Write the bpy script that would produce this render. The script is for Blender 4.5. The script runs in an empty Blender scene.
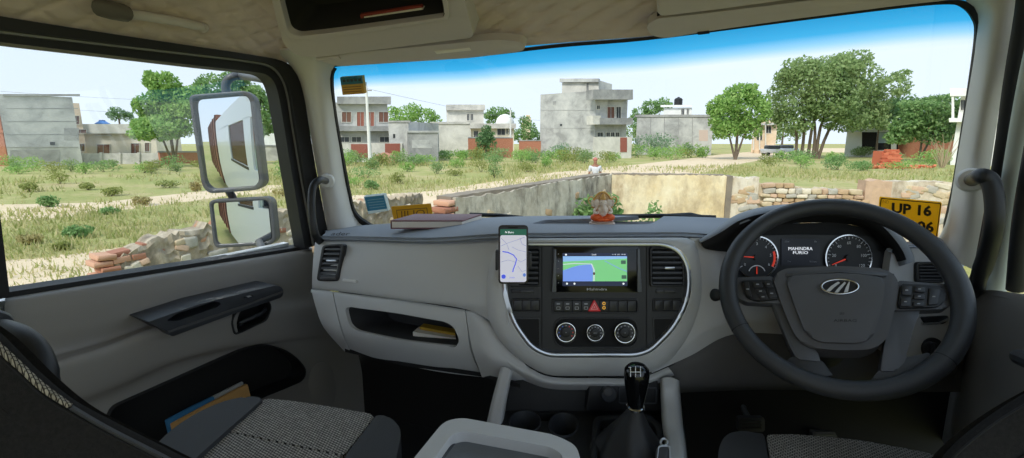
import bpy, bmesh, math, random
import numpy as np
from mathutils import Vector, Matrix
from mathutils.bvhtree import BVHTree
from mathutils.geometry import tessellate_polygon

random.seed(7)
RNG = np.random.default_rng(7)
SC = bpy.context.scene
COL = SC.collection

# ------------------------------------------------------------------ camera
FPX = 480.0                                  # focal length in pixels of the 1024 x 458 frame
PITCH = math.atan(89 / 480.0)                # looking down a little; horizon on row 140
EYE = Vector((0, 0, 2.5))                    # eye of someone sitting in a truck cab
cd = bpy.data.cameras.new('camera'); cam = bpy.data.objects.new('camera', cd); COL.objects.link(cam)
cd.sensor_width = 36.0; cd.lens = FPX / 1024 * 36.0; cd.clip_start = 0.02; cd.clip_end = 600
cam.location = EYE; cam.rotation_euler = (math.pi / 2 - PITCH, 0, 0)
SC.camera = cam

# ------------------------------------------------------------------ sky, sun, exposure
SKY_STRENGTH = 1.25
w = bpy.data.worlds.new('World'); SC.world = w; w.use_nodes = True
nt = w.node_tree; nt.nodes.clear()
out = nt.nodes.new('ShaderNodeOutputWorld'); bg = nt.nodes.new('ShaderNodeBackground')
tc = nt.nodes.new('ShaderNodeTexCoord'); sep = nt.nodes.new('ShaderNodeSeparateXYZ'); ramp = nt.nodes.new('ShaderNodeValToRGB')
cnz = nt.nodes.new('ShaderNodeTexNoise'); cnz.inputs['Scale'].default_value = 2.2; cnz.inputs['Detail'].default_value = 5
cmix = nt.nodes.new('ShaderNodeMixRGB'); crmp = nt.nodes.new('ShaderNodeValToRGB')
crmp.color_ramp.elements[0].position = .45; crmp.color_ramp.elements[1].position = .8
crmp.color_ramp.elements[0].color = (0, 0, 0, 1); crmp.color_ramp.elements[1].color = (.5, .5, .5, 1)
cmix.inputs['Color2'].default_value = (.86, .9, .95, 1)
ramp.color_ramp.elements[0].position = 0.0; ramp.color_ramp.elements[0].color = (.76, .85, .95, 1)
ramp.color_ramp.elements[1].position = 0.6; ramp.color_ramp.elements[1].color = (.60, .78, 1.0, 1)
nt.links.new(tc.outputs['Generated'], sep.inputs[0]); nt.links.new(sep.outputs['Z'], ramp.inputs[0])
nt.links.new(tc.outputs['Generated'], cnz.inputs['Vector']); nt.links.new(cnz.outputs['Fac'], crmp.inputs[0])
nt.links.new(crmp.outputs[0], cmix.inputs['Fac']); nt.links.new(ramp.outputs[0], cmix.inputs['Color1'])
nt.links.new(cmix.outputs[0], bg.inputs[0]); bg.inputs[1].default_value = SKY_STRENGTH
nt.links.new(bg.outputs[0], out.inputs[0])
sd = bpy.data.lights.new('sun', 'SUN'); sun = bpy.data.objects.new('sun', sd); COL.objects.link(sun)
sd.energy = 3.1; sd.angle = math.radians(14); sd.color = (1, .95, .86)
sun.location = (-4, -8, 14)
sun.rotation_euler = (Vector((.36, .62, -.70))).to_track_quat('-Z', 'Y').to_euler()
vs = SC.view_settings
vs.view_transform = 'Standard'; vs.look = 'None'; vs.exposure = 0.0; vs.gamma = 1.0; vs.use_curve_mapping = False
SC.cycles.max_bounces = 10; SC.cycles.transparent_max_bounces = 16; SC.cycles.diffuse_bounces = 6
SC.cycles.use_denoising = True

# ------------------------------------------------------------------ pixel to world
AX = Vector((0, math.cos(PITCH), -math.sin(PITCH)))
RT = Vector((1, 0, 0)); UP = Vector((0, math.sin(PITCH), math.cos(PITCH)))
def ray(x, y): return AX + RT * ((x - 512) / FPX) + UP * ((229 - y) / FPX)
def P(x, y, d): return EYE + ray(x, y) * d
def PZ(x, y, z):
    r = ray(x, y); return EYE + r * ((z - EYE.z) / r.z)
def XY(x, D): return Vector(((x - 512) / FPX * math.cos(PITCH) * D, D, 0))
def ZY(y, D):
    r = ray(512, y); return EYE.z + D * r.z / r.y
class Plane:
    """a real flat surface; at() is where the line of sight through a photo pixel meets it, raised by off metres"""
    def __init__(s, p, n):
        s.p = p.copy(); s.n = n.normalized()
        if s.n.dot(EYE - p) < 0: s.n = -s.n
        a = Vector((1, 0, 0)); a -= s.n * a.dot(s.n)
        s.e1 = a.normalized(); s.e2 = s.n.cross(s.e1)
    def at(s, x, y, off=0.0):
        r = ray(x, y); k = (s.p + s.n * off - EYE).dot(s.n) / r.dot(s.n)
        return EYE + r * k
    def uv(s, q): v = q - s.p; return (v.dot(s.e1), v.dot(s.e2))
    def w(s, u, v, off=0.0): return s.p + s.e1 * u + s.e2 * v + s.n * off
class Surf:
    """the visible side of something already built"""
    def __init__(s, *objs):
        s.t = []
        for o in objs:
            bm = bmesh.new(); bm.from_mesh(o.data); bm.transform(o.matrix_world); s.t.append(BVHTree.FromBMesh(bm)); bm.free()
    def at(s, x, y, off=0.0):
        r = ray(x, y).normalized(); best = None
        for t in s.t:
            h = t.ray_cast(EYE, r)
            if h[0] is not None and (best is None or h[3] < best): best = h[3]
        if best is None: best = 1.5
        return EYE + r * (best - off)
def AP(d): return Plane(EYE + AX * d, -AX)                      # a surface square to the line of sight, d metres away

# ------------------------------------------------------------------ materials
def lin(c):
    return tuple(((v / 255) / 12.92 if v / 255 <= .04045 else ((v / 255 + .055) / 1.055) ** 2.4) for v in c) + (1,)
MATS = {}
def mat(name, col, rough=.5, metal=0.0, bump=None, var=None, spec=.5, emit=None, coat=0, col2=None):
    """bump=(scale, strength); var=(scale, amount) mixes col towards col2 by noise"""
    if name in MATS: return MATS[name]
    m = bpy.data.materials.new(name); m.use_nodes = True; n = m.node_tree.nodes; l = m.node_tree.links
    b = n['Principled BSDF']; b.inputs['Roughness'].default_value = rough; b.inputs['Metallic'].default_value = metal
    b.inputs['Specular IOR Level'].default_value = spec; b.inputs['Base Color'].default_value = lin(col)
    if coat: b.inputs['Coat Weight'].default_value = coat
    t = n.new('ShaderNodeTexCoord')
    if var:
        z = n.new('ShaderNodeTexNoise'); z.inputs['Scale'].default_value = var[0]; z.inputs['Detail'].default_value = 6; z.inputs['Roughness'].default_value = .65
        l.new(t.outputs['Object'], z.inputs['Vector'])
        r = n.new('ShaderNodeValToRGB'); r.color_ramp.elements[0].position = .5 - var[1]; r.color_ramp.elements[1].position = .5 + var[1]
        r.color_ramp.elements[0].color = lin(col); r.color_ramp.elements[1].color = lin(col2)
        l.new(z.outputs['Fac'], r.inputs[0]); l.new(r.outputs[0], b.inputs['Base Color'])
    if bump:
        z = n.new('ShaderNodeTexNoise'); z.inputs['Scale'].default_value = bump[0]; z.inputs['Detail'].default_value = 3
        l.new(t.outputs['Object'], z.inputs['Vector'])
        k = n.new('ShaderNodeBump'); k.inputs['Strength'].default_value = bump[1]; k.inputs['Distance'].default_value = .002
        l.new(z.outputs['Fac'], k.inputs['Height']); l.new(k.outputs[0], b.inputs['Normal'])
    if emit:
        b.inputs['Emission Color'].default_value = lin(col); b.inputs['Emission Strength'].default_value = emit
    MATS[name] = m; return m

M_DASH = mat('dash_grey_plastic', (190, 191, 191), .5, bump=(900, .25), spec=.4)
M_PAD = mat('dash_pad_slate', (138, 144, 152), .62, bump=(700, .3), spec=.35)
M_DARKGREY = mat('dark_grey_plastic', (74, 74, 76), .55, bump=(800, .3))
M_KNEE = mat('knee_panel_plastic', (84, 83, 82), .6, bump=(800, .3))
M_DOOR = mat('door_grey_plastic', (140, 137, 133), .5, bump=(800, .25), spec=.4)
M_PILLAR = mat('pillar_pale_plastic', (206, 204, 198), .55, bump=(800, .2), spec=.3)
M_BLACK = mat('black_plastic', (26, 27, 29), .45, bump=(900, .2))
M_ARM = mat('armrest_charcoal', (52, 55, 60), .42, bump=(900, .2))
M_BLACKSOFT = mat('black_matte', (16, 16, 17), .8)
M_GLOSS = mat('gloss_black', (8, 9, 11), .12, spec=.5)
M_RUBBER = mat('seal_rubber', (20, 20, 21), .6)
M_SEALGREY = mat('seal_grey_strip', (130, 130, 126), .5)
M_SILVER = mat('satin_silver', (190, 194, 200), .28, .85)
M_CHROME = mat('chrome', (220, 222, 225), .12, 1.0)
M_LEATHER = mat('wheel_leather', (52, 54, 57), .36, bump=(1200, .35), spec=.45)
M_HUB = mat('wheel_hub_plastic', (86, 86, 88), .6, bump=(1100, .4), spec=.35)
M_SPOKE = mat('wheel_spoke_plastic', (78, 80, 84), .4, spec=.45)
M_BUTTON = mat('button_plastic', (34, 35, 38), .4)
M_WHITEPRINT = mat('white_print', (225, 226, 228), .6)
M_GREYPRINT = mat('grey_print', (150, 152, 156), .6)
M_WHITE = mat('white_paint', (236, 238, 240), .3, coat=.4)
M_PAPER = mat('paper', (232, 226, 212), .8)
M_MIRROR = mat('mirror_glass', (235, 238, 240), .0, 1.0)
M_HEADLINER = mat('headliner_fabric', (220, 203, 190), .95, bump=(500, .6), var=(9, .3), col2=(204, 187, 174), spec=.1)
M_CONSOLE = mat('overhead_plastic', (194, 186, 180), .65, bump=(700, .25), spec=.25)
M_VISOR = mat('visor_vinyl', (198, 190, 184), .75, bump=(600, .3), spec=.2)
M_FLOOR = mat('floor_mat_rubber', (30, 30, 31), .85, bump=(120, .9))
M_VINYL = mat('seat_vinyl', (66, 67, 70), .6, bump=(600, .3), spec=.35)
M_BACKFAB = mat('seat_back_fabric', (50, 49, 48), .95, bump=(700, 1.0), var=(180, .2), col2=(38, 37, 37), spec=.1)

def weave(name, c1, c2, sc=130.0):
    m = bpy.data.materials.new(name); m.use_nodes = True; n = m.node_tree.nodes; l = m.node_tree.links
    b = n['Principled BSDF']; b.inputs['Roughness'].default_value = .95; b.inputs['Specular IOR Level'].default_value = .1
    t = n.new('ShaderNodeTexCoord'); mp = n.new('ShaderNodeMapping'); mp.inputs['Rotation'].default_value = (0, 0, math.radians(32))
    l.new(t.outputs['Object'], mp.inputs[0])
    br = n.new('ShaderNodeTexBrick'); br.inputs['Scale'].default_value = sc
    br.inputs['Color1'].default_value = lin(c1); br.inputs['Color2'].default_value = lin(tuple(v * .86 for v in c1)); br.inputs['Mortar'].default_value = lin(c2)
    br.inputs['Mortar Size'].default_value = .16; br.inputs['Brick Width'].default_value = 1.15; br.inputs['Row Height'].default_value = .8
    br.inputs['Mortar Smooth'].default_value = .5
    l.new(mp.outputs[0], br.inputs['Vector']); l.new(br.outputs['Color'], b.inputs['Base Color'])
    k = n.new('ShaderNodeBump'); k.inputs['Strength'].default_value = .5; k.inputs['Distance'].default_value = .002; k.invert = True
    l.new(br.outputs['Fac'], k.inputs['Height']); l.new(k.outputs[0], b.inputs['Normal'])
    MATS[name] = m; return m
M_WEAVE = weave('seat_woven_fabric', (190, 186, 180), (60, 59, 58), 150)
M_PIPING = weave('seat_piping_weave', (188, 180, 162), (58, 54, 50), 220)

def translucent(m, k):
    n = m.node_tree.nodes; l = m.node_tree.links; b = n['Principled BSDF']; t = n.new('ShaderNodeBsdfTranslucent'); t.inputs[0].default_value = b.inputs['Base Color'].default_value
    x = n.new('ShaderNodeMixShader'); x.inputs[0].default_value = k; l.new(b.outputs[0], x.inputs[1]); l.new(t.outputs[0], x.inputs[2]); l.new(x.outputs[0], n['Material Output'].inputs[0]); return m
def glass_mat(name, tint=(.97, .985, .98), attr=None, refl=.04):
    m = bpy.data.materials.new(name); m.use_nodes = True; n = m.node_tree.nodes; l = m.node_tree.links; n.clear()
    o = n.new('ShaderNodeOutputMaterial'); mx = n.new('ShaderNodeMixShader'); tr = n.new('ShaderNodeBsdfTransparent'); gl = n.new('ShaderNodeBsdfGlossy')
    gl.inputs['Roughness'].default_value = .02; mx.inputs[0].default_value = refl
    tr.inputs[0].default_value = tint + (1,)
    if attr:
        a = n.new('ShaderNodeAttribute'); a.attribute_name = attr
        r = n.new('ShaderNodeValToRGB'); e = r.color_ramp.elements
        e[0].position = 0; e[0].color = (.02, .35, .62, 1)
        e[1].position = 1; e[1].color = tint + (1,)
        q = e.new(.45); q.color = (.06, .47, .76, 1)
        q = e.new(.75); q.color = (.42, .74, .93, 1)
        l.new(a.outputs['Fac'], r.inputs[0]); l.new(r.outputs[0], tr.inputs[0])
    l.new(tr.outputs[0], mx.inputs[1]); l.new(gl.outputs[0], mx.inputs[2]); l.new(mx.outputs[0], o.inputs[0])
    MATS[name] = m; return m
M_GLASS = glass_mat('side_glass'); M_SMOKE = glass_mat('smoked_glass', (.62, .66, .66), refl=.08)
M_WSGLASS = glass_mat('windscreen_glass', attr='tint')

# ------------------------------------------------------------------ object helpers
THINGS = []
def link(name, me, m, parent=None, smooth=35):
    o = bpy.data.objects.new(name, me); COL.objects.link(o)
    if m is not None: me.materials.append(m)
    if smooth and len(me.polygons):
        me.polygons.foreach_set('use_smooth', [True] * len(me.polygons)); me.set_sharp_from_angle(angle=math.radians(smooth))
    if parent is not None: o.parent = parent
    return o
def obj(name, bm, m, parent=None, smooth=35):
    bmesh.ops.recalc_face_normals(bm, faces=bm.faces[:])
    me = bpy.data.meshes.new(name); bm.to_mesh(me); bm.free(); return link(name, me, m, parent, smooth)
def thing(name, label, cat, group=None, kind=None):
    o = bpy.data.objects.new(name, None); COL.objects.link(o); o.empty_display_size = .05
    return tag(o, label, cat, group, kind)
def tag(o, label=None, cat=None, group=None, kind=None):
    if label: o['label'] = label
    if cat: o['category'] = cat
    if group: o['group'] = group
    if kind: o['kind'] = kind
    return o
def rpoly(pts, r, n=4):
    out = []; N = len(pts)
    rr = r if isinstance(r, (list, tuple)) else [r] * N
    for i in range(N):
        p0, p1, p2 = Vector(pts[i - 1]), Vector(pts[i]), Vector(pts[(i + 1) % N])
        a, b = (p0 - p1), (p2 - p1); k = min(rr[i], a.length * .49, b.length * .49)
        s, e = p1 + a.normalized() * k, p1 + b.normalized() * k
        for j in range(n + 1):
            t = j / n; q = s * (1 - t) ** 2 + p1 * 2 * t * (1 - t) + e * t * t; out.append((q.x, q.y))
    return out
def rrect(x0, y0, x1, y1, r, n=4): return rpoly([(x0, y0), (x1, y0), (x1, y1), (x0, y1)], r, n)
def ell(cx, cy, rx, ry=None, n=28, a0=0):
    ry = rx if ry is None else ry
    return [(cx + rx * math.cos(a0 + 2 * math.pi * i / n), cy + ry * math.sin(a0 + 2 * math.pi * i / n)) for i in range(n)]
def closed(pts, n): return [cat_rom(pts, t / n, True) for t in range(n)]
def add_slab(bm, F, B, bev=0, seg=2):
    f = [bm.verts.new(p) for p in F]; b = [bm.verts.new(p) for p in B]; N = len(f)
    for i in range(N): bm.faces.new((f[i], f[(i + 1) % N], b[(i + 1) % N], b[i]))
    ff = bm.faces.new(f); bm.faces.new(b[::-1])
    if bev: bmesh.ops.bevel(bm, geom=ff.edges[:], offset=bev, segments=seg, profile=.5, affect='EDGES', clamp_overlap=True)
def slab(name, pts, pm, o0, o1, m, parent=None, bev=0, seg=2, smooth=35, al=None):
    """an outline read on the surface raised by al (its front face unless given), extruded square to that surface from o0 to o1"""
    al = o1 if al is None else al; B = [pm.at(x, y, al) for x, y in pts]; n = pm.n
    bm = bmesh.new(); add_slab(bm, [p + n * (o1 - al) for p in B], [p + n * (o0 - al) for p in B], bev, seg)
    return obj(name, bm, m, parent, smooth)
def add_ring(bm, OF, IF, OB, IB, bev=0, seg=2):
    N = len(OF); of, if_, ob, ib = [[bm.verts.new(p) for p in L] for L in (OF, IF, OB, IB)]; fr = []
    for i in range(N):
        j = (i + 1) % N
        fr.append(bm.faces.new((of[i], of[j], if_[j], if_[i]))); bm.faces.new((ob[i], ib[i], ib[j], ob[j]))
        bm.faces.new((of[i], ob[i], ob[j], of[j])); bm.faces.new((if_[i], if_[j], ib[j], ib[i]))
    if bev:
        fs = set(fr); ed = [e for e in {e for f in fr for e in f.edges} if sum(f in fs for f in e.link_faces) == 1]
        bmesh.ops.bevel(bm, geom=ed, offset=bev, segments=seg, profile=.5, affect='EDGES', clamp_overlap=True)
def ring(name, outer, inner, pm, o0, o1, m, parent=None, bev=0, o1i=None, smooth=35):
    bm = bmesh.new(); o1i = o1 if o1i is None else o1i
    O, I = [pm.at(x, y, o1) for x, y in outer], [pm.at(x, y, o1i) for x, y in inner]
    add_ring(bm, O, I, [p + pm.n * (o0 - o1) for p in O], [p + pm.n * (o0 - o1i) for p in I], bev)
    return obj(name, bm, m, parent, smooth)
def strip(name, A, B, pm, o0, o1, m, parent=None, bev=0):
    """a flat band between two open lines of equal length"""
    return slab(name, list(A) + list(B)[::-1], pm, o0, o1, m, parent, bev)
def cat_rom(p, t, cyc=False):
    n = len(p); seg = t * (n if cyc else n - 1); i = int(math.floor(seg)); 
    if not cyc: i = min(i, n - 2)
    u = seg - i
    g = (lambda k: Vector(p[k % n])) if cyc else (lambda k: Vector(p[max(0, min(n - 1, k))]))
    a, b, c, d = g(i - 1), g(i), g(i + 1), g(i + 2)
    return .5 * (2 * b + (c - a) * u + (2 * a - 5 * b + 4 * c - d) * u * u + (3 * b - a - 3 * c + d) * u ** 3)
def curve(pts, n): return [cat_rom(pts, i / (n - 1)) for i in range(n)]
def loft(name, rows, m, parent=None, nu=24, nv=16, thick=.006, smooth=40, disp=None, lin_v=False):
    R = [curve(r, nu) for r in rows]
    bm = bmesh.new(); G = []
    for j in range(nv):
        t = j / (nv - 1); G.append([bm.verts.new(cat_rom([r[i] for r in R], t)) for i in range(nu)])
    for j in range(nv - 1):
        for i in range(nu - 1): bm.faces.new((G[j][i], G[j][i + 1], G[j + 1][i + 1], G[j + 1][i]))
    if disp:
        bm.normal_update()
        for v in bm.verts: v.co += disp(v.co)
    bm.normal_update()
    mid = G[nv // 2][nu // 2]                                   # turn outward towards the room
    if mid.normal.dot(EYE - mid.co) < 0: bmesh.ops.reverse_faces(bm, faces=bm.faces[:])
    if thick:
        bm.normal_update(); off = {v: v.co - v.normal * thick for v in bm.verts}
        old = bm.faces[:]; be = [e for e in bm.edges if e.is_boundary]
        cp = {v: bm.verts.new(off[v]) for v in bm.verts[:]}
        for f in old: bm.faces.new([cp[v] for v in reversed(f.verts)])
        for e in be:
            a, b = e.verts; bm.faces.new((a, b, cp[b], cp[a]))
    return obj(name, bm, m, parent, smooth)
def add_tube(bm, pts, r, n=10, cyc=False, flat=1.0, up=None):
    pts = [Vector(p) for p in pts]; N = len(pts); R = r if isinstance(r, (list, tuple)) else [r] * N; L = []; prev = None
    for i, p in enumerate(pts):
        t = (pts[(i + 1) % N] - pts[i - 1]) if cyc else (pts[min(i + 1, N - 1)] - pts[max(i - 1, 0)])
        t.normalize()
        if prev is None:
            a = up if up is not None else (Vector((0, 0, 1)) if abs(t.z) < .9 else Vector((1, 0, 0)))
        else: a = prev
        a = (a - t * a.dot(t)).normalized(); prev = a; b = t.cross(a)
        L.append([bm.verts.new(p + (a * math.cos(2 * math.pi * k / n) * flat + b * math.sin(2 * math.pi * k / n)) * R[i]) for k in range(n)])
    for i in range(N if cyc else N - 1):
        A, B = L[i], L[(i + 1) % N]
        for k in range(n): bm.faces.new((A[k], A[(k + 1) % n], B[(k + 1) % n], B[k]))
    if not cyc: bm.faces.new(L[0][::-1]); bm.faces.new(L[-1])
def tube(name, pts, r, m, parent=None, n=10, cyc=False, flat=1.0, up=None):
    bm = bmesh.new(); add_tube(bm, pts, r, n, cyc, flat, up); return obj(name, bm, m, parent, 50)
def add_box(bm, c, sx, sy, sz, mtx=None, bev=0):
    M = Matrix.Translation(c) @ (mtx.to_4x4() if mtx is not None else Matrix.Identity(4)) @ Matrix.Diagonal((sx, sy, sz, 1))
    r = bmesh.ops.create_cube(bm, size=1, matrix=M)
    if bev: bmesh.ops.bevel(bm, geom=list({e for v in r['verts'] for e in v.link_edges}), offset=bev, segments=2, profile=.5, affect='EDGES', clamp_overlap=True)
def box(name, c, s, m, parent=None, mtx=None, bev=0):
    bm = bmesh.new(); add_box(bm, c, *s, mtx, bev); return obj(name, bm, m, parent)
def add_lathe(bm, prof, c, axis=Vector((0, 0, 1)), n=24, sx=1.0):
    q = axis.to_track_quat('Z', 'Y'); L = []
    for (r, z) in prof:
        L.append([bm.verts.new(c + q @ Vector((r * sx * math.cos(2 * math.pi * k / n), r * math.sin(2 * math.pi * k / n), z))) for k in range(n)])
    for i in range(len(L) - 1):
        for k in range(n): bm.faces.new((L[i][k], L[i][(k + 1) % n], L[i + 1][(k + 1) % n], L[i + 1][k]))
    bm.faces.new(L[0][::-1]); bm.faces.new(L[-1])
def lathe(name, prof, c, m, parent=None, axis=Vector((0, 0, 1)), n=24, sx=1.0):
    bm = bmesh.new(); add_lathe(bm, prof, c, axis, n, sx); return obj(name, bm, m, parent, 40)
def add_blob(bm, c, s, mtx=None, sub=2):
    M = Matrix.Translation(c) @ (mtx.to_4x4() if mtx is not None else Matrix.Identity(4)) @ Matrix.Diagonal((s[0], s[1], s[2], 1))
    bmesh.ops.create_icosphere(bm, subdivisions=sub, radius=1, matrix=M)
def cut(o, cutter):
    md = o.modifiers.new('cut', 'BOOLEAN'); md.object = cutter; md.operation = 'DIFFERENCE'; md.solver = 'EXACT'
    bpy.context.view_layer.update(); dg = bpy.context.evaluated_depsgraph_get()
    me = bpy.data.meshes.new_from_object(o.evaluated_get(dg)); o.modifiers.clear()
    old = o.data; o.data = me; me.name = o.name
    bpy.data.objects.remove(cutter, do_unlink=True); bpy.data.meshes.remove(old)
    me.polygons.foreach_set('use_smooth', [True] * len(me.polygons)); me.set_sharp_from_angle(angle=math.radians(35))
def text(name, s, pm, x, y, h, m, parent, off=.0008, width=None, depth=.0006, shear=0, slope=0.0, bold=0.0):
    cu = bpy.data.curves.new('t', 'FONT'); cu.body = s; cu.size = 1; cu.extrude = 0; cu.resolution_u = 2; cu.shear = shear; cu.offset = bold
    t = bpy.data.objects.new('t', cu); COL.objects.link(t); bpy.context.view_layer.update()
    me = bpy.data.meshes.new_from_object(t.evaluated_get(bpy.context.evaluated_depsgraph_get()))
    bpy.data.objects.remove(t, do_unlink=True); bpy.data.curves.remove(cu)
    co = np.array([v.co[:] for v in me.vertices]); lo, hi = co.min(0), co.max(0)
    o0 = pm.at(x, y, off); eu = (pm.at(x + 1, y + slope, off) - o0); ev = (pm.at(x + slope * .6, y - 1, off) - o0)
    sy = h / (hi[1] - lo[1]); sx = (width / (hi[0] - lo[0])) if width else sy
    for v, c in zip(me.vertices, co):
        v.co = o0 + eu * ((c[0] - (lo[0] + hi[0]) / 2) * sx) + ev * ((c[1] - (lo[1] + hi[1]) / 2) * sy)
    me.materials.clear()
    o = link(name, me, m, parent, 0); return tag(o, kind='stuff')
# ================================================================== CAB SHELL
UPZ = Vector((0, 0, 1))
FWD = Vector((.5, .866, 0)).normalized()                        # the truck points a little to the right of the lens
INW = Vector((.866, -.5, 0)).normalized()                       # from the passenger door into the cab
DOOR = Plane(EYE - INW * 1.48, INW)
LB, RB = P(350, 226, 1.83), P(940, 235, 1.21)
WLAT = (RB - LB); wl2 = Vector((WLAT.x, WLAT.y, 0)).normalized(); WBACK = Vector((wl2.y, -wl2.x, 0))
wup = UPZ * math.cos(math.radians(20)) + WBACK * math.sin(math.radians(20))
WS = Plane(LB, WLAT.cross(wup))
FLOOR_Z = EYE.z - 1.12

# floor of the cab
def flat(name, pts, z0, z1, m, kind='structure', parent=None, bev=0):
    bm = bmesh.new(); add_slab(bm, [Vector((x, y, z1)) for x, y in pts], [Vector((x, y, z0)) for x, y in pts], bev); return tag(obj(name, bm, m, parent), kind=kind if parent is None else None)
c0 = EYE - INW * 1.5
def tr(s, t): q = EYE - INW * 1.5 + INW * s + FWD * t; return (q.x, q.y)
flat('floor', [tr(0, -.6), tr(2.05, -.6), tr(2.05, 1.7), tr(0, 1.35)], FLOOR_Z - .05, FLOOR_Z, M_FLOOR)
# bulkhead behind the dashboard
bm = bmesh.new(); fb = -WBACK * .04; a = LB - wl2 * .1 - WBACK * .03; b = RB + wl2 * .35 - WBACK * .03
zb, zt = FLOOR_Z, EYE.z - .42
q = [Vector((a[0], a[1], zb)), Vector((b[0], b[1], zb)), Vector((b[0], b[1], zt)), Vector((a[0], a[1], zt))]
add_slab(bm, q, [v + fb for v in q]); tag(obj('wall_front', bm, M_BLACKSOFT), kind='structure')

# ---------------- passenger door (left)
dr = thing('door_1', 'grey moulded passenger door panel with black armrest strip and map pocket', 'door', kind='structure')
def DR(pts): return [DOOR.at(x, y, o) for x, y, o in pts]
rows = [DR([(6, 296, -.045), (100, 281, -.045), (200, 265, -.045), (312, 247, -.045)]),
        DR([(5, 300, .02), (100, 284.5, .02), (200, 268, .02), (312, 250, .02)]),
        DR([(5, 312, .034), (100, 297, .034), (200, 279, .034), (316, 262, .03)]),
        DR([(8, 340, .036), (100, 322, .036), (200, 297, .036), (326, 280, .03)]),
        DR([(14, 364, .034), (100, 342, .034), (200, 310, .034), (332, 296, .028)]),
        DR([(16, 376, .085), (100, 350, .085), (200, 318, .08), (338, 306, .03)]),
        DR([(20, 392, .092), (100, 366, .092), (200, 334, .085), (344, 316, .03)]),
        DR([(30, 415, .08), (105, 388, .08), (210, 350, .075), (350, 330, .03)]),
        DR([(40, 430, .048), (110, 400, .048), (215, 358, .046), (354, 340, .03)]),
        DR([(45, 470, .05), (120, 440, .05), (225, 400, .05), (362, 372, .03)]),
        DR([(50, 560, .05), (130, 520, .05), (235, 470, .05), (372, 440, .03)])]
panel = loft('door_card', rows, M_DOOR, dr, nu=40, nv=60, thick=.012, smooth=60)
pk = [(108, 424), (113, 408), (160, 387), (205, 367), (245, 349), (264, 345), (284, 350), (298, 360), (306, 371), (303, 381), (285, 389), (262, 398), (230, 420), (190, 450), (150, 470), (115, 470)]
pk = rpoly(pk, 8, 3)
cut(panel, slab('cutter', pk, DOOR, -.02, .2, M_BLACK, al=.055))
hd = rpoly([(233, 322), (237, 312), (269, 302), (271, 308), (266, 320), (236, 334)], 4, 3)
cut(panel, slab('cutter', hd, DOOR, .0, .2, M_BLACK, al=.06))
panel.data.materials.clear(); panel.data.materials.append(M_DOOR)
slab('pocket_liner', [(x, y) for x, y in pk], DOOR, -.030, -.012, M_BLACKSOFT, dr, al=.055)
pk2 = [((x - 205) * 1.012 + 205, (y - 410) * 1.02 + 410) for x, y in pk]
DSURF = Surf(panel)
ring('pocket_rim', pk2, pk, DOOR, -.012, .062, M_BLACK, dr)
slab('handle_recess', hd, DOOR, -.008, .012, M_BLACKSOFT, dr, al=.06)
ring('handle_bezel', rpoly([(231.5, 323), (235.5, 311), (270, 300.5), (272.5, 308), (267.5, 321), (235, 336)], 4, 3), hd, DOOR, .02, .082, M_BLACK, dr, bev=.003)
tube('inside_door_handle', [DOOR.at(x, y, o) for x, y, o in [(240, 326, .03), (242, 322, .065), (252, 318, .075), (262, 313, .07), (268, 306, .045)]], .009, M_ARM, dr, flat=.7)
# armrest strip with a pull cup and a window switch
arm = rpoly([(147, 322), (200, 304), (277, 285), (284, 289), (283, 297), (236, 313), (172, 337), (166, 331)], 3, 3)
ao = slab('armrest', arm, DOOR, .02, .135, M_ARM, dr, bev=.012)
cup = rpoly([(166, 321), (176, 314), (215, 301), (222, 303), (218, 307), (178, 321)], 3, 3)
cut(ao, slab('cutter', cup, DOOR, .07, .3, M_BLACK, al=.135)); ao.data.materials.clear(); ao.data.materials.append(M_ARM)
slab('pull_cup', cup, DOOR, .060, .072, M_BLACKSOFT, dr, al=.135)
strip('armrest_edge', [(168, 331), (236, 308), (283, 291)], [(169, 333), (236, 310), (283, 293)], DOOR, .13, .139, M_DARKGREY, dr)
sw = slab('window_switch', rpoly([(244, 297), (252, 294.5), (255, 296), (247, 299)], 1, 2), DOOR, .13, .142, M_BLACK, dr, bev=.002)
slab('switch_key', rpoly([(247, 296.8), (250.5, 295.7), (252, 296.4), (248.5, 297.6)], .5, 2), DOOR, .14, .146, M_GREYPRINT, sw)
# speaker cover at the toe of the door
slab('speaker_cover', ell(322, 388, 15, 26, 24), DOOR, .02, .04, M_DOOR, dr, bev=.006)

# ---------------- window frame of the passenger door
GE = [(-60, 33), (0, 42), (100, 54), (200, 66), (250, 71.5), (267, 75), (275, 84), (279.5, 100), (283, 120), (293, 180), (305, 249)]
LS = [(-60, 24), (0, 33), (100, 45), (200, 56.5), (250, 62.5), (272, 68), (283, 80), (288.5, 98), (292, 120), (302, 180), (314, 246)]
LO = [(-60, 21), (0, 29.5), (100, 42), (200, 53.8), (250, 60), (274, 65.5), (285.5, 78), (291.5, 97), (295, 120), (305, 180), (317, 245)]
OE = [(-60, 5), (0, 16), (100, 32), (200, 47), (250, 54.5), (285, 62), (298, 76), (304, 96), (308, 120), (318, 180), (330, 243)]
def smooth2(pts, n=44): return [(v.x, v.y) for v in curve([Vector((x, y, 0)) for x, y in pts], n)]
GE, LS, LO, OE = map(smooth2, (GE, LS, LO, OE))
fr = thing('trim_1', 'black rubber sealed window frame of the passenger door', 'window frame', kind='structure')
strip('inner_seal', GE, LS, DOOR, -.03, .03, M_RUBBER, fr)
strip('grey_strip', LS, LO, DOOR, -.03, .04, M_SEALGREY, fr)
strip('outer_seal', LO, OE, DOOR, -.03, .055, M_RUBBER, fr)
strip('sill_seal', [(0, 293.5), (100, 278), (200, 262.5), (309, 245.5)], [(0, 299), (100, 282.5), (200, 266.5), (309, 249)], DOOR, -.06, .0, M_RUBBER, fr)
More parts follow.
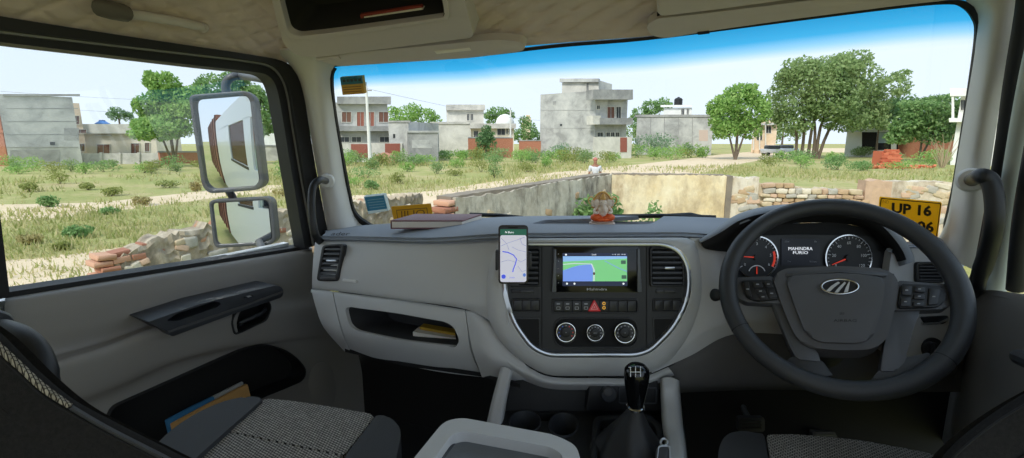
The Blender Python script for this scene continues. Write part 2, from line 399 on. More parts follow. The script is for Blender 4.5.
strip('rear_channel', [(-34, 40), (-18, 150), (0, 297)], [(-16, 42), (-4, 180), (10, 296)], DOOR, -.04, .03, M_RUBBER, fr)
slab('pillar_post', [(-55, 120), (-12, 200), (-1, 300), (5, 345), (-55, 345)], DOOR, -.05, .06, mat('pillar_sage_paint', (172, 186, 176), .45), fr)
g = thing('window_1', 'clear side window glass of the passenger door', 'window', kind='structure')
slab('pane', [(-60, 28), (0, 38), (100, 50), (200, 62), (262, 70), (285, 90), (300, 180), (312, 252), (200, 268), (0, 300), (-60, 310)], DOOR, -.018, -.014, M_GLASS, g, smooth=0)

# ---------------- windscreen with a blue shade band along the top
TOPE = [(333, 68), (342, 65.5), (469, 57.5), (525, 50.5), (560, 47.5), (650, 40), (710, 32.5), (787, 22.5), (895, 9), (945, 3.5), (978, 1)]
def ytop(x):
    for (xa, ya), (xb, yb) in zip(TOPE, TOPE[1:]):
        if x <= xb: return ya + (yb - ya) * (x - xa) / (xb - xa)
    return 1.0
g = thing('window_2', 'wide windscreen glass with a blue shade band along its top', 'window', kind='structure')
bm = bmesh.new(); NX, NY = 60, 40; G = []; val = []
for j in range(NY + 1):
    row = []
    for i in range(NX + 1):
        x = 322 + (990 - 322) * i / NX; yt = ytop(x) - 6; tj = (j / NY) ** 1.6; y = yt + (262 - yt) * tj
        row.append(bm.verts.new(WS.at(x, y, -.012))); val.append(min(1, max(0, (y - yt - 6) / (23 + 17 * (x - 340) / 630))))
    G.append(row)
for j in range(NY):
    for i in range(NX): bm.faces.new((G[j][i], G[j + 1][i], G[j + 1][i + 1], G[j][i + 1]))
o = obj('pane', bm, M_WSGLASS, g, 0)
at = o.data.attributes.new('tint', 'FLOAT', 'POINT'); at.data.foreach_set('value', val)
tag(g, kind='structure')

# black printed border and rubber of the windscreen
WO = [(331, 232), (329, 200), (326, 120), (326, 80), (328, 66), (340, 60.5), (469, 54), (560, 44), (650, 36.5), (787, 19), (895, 5), (948, 0), (968, 2), (980, 14), (982, 34), (974, 90), (964, 150), (957, 190), (950, 225), (944, 250)]
WI = [(372, 226), (356, 214), (349.5, 193), (336, 120), (332, 82), (335, 70), (344, 66), (469, 57.5), (560, 47.5), (650, 40), (787, 22.5), (895, 9), (945, 4.5), (962, 7.5), (973, 19), (976, 36), (969, 90), (959.5, 150), (953, 190), (945, 225)]
WO, WI = smooth2(WO, 90), smooth2(WI, 90)
wf = thing('trim_2', 'thin black rubber border around the windscreen', 'window frame', kind='structure')
strip('border', WO, WI, WS, -.006, .004, M_RUBBER, wf)

# ---------------- A pillars
def pillar(name, L, Rr, mid, m, label, nv=24):
    t = thing(name, label, 'pillar', kind='structure')
    return t, loft('pillar_cover', [L, mid, Rr], m, t, nu=26, nv=14, thick=.01, smooth=60)
Lp = [DOOR.at(x, y, .05) for x, y in [(276, 50), (297, 76), (306, 110), (314, 155), (322, 200), (330, 243), (334, 262)]]
Rp = [WS.at(x, y, .006) for x, y in [(352, 52), (331, 72), (333.5, 110), (340, 150), (347, 190), (358, 222), (392, 240)]]
Mp = [(a + b) / 2 + (EYE - (a + b) / 2).normalized() * .05 for a, b in zip(Lp, Rp)]
pil_l, pil_l_cov = pillar('trim_3', Lp, Rp, Mp, M_PILLAR, 'pale grey pillar cover between passenger window and windscreen')
# the driver side
RD = Vector((.55, .835, 0)).normalized(); RINW = Vector((-RD.y, RD.x, 0))
RDOOR = Plane(P(1004, 250, 1.08), RINW)
Rl = [WS.at(x, y, .006) for x, y in [(935, -12), (975, 8), (975.5, 45), (967, 100), (957, 160), (946, 222), (930, 250)]]
Rr = [P(x, y, d) for x, y, d in [(1010, -30, .86), (1016, 0, .88), (1008, 50, .92), (999, 110, .98), (990, 170, 1.03), (980, 235, 1.08), (974, 270, 1.1)]]
Rm = [(a * .55 + b * .45) + (EYE - (a + b) / 2).normalized() * .05 for a, b in zip(Rl, Rr)]
pil_r, pil_r_cov = pillar('trim_4', Rl, Rr, Rm, M_PILLAR, 'pale grey pillar cover on the driver side of the windscreen')
# black seal and pale frame of the driver's door
sf = thing('trim_5', 'black seal and pale frame of the driver door opening', 'door frame', kind='structure')
def PL3(L): return [P(x, y, d) for x, y, d in L]
tube('seal', curve(PL3([(1030, -30, .84), (1026, 10, .86), (1014, 80, .92), (1004, 150, .97), (993, 215, 1.03), (984, 262, 1.06), (979, 292, 1.07)]), 24), .015, M_RUBBER, sf, 10)
tube('seal', curve(PL3([(1044, 20, .82), (1030, 80, .87), (1017, 150, .93), (1007, 215, .98), (1000, 265, 1.02), (996, 292, 1.03)]), 24), .016, mat('pillar_green_paint', (186, 194, 186), .45), sf, 10)
tube('seal', curve(PL3([(1062, 20, .79), (1046, 90, .84), (1032, 160, .89), (1021, 225, .94), (1015, 290, .98)]), 24), .014, M_RUBBER, sf, 10)

# ---------------- driver's door (right edge)
dr2 = thing('door_2', 'grey driver door panel at the right edge with a black pull', 'door', kind='structure')
rows = [PL3([(948, 280, 1.42), (969, 291, 1.12), (990, 290, 1.0), (1024, 294, .84), (1100, 302, .6)]),
        PL3([(949, 284, 1.40), (970, 296, 1.1), (992, 296, .98), (1026, 302, .82), (1110, 318, .58)]),
        PL3([(950, 312, 1.40), (972, 330, 1.1), (994, 345, .98), (1030, 360, .82), (1120, 390, .58)]),
        PL3([(948, 352, 1.40), (968, 380, 1.1), (990, 400, .98), (1026, 425, .82), (1120, 470, .58)]),
        PL3([(938, 430, 1.40), (955, 470, 1.1), (975, 500, .98), (1010, 530, .82), (1110, 600, .58)])]
loft('door_card', rows, M_DOOR, dr2, nu=30, nv=24, thick=.012)
bm = bmesh.new(); add_tube(bm, curve(PL3([(1017, 356, .80), (1024, 359, .78), (1040, 366, .74), (1060, 376, .70)]), 10), [.006, .012, .013, .013, .013, .013, .013, .013, .013, .012], 10); obj('door_pull', bm, M_ARM, dr2)
tube('pull_stalk', PL3([(1030, 362, .77), (1044, 372, .80)]), .008, M_BLACK, dr2)
g = thing('window_3', 'narrow strip of the driver door window glass', 'window', kind='structure')
bm = bmesh.new(); q = PL3([(1016, 288, .985), (1052, 40, .82), (1300, 10, .45), (1200, 300, .5)]); nn = (q[1] - q[0]).cross(q[2] - q[0]).normalized() * .004
add_slab(bm, q, [v + nn for v in q]); obj('pane', bm, M_GLASS, g, 0)

# ---------------- headliner: a quilted dome from the window frames up over the seats
bl = [DOOR.at(x, y, .03) for x, y in [(-420, -38), (-200, -14), (-60, 10), (0, 20), (60, 29.5), (120, 38.5), (180, 47.5), (240, 56.5)]] + [DOOR.at(280, 62, .035)] + [P(312, 65, 1.54)] + \
     [WS.at(x, y, .012) for x, y in [(345, 60), (420, 56), (480, 50), (560, 43), (650, 36), (720, 27), (787, 18), (850, 9), (900, 2), (950, -4), (985, -8)]] + PL3([(1030, -18, .84), (1090, -30, .7), (1200, -60, .54), (1500, -120, .36)])
NB, NT = 300, 120
B = curve(bl, NB); CEN = Vector((-.1, .35, EYE.z - .15)); AL = [0]
for a, b in zip(B, B[1:]): AL.append(AL[-1] + (b - a).length)
bm = bmesh.new(); G = []
apex = Vector((-.25, .25, EYE.z + .46)); QS = .085
for i in range(NB):
    row = []; run = 0; last = None
    for j in range(NT):
        t = (j / (NT - 1)) ** 1.7 * .97
        p = Vector((B[i].x + (apex.x - B[i].x) * t, B[i].y + (apex.y - B[i].y) * t, B[i].z + (apex.z - B[i].z) * math.sin(min(1, t * 1.5) * math.pi / 2) ** .6))
        if last is not None: run += (p - last).length
        last = p.copy(); u, v = (AL[i] * (1 - t * .5) + run) / QS, (AL[i] * (1 - t * .5) - run) / QS
        dd = min(abs(u - round(u)), abs(v - round(v)))           # quilting seams
        k = min(1, dd / .2); fade = min(1, run / .03)
        row.append(bm.verts.new(p + (CEN - p).normalized() * (.010 * (1 - (1 - k) ** 2) * fade)))
    G.append(row)
def to_px(p): v = p - EYE; d = v.dot(AX); return (512 + FPX * v.dot(RT) / d, 229 - FPX * v.dot(UP) / d) if d > .05 else (1e6, 1e6)
def inside(pt, poly):
    c = False
    for i in range(len(poly)):
        (xa, ya), (xb, yb) = poly[i - 1], poly[i]
        if (ya > pt[1]) != (yb > pt[1]) and pt[0] < (xb - xa) * (pt[1] - ya) / (yb - ya) + xa: c = not c
    return c
SHELF_HOLE = [(272, -26), (279, 8), (288, 42), (300, 52), (325, 52), (466, 33), (460, 10), (450, -26)]
for i in range(NB - 1):
    for j in range(NT - 1):
        if inside(to_px(G[i][j].co), SHELF_HOLE): continue        # the overhead shelf is let into the headliner here
        bm.faces.new((G[i][j], G[i][j + 1], G[i + 1][j + 1], G[i + 1][j]))
ceil = tag(obj('ceiling', bm, M_HEADLINER, None, 60), kind='structure')
md = ceil.modifiers.new('thickness', 'SOLIDIFY'); md.thickness = .012; md.offset = -1 if ceil.data.polygons[9000].normal.z < 0 else 1
CEIL = Surf(ceil)
flat('ceiling', [tr(0, -1.0), tr(2.05, -1.0), tr(2.05, .75), tr(.6, .65), tr(0, .2)], EYE.z + .47, EYE.z + .50, M_HEADLINER)  # unseen flat roof slab, added to keep direct sun out of the cab

# ---------------- header: overhead shelf, visors, roof handle
hup = (UPZ * .70 + WBACK * .714).normalized()
HDR = Plane(WS.at(560, 47, .03) + WBACK * .01, WLAT.cross(hup))
oc = thing('overhead_shelf', 'open moulded storage shelf above the windscreen on the passenger side', 'shelf')
bo = rpoly([(252, -75), (274, 8), (282, 44), (296, 57), (320, 57), (474, 38.5), (468, 12), (444, -75)], [4, 20, 14, 10, 8, 6, 20, 4], 5)
op = rpoly([(274, -24), (280, 2), (288, 32), (297, 36.5), (330, 33), (444.5, 17.5), (444, 8), (437, -24)], [4, 12, 8, 6, 12, 4, 6, 4], 5)
ring('shelf_front', bo, op, HDR, -.10, .045, M_CONSOLE, oc, bev=.006)
op_back = [((x - 360) * .97 + 360, (y - 5) * .97 + 5) for x, y in op]
ring('shelf_liner', [((x - 360) * 1.006 + 360, (y - 5) * 1.02 + 5) for x, y in op], [((x - 360) * .99 + 360, (y - 5) * .975 + 5) for x, y in op], HDR, -.10, .046, mat('shelf_inside_shade', (46, 44, 41), .9), oc)  # dark ring and back colour the shade into the shelf opening
slab('shelf_back', bo, HDR, -.115, -.10, mat('shelf_inside_shade', (46, 44, 41), .9), oc, al=.045)
ring('shelf_lip', rpoly([(270.5, -27), (276.8, 4), (285, 38), (296, 41), (330, 37.5), (449, 20.5), (448.5, 6), (442, -27)], [4, 12, 8, 6, 12, 4, 6, 4], 5), op, HDR, .03, .052, M_CONSOLE, oc, bev=.004)
# papers in the shelf
SHB = Plane(HDR.at(360, 20, -.02), HDR.n)
bk = thing('notebook', 'red edged notebook lying in the overhead shelf', 'notebook')
M_REDCOV = mat('red_cover', (150, 62, 48), .6)
slab('page_block', [(364, 16.8), (421, 8), (429, 14.5), (365, 23.4)], SHB, .004, .019, M_PAPER, bk)
slab('cover', [(360, 14.8), (421, 5.6), (423, 7.4), (362, 16.8)], SHB, .010, .018, M_REDCOV, bk)
slab('cover', [(362, 23.6), (430, 14.3), (431, 16.4), (363, 25.8)], SHB, .010, .018, M_REDCOV, bk)
slab('spine', [(360, 14.8), (363, 15.2), (365, 25.4), (362, 25.8)], SHB, .010, .0195, M_REDCOV, bk)
v1 = thing('sun_visor', 'folded beige sun visor with a small white label, passenger side', 'sun visor')
slab('visor_board', rpoly([(314, 58.5), (360, 52), (497, 39.5), (521, 42), (526, 47), (522, 51.5), (469, 58), (338, 66.5), (326, 63)], [4, 8, 8, 6, 4, 6, 10, 8, 4], 4), HDR, .0, .03, M_VISOR, v1, bev=.008)
slab('paper_label', [(434, 51.5), (469, 48.3), (471, 50.5), (437, 54)], HDR, .028, .0325, M_PAPER, v1)
tube('hinge', [HDR.at(318, 59, .03), HDR.at(326, 58, .035), HDR.at(340, 56.5, .03)], .007, M_VISOR, v1)
v2 = thing('sun_visor', 'folded beige sun visor above the steering wheel, driver side', 'sun visor')
slab('visor_board', rpoly([(646, 26), (656, 18.5), (700, 14), (815, 0), (960, -20), (985, -10), (945, 0.5), (895, 6), (787, 20), (710, 31), (664, 38.5), (650, 35)], [4, 6, 10, 10, 10, 6, 8, 8, 10, 10, 8, 4], 4), HDR, .0, .03, M_VISOR, v2, bev=.008)
tube('hinge', [HDR.at(880, -4, .03), HDR.at(900, -7, .036), HDR.at(930, -12, .03)], .007, M_VISOR, v2)
slab('visor_clip', rpoly([(697, 33), (709, 31.5), (710, 33.6), (698, 35)], .8, 2), HDR, .0, .034, M_BLACK, v2)
ob = thing('roof_panel', 'flat beige roof locker flap above the driver sun visor', 'locker')
slab('flap', rpoly([(656, -40), (657, 14), (663, 16), (720, 9), (815, -4), (930, -22), (925, -60)], [4, 4, 3, 10, 10, 4, 4], 3), HDR, .01, .045, M_CONSOLE, ob, bev=.005)
strip('seam_strip', [(657, 15), (720, 9.5), (815, -3)], [(657, 17), (720, 11.5), (815, -1)], HDR, .0, .02, M_BLACKSOFT, ob)
# roof handle above the passenger door
gh = thing('roof_grab_handle', 'beige roof grab handle above the passenger window', 'grab handle')
hp = [(100, 8), (122, 12.5), (150, 17), (180, 22), (203, 27.5)]
tube('bar', curve([CEIL.at(x, y, .035) for x, y in hp], 20), [.012] + [.015] * 17 + [.013, .009], M_CONSOLE, gh, 12, flat=.75)
tube('mount', [CEIL.at(100, 6, .0), CEIL.at(101, 8, .05), CEIL.at(112, 10.5, .052), CEIL.at(124, 13, .05), CEIL.at(125, 13, .0)], [.015, .019, .02, .019, .014], mat('handle_mount', (92, 86, 78), .6), gh, 12)
tube('mount', [CEIL.at(204, 27, .0), CEIL.at(203, 28, .035)], [.013, .012], M_CONSOLE, gh, 12)
# pillar handles
ph = thing('pillar_grab_handle', 'black curved grab handle on the passenger side pillar', 'grab handle', 'pillar grab handles')
PS = Surf(pil_l_cov)
lathe('boss', [(.026, -.02), (.026, .012), (.02, .02), (.004, .022)], PS.at(327, 181, .005), M_PILLAR, ph, axis=(EYE - PS.at(327, 181)).normalized())
tube('bar', curve([PS.at(326, 181, .02), P(320, 180, 1.50), P(313.5, 186, 1.47), P(311.5, 200, 1.455), P(312.5, 220, 1.45), P(316, 236, 1.46), P(322, 243, 1.50)], 30), .0115, M_BLACK, ph, 12)
ph = thing('pillar_grab_handle', 'thick black grab handle on the driver side pillar', 'grab handle', 'pillar grab handles')
PS2 = Surf(pil_r_cov)
lathe('boss', [(.026, -.03), (.026, .014), (.021, .02), (.004, .021)], PS2.at(971, 180, .008), M_PILLAR, ph, axis=(EYE - PS2.at(971, 180)).normalized())
tube('bar', curve([PS2.at(972, 180, .02), P(981, 176, .945), P(990, 181, .93), P(994.5, 200, .925), P(994, 225, .93), P(988, 252, .96), P(978, 280, 1.0), P(973, 296, 1.08)], 30), [.014] * 4 + [.0155] * 20 + [.014] * 6, M_BLACK, ph, 14)
# ================================================================== DASHBOARD
CS = AP(1.15)                                                   # face of the centre stack
CL = AP(1.13)                                                   # face of the instruments
PASS = Plane(P(312, 265, 1.52), (P(500, 265, 1.19) - P(312, 265, 1.52)).cross(UP))
dash = thing('dashboard', 'two tone grey truck dashboard spanning the cab under the windscreen', 'dashboard')
bm = bmesh.new(); q = [LB + wl2 * .12, RB - wl2 * .22]; q = [Vector((p.x, p.y, EYE.z - .40)) for p in q]; q = q + [q[1] + WBACK * .2, q[0] + WBACK * .2]
add_slab(bm, [p + UPZ * .02 for p in q], q); obj('cowl_tray', bm, M_BLACKSOFT, dash)
# soft slate top pad
def wsb(x, y): return WS.at(x, y, .02)
rows = [[wsb(322, 230), wsb(360, 225.5), wsb(430, 221), wsb(500, 217), wsb(560, 215.8), wsb(640, 215.8), wsb(715, 217.5), wsb(800, 222)],
        [PASS.at(326, 231.5, -.10), PASS.at(360, 228.8, -.13), PASS.at(430, 226.5, -.15), P(500, 223.5, 1.34), P(560, 224, 1.33), P(640, 224, 1.33), P(690, 222, 1.31), P(790, 228, 1.25)],
        [PASS.at(322, 236, -.02), PASS.at(360, 235.5, -.03), PASS.at(430, 235.5, -.03), P(500, 231, 1.21), P(560, 231, 1.215), P(640, 230.5, 1.215), P(688, 229.5, 1.2), P(750, 234, 1.19)],
        [PASS.at(319, 239, .012), PASS.at(360, 239.5, .012), PASS.at(430, 241, .012), P(498, 237.2, 1.165), P(560, 236.5, 1.17), P(640, 236, 1.17), P(688, 236.2, 1.16), P(735, 240, 1.15)],
        [PASS.at(319, 241, -.01), PASS.at(360, 241.5, -.01), PASS.at(430, 243, -.01), P(498, 239.5, 1.19), P(560, 239, 1.2), P(640, 238.6, 1.2), P(688, 238.6, 1.19), P(730, 243, 1.18)]]
pad = loft('top_pad', rows, M_PAD, dash, nu=70, nv=34, thick=.012, smooth=60)
# recessed tray in the middle of the pad
TR = Plane(P(605, 224.5, 1.33), UPZ)
tray = rpoly([(531, 224.8), (545, 219.2), (668, 219.2), (650, 224.8)], 3, 3)
cut(pad, slab('cutter', tray, TR, -.02, .08, M_BLACK, al=0)); pad.data.materials.clear(); pad.data.materials.append(M_PAD)
slab('pad_tray', rpoly([(529, 225.4), (544, 218.4), (670, 218.4), (652, 225.4)], 3, 3), TR, -.03, -.009, M_DARKGREY, dash, al=0)
# passenger face
def PS_(L): return [PASS.at(x, y, o) for x, y, o in L]
rows = [PS_([(317, 240.5, -.02), (360, 241, -.02), (430, 243, -.02), (492, 238.5, -.01), (505, 236, -.01)]),
        PS_([(315, 243, .012), (360, 243.5, .012), (430, 246, .012), (488, 243, .012), (503, 240, .02)]),
        PS_([(313, 262, .03), (360, 265, .035), (430, 270, .035), (488, 272, .032), (503, 270, .04)]),
        PS_([(312, 283, .03), (350, 288, .035), (420, 297, .04), (488, 305, .04), (508, 318, .04)]),
        PS_([(312, 288.5, .02), (345, 292.2, .025), (405, 300.5, .03), (470, 310.5, .03), (506, 334, .03)])]
loft('passenger_panel', rows, M_DASH, dash, nu=50, nv=26, thick=.01, smooth=60)
low = rpoly([(334, 292.5), (400, 301), (464, 310.5), (468, 338), (481, 376), (405, 366), (350, 350), (341, 320)], 2, 2)
shelf_open = rpoly([(344, 306), (400, 313), (447, 321.5), (455, 327), (459, 341), (455, 347), (400, 340), (357, 330.5), (350, 325)], [8, 10, 6, 5, 4, 5, 10, 6, 5], 4)
def GLV(x, y, o): return PASS.at(x, y, o - .0007 * max(0, y - 330))
class Glv:
    n = PASS.n
    def at(s, x, y, o=0): return GLV(x, y, o)
GL = Glv()
# glove section with an open shelf
lr = [[GL.at(x, y, o) for x, y, o in r] for r in (
    [(333.5, 291.8, .0), (366, 295.8, .0), (400, 300.2, .0), (432, 305, .0), (465, 310.2, .0)],
    [(333.5, 293, .028), (366, 297, .03), (400, 301.3, .032), (432, 306, .032), (465, 311.4, .03)],
    [(337, 310, .034), (366, 313, .04), (400, 318, .042), (432, 322, .042), (467, 328, .036)],
    [(343, 332, .034), (370, 338, .04), (402, 342, .042), (435, 350, .042), (471, 352, .036)],
    [(350, 349, .0), (375, 358, .005), (405, 365, .008), (440, 372, .008), (482, 377, .0)])]
gl = loft('glove_section', lr, M_DASH, dash, nu=44, nv=30, thick=.012, smooth=60)
cut(gl, slab('cutter', shelf_open, PASS, -.2, .3, M_BLACK, al=.035)); gl.data.materials.clear(); gl.data.materials.append(M_DASH)
in2 = [((x - 400) * .97 + 400, (y - 325) * .9 + 323) for x, y in shelf_open]
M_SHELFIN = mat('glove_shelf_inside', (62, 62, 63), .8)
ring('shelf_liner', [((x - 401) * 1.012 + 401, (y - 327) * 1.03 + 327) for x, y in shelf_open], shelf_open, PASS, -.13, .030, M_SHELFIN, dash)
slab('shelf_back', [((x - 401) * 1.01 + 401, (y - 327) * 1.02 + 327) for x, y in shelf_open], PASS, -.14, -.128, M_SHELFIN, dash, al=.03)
lr = [[GL.at(x, y, o) for x, y, o in r] for r in (
    [(311.5, 289.6, .0), (321, 290.2, .0), (332.5, 291.5, .0)],
    [(311.5, 290.8, .026), (321, 291.6, .028), (332.5, 292.8, .028)],
    [(316, 308, .03), (325, 311, .034), (336.5, 312, .034)],
    [(324, 328, .02), (332, 332, .026), (342, 333, .03)],
    [(345, 352, -.03), (347, 352, -.02), (349.5, 350, .0)])]
loft('end_section', lr, M_DASH, dash, nu=12, nv=20, thick=.01, smooth=60)
lr = [[PASS.at(x, y, o) for x, y, o in r] for r in (
    [(466, 310.6, .0), (480, 315, .0), (512, 336, -.02)],
    [(466, 312, .03), (480, 317, .032), (514, 341, -.005)],
    [(468.5, 330, .034), (488, 343, .034), (520, 356, -.005)],
    [(473, 352, .03), (494, 361, .03), (528, 368, -.005)],
    [(482, 377, -.01), (506, 381, -.01), (535, 378, -.02)])]
loft('corner_section', lr, M_DASH, dash, nu=16, nv=20, thick=.01, smooth=60)
# underside of the passenger dash, dark
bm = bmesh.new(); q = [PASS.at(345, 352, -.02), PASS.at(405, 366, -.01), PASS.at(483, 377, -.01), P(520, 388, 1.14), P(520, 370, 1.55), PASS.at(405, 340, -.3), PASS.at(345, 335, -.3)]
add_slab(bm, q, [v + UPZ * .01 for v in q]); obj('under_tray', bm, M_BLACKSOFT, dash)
# centre surround, framing the stack
so = rpoly([(499, 238.5), (694, 237.5), (703, 262), (704, 300), (694, 335), (664, 367), (640, 376), (548, 376), (528, 366), (502, 346), (487, 318), (487, 270)], [8, 10, 20, 20, 20, 20, 14, 14, 14, 18, 20, 20], 5)
TRIM = [(520, 242), (665, 242), (681, 249), (690.5, 265), (692, 288), (687, 308), (675, 330), (652, 352.5), (637, 357.5), (547, 357.5), (530, 349), (512.5, 325), (505, 303), (501.5, 285), (502.5, 262), (508, 248)]
TRR = [8, 10, 8, 10, 10, 12, 12, 8, 8, 10, 8, 12, 12, 10, 10, 7]
def inset(pts, k, c=(597, 298)):
    out = []; N = len(pts)
    for i in range(N):
        a, b, d = Vector(pts[i - 1]), Vector(pts[i]), Vector(pts[(i + 1) % N])
        n1 = (b - a).normalized(); n2 = (d - b).normalized(); n = Vector((-(n1.y + n2.y), n1.x + n2.x)).normalized()
        cs = max(.5, n.dot(Vector((-n1.y, n1.x)))); out.append(tuple(b + n * (k / cs)))
    return out
t_out = rpoly(TRIM, TRR, 4); t_in = rpoly(inset(TRIM, 4.2), TRR, 4)
def resamp(pts, n, start=None):
    pts = [Vector(p) for p in pts]; L = [0]
    for i in range(len(pts)): L.append(L[-1] + (pts[(i + 1) % len(pts)] - pts[i]).length)
    out = []
    for k in range(n):
        s = L[-1] * k / n; i = max(j for j in range(len(pts)) if L[j] <= s + 1e-9); u = (s - L[i]) / max(1e-9, L[i + 1] - L[i])
        out.append(tuple(pts[i].lerp(pts[(i + 1) % len(pts)], u)))
    return out
def polar(pts, n, c):
    """n points of a star shaped outline, by angle"""
    out = []; V = [Vector(p) - Vector(c) for p in pts]
    for k in range(n):
        a = 2 * math.pi * k / n; d = Vector((math.cos(a), math.sin(a))); best = None
        for i in range(len(V)):
            p, e = V[i], V[(i + 1) % len(V)] - V[i]; den = d.x * e.y - d.y * e.x
            if abs(den) < 1e-9: continue
            t = (p.x * e.y - p.y * e.x) / den; u = (p.x * d.y - p.y * d.x) / den
            if t > 0 and -1e-6 <= u <= 1 + 1e-6 and (best is None or t > best): best = t
        out.append((c[0] + d.x * best, c[1] + d.y * best))
    return out
cc = (597, 298)
A = polar(so, 96, cc); B = polar(t_out, 96, cc); Mid = [((a[0] * .5 + b[0] * .5), (a[1] * .5 + b[1] * .5)) for a, b in zip(A, B)]
bm = bmesh.new(); L = []
for pts, o in ((A, -.05), (A, -.004), (Mid, .012), (B, .014), (B, -.02)): L.append([bm.verts.new(CS.at(x, y, o)) for x, y in pts])
for a, b in zip(L, L[1:]):
    for i in range(96): bm.faces.new((a[i], a[(i + 1) % 96], b[(i + 1) % 96], b[i]))
obj('centre_surround', bm, M_DASH, dash, 60)
rr = [[AP(1.165).at(x, y, o) for x, y, o in r] for r in (
    [(497, 346, -.02), (512, 357, -.01), (530, 368, .0), (552, 377, .0), (600, 378, .0), (640, 377.5, .0), (668, 367, .0)],
    [(498, 352, .0), (510, 364, .008), (529, 375, .012), (552, 383, .012), (600, 384, .012), (641, 383, .012), (672, 372, .008)],
    [(498, 362, -.02), (509, 372, -.02), (528, 382, -.02), (552, 389, -.02), (600, 390, -.02), (642, 389, -.02), (676, 378, -.02)])]
loft('lower_ribbon', rr, M_DASH, dash, nu=40, nv=10, thick=.008, smooth=60)
# driver side fascia and knee panel
rows = [PL3([(690, 238.2, 1.155), (712, 238, 1.16), (735, 240, 1.17), (760, 246, 1.18)]),
        PL3([(696, 262, 1.15), (715, 262, 1.15), (738, 264, 1.16), (775, 268, 1.17)]),
        PL3([(700, 295, 1.15), (718, 295, 1.145), (740, 296, 1.15), (790, 300, 1.16)]),
        PL3([(690, 325, 1.15), (714, 322, 1.145), (742, 318, 1.15), (800, 318, 1.16)]),
        PL3([(668, 358, 1.155), (700, 338, 1.15), (738, 326, 1.155), (805, 328, 1.17)]),
        PL3([(652, 373, 1.165), (690, 356, 1.16), (735, 334, 1.165), (806, 336, 1.18)])]
loft('driver_fascia', rows, M_DASH, dash, nu=24, nv=26, thick=.01, smooth=60)
rows = [PL3([(650, 374, 1.17), (668, 368, 1.17), (690, 354, 1.165), (740, 331, 1.17), (830, 331, 1.18), (900, 331, 1.17), (962, 345, 1.12)]),
        PL3([(650, 380, 1.175), (672, 376, 1.172), (695, 366, 1.16), (745, 352, 1.165), (830, 352, 1.18), (905, 352, 1.165), (960, 358, 1.115)]),
        PL3([(650, 389, 1.19), (676, 387, 1.18), (700, 386, 1.175), (750, 384, 1.18), (830, 384, 1.19), (900, 382, 1.18), (955, 376, 1.14)]),
        PL3([(650, 394, 1.23), (678, 393, 1.23), (700, 392, 1.24), (750, 390, 1.25), (830, 390, 1.26), (895, 388, 1.25), (945, 384, 1.22)])]
loft('knee_panel', rows, M_KNEE, dash, nu=50, nv=20, thick=.01, smooth=60)
# side face of the dash at the driver's end: fascia with a vent, a slot and a light switch
RE = AP(1.105)
rp_out = rpoly([(892, 250), (904, 244.5), (944, 249), (960, 260), (968, 285), (968, 315), (962, 345), (948, 362), (905, 362), (885, 345), (886, 290)], [4, 8, 10, 12, 14, 14, 14, 8, 8, 6, 10], 4)
slab('driver_end_panel', rp_out, RE, -.06, .0, M_DASH, dash, bev=.012)
slab('end_filler', [(935, 245), (962, 262), (968, 290), (968, 330), (960, 392), (900, 392), (880, 350)], AP(1.16), -.02, .0, M_KNEE, dash)
rows = [[RE.at(890, 246, -.06), RE.at(915, 240, -.09), WS.at(938, 237, .03), RE.at(964, 262, -.08)],
        [RE.at(888, 248, -.02), RE.at(915, 243, -.03), RE.at(944, 246, -.02), RE.at(964, 266, -.03)],
        [RE.at(888, 250, .006), RE.at(913, 246.5, .006), RE.at(942, 250, .006), RE.at(960, 270, .006)],
        [RE.at(888, 251.5, -.005), RE.at(912, 248.5, -.005), RE.at(940, 252, -.005), RE.at(957, 271, -.005)]]
loft('end_pad', rows, M_PAD, dash, nu=20, nv=12, thick=.006)
vo = rrect(916.5, 262, 946, 283, 4); vi = rrect(919, 264.5, 943.5, 280.5, 3)
def vent(parent, vo, vi, pm, nsl, tilt=.3, knob=None, o=.0, m=M_BLACK):
    v = ring('air_vent', vo, vi, pm, o - .005, o + .008, m, parent, bev=.002)
    slab('vent_back', vi, pm, o + .0005, o + .0012, M_BLACKSOFT, v)
    ys = [p[1] for p in vi]; y0, y1 = min(ys), max(ys)
    for k in range(nsl):
        y = y0 + (y1 - y0) * (k + .5) / nsl
        xs = []
        for i in range(len(vi)):
            (xa, ya), (xb, yb) = vi[i], vi[(i + 1) % len(vi)]
            if (ya - y) * (yb - y) <= 0 and ya != yb: xs.append(xa + (xb - xa) * (y - ya) / (yb - ya))
        if len(xs) < 2: continue
        xa, xb = min(xs) + .3, max(xs) - .3; h = (y1 - y0) / nsl * .30
        bm = bmesh.new()
        F = [pm.at(xa, y - h * .2, o + .0062), pm.at(xb, y - h * .2, o + .0062), pm.at(xb, y + h, o + .0068), pm.at(xa, y + h, o + .0068)]
        Bk = [pm.at(xa, y - h * 1.4, o + .0012), pm.at(xb, y - h * 1.4, o + .0012), pm.at(xb, y - h * .6, o + .0012), pm.at(xa, y - h * .6, o + .0012)]
        add_slab(bm, F, Bk); obj('slat', bm, M_BUTTON, v)
    if knob:
        x, y = knob; slab('vent_knob', rrect(x - 5, y - 1.2, x + 5, y + 1.2, .8, 2), pm, o + .004, o + .012, M_SILVER, v, bev=.001)
    return v
vent(dash, vo, vi, RE, 5)
slab('vent_slot', rpoly([(921, 317), (948, 315.5), (949.5, 319), (944, 324), (926, 325)], 2, 3), RE, -.01, .004, M_BLACK, dash, bev=.001)
strip('slot_trim', [(924, 323), (940, 322.4), (949, 318)], [(924, 324.6), (940, 324), (949.5, 319.8)], RE, .0, .007, M_SILVER, dash)
hs = slab('light_switch', ell(934, 349, 11, 11, 28), RE, -.01, .006, M_BLACK, dash, bev=.003)
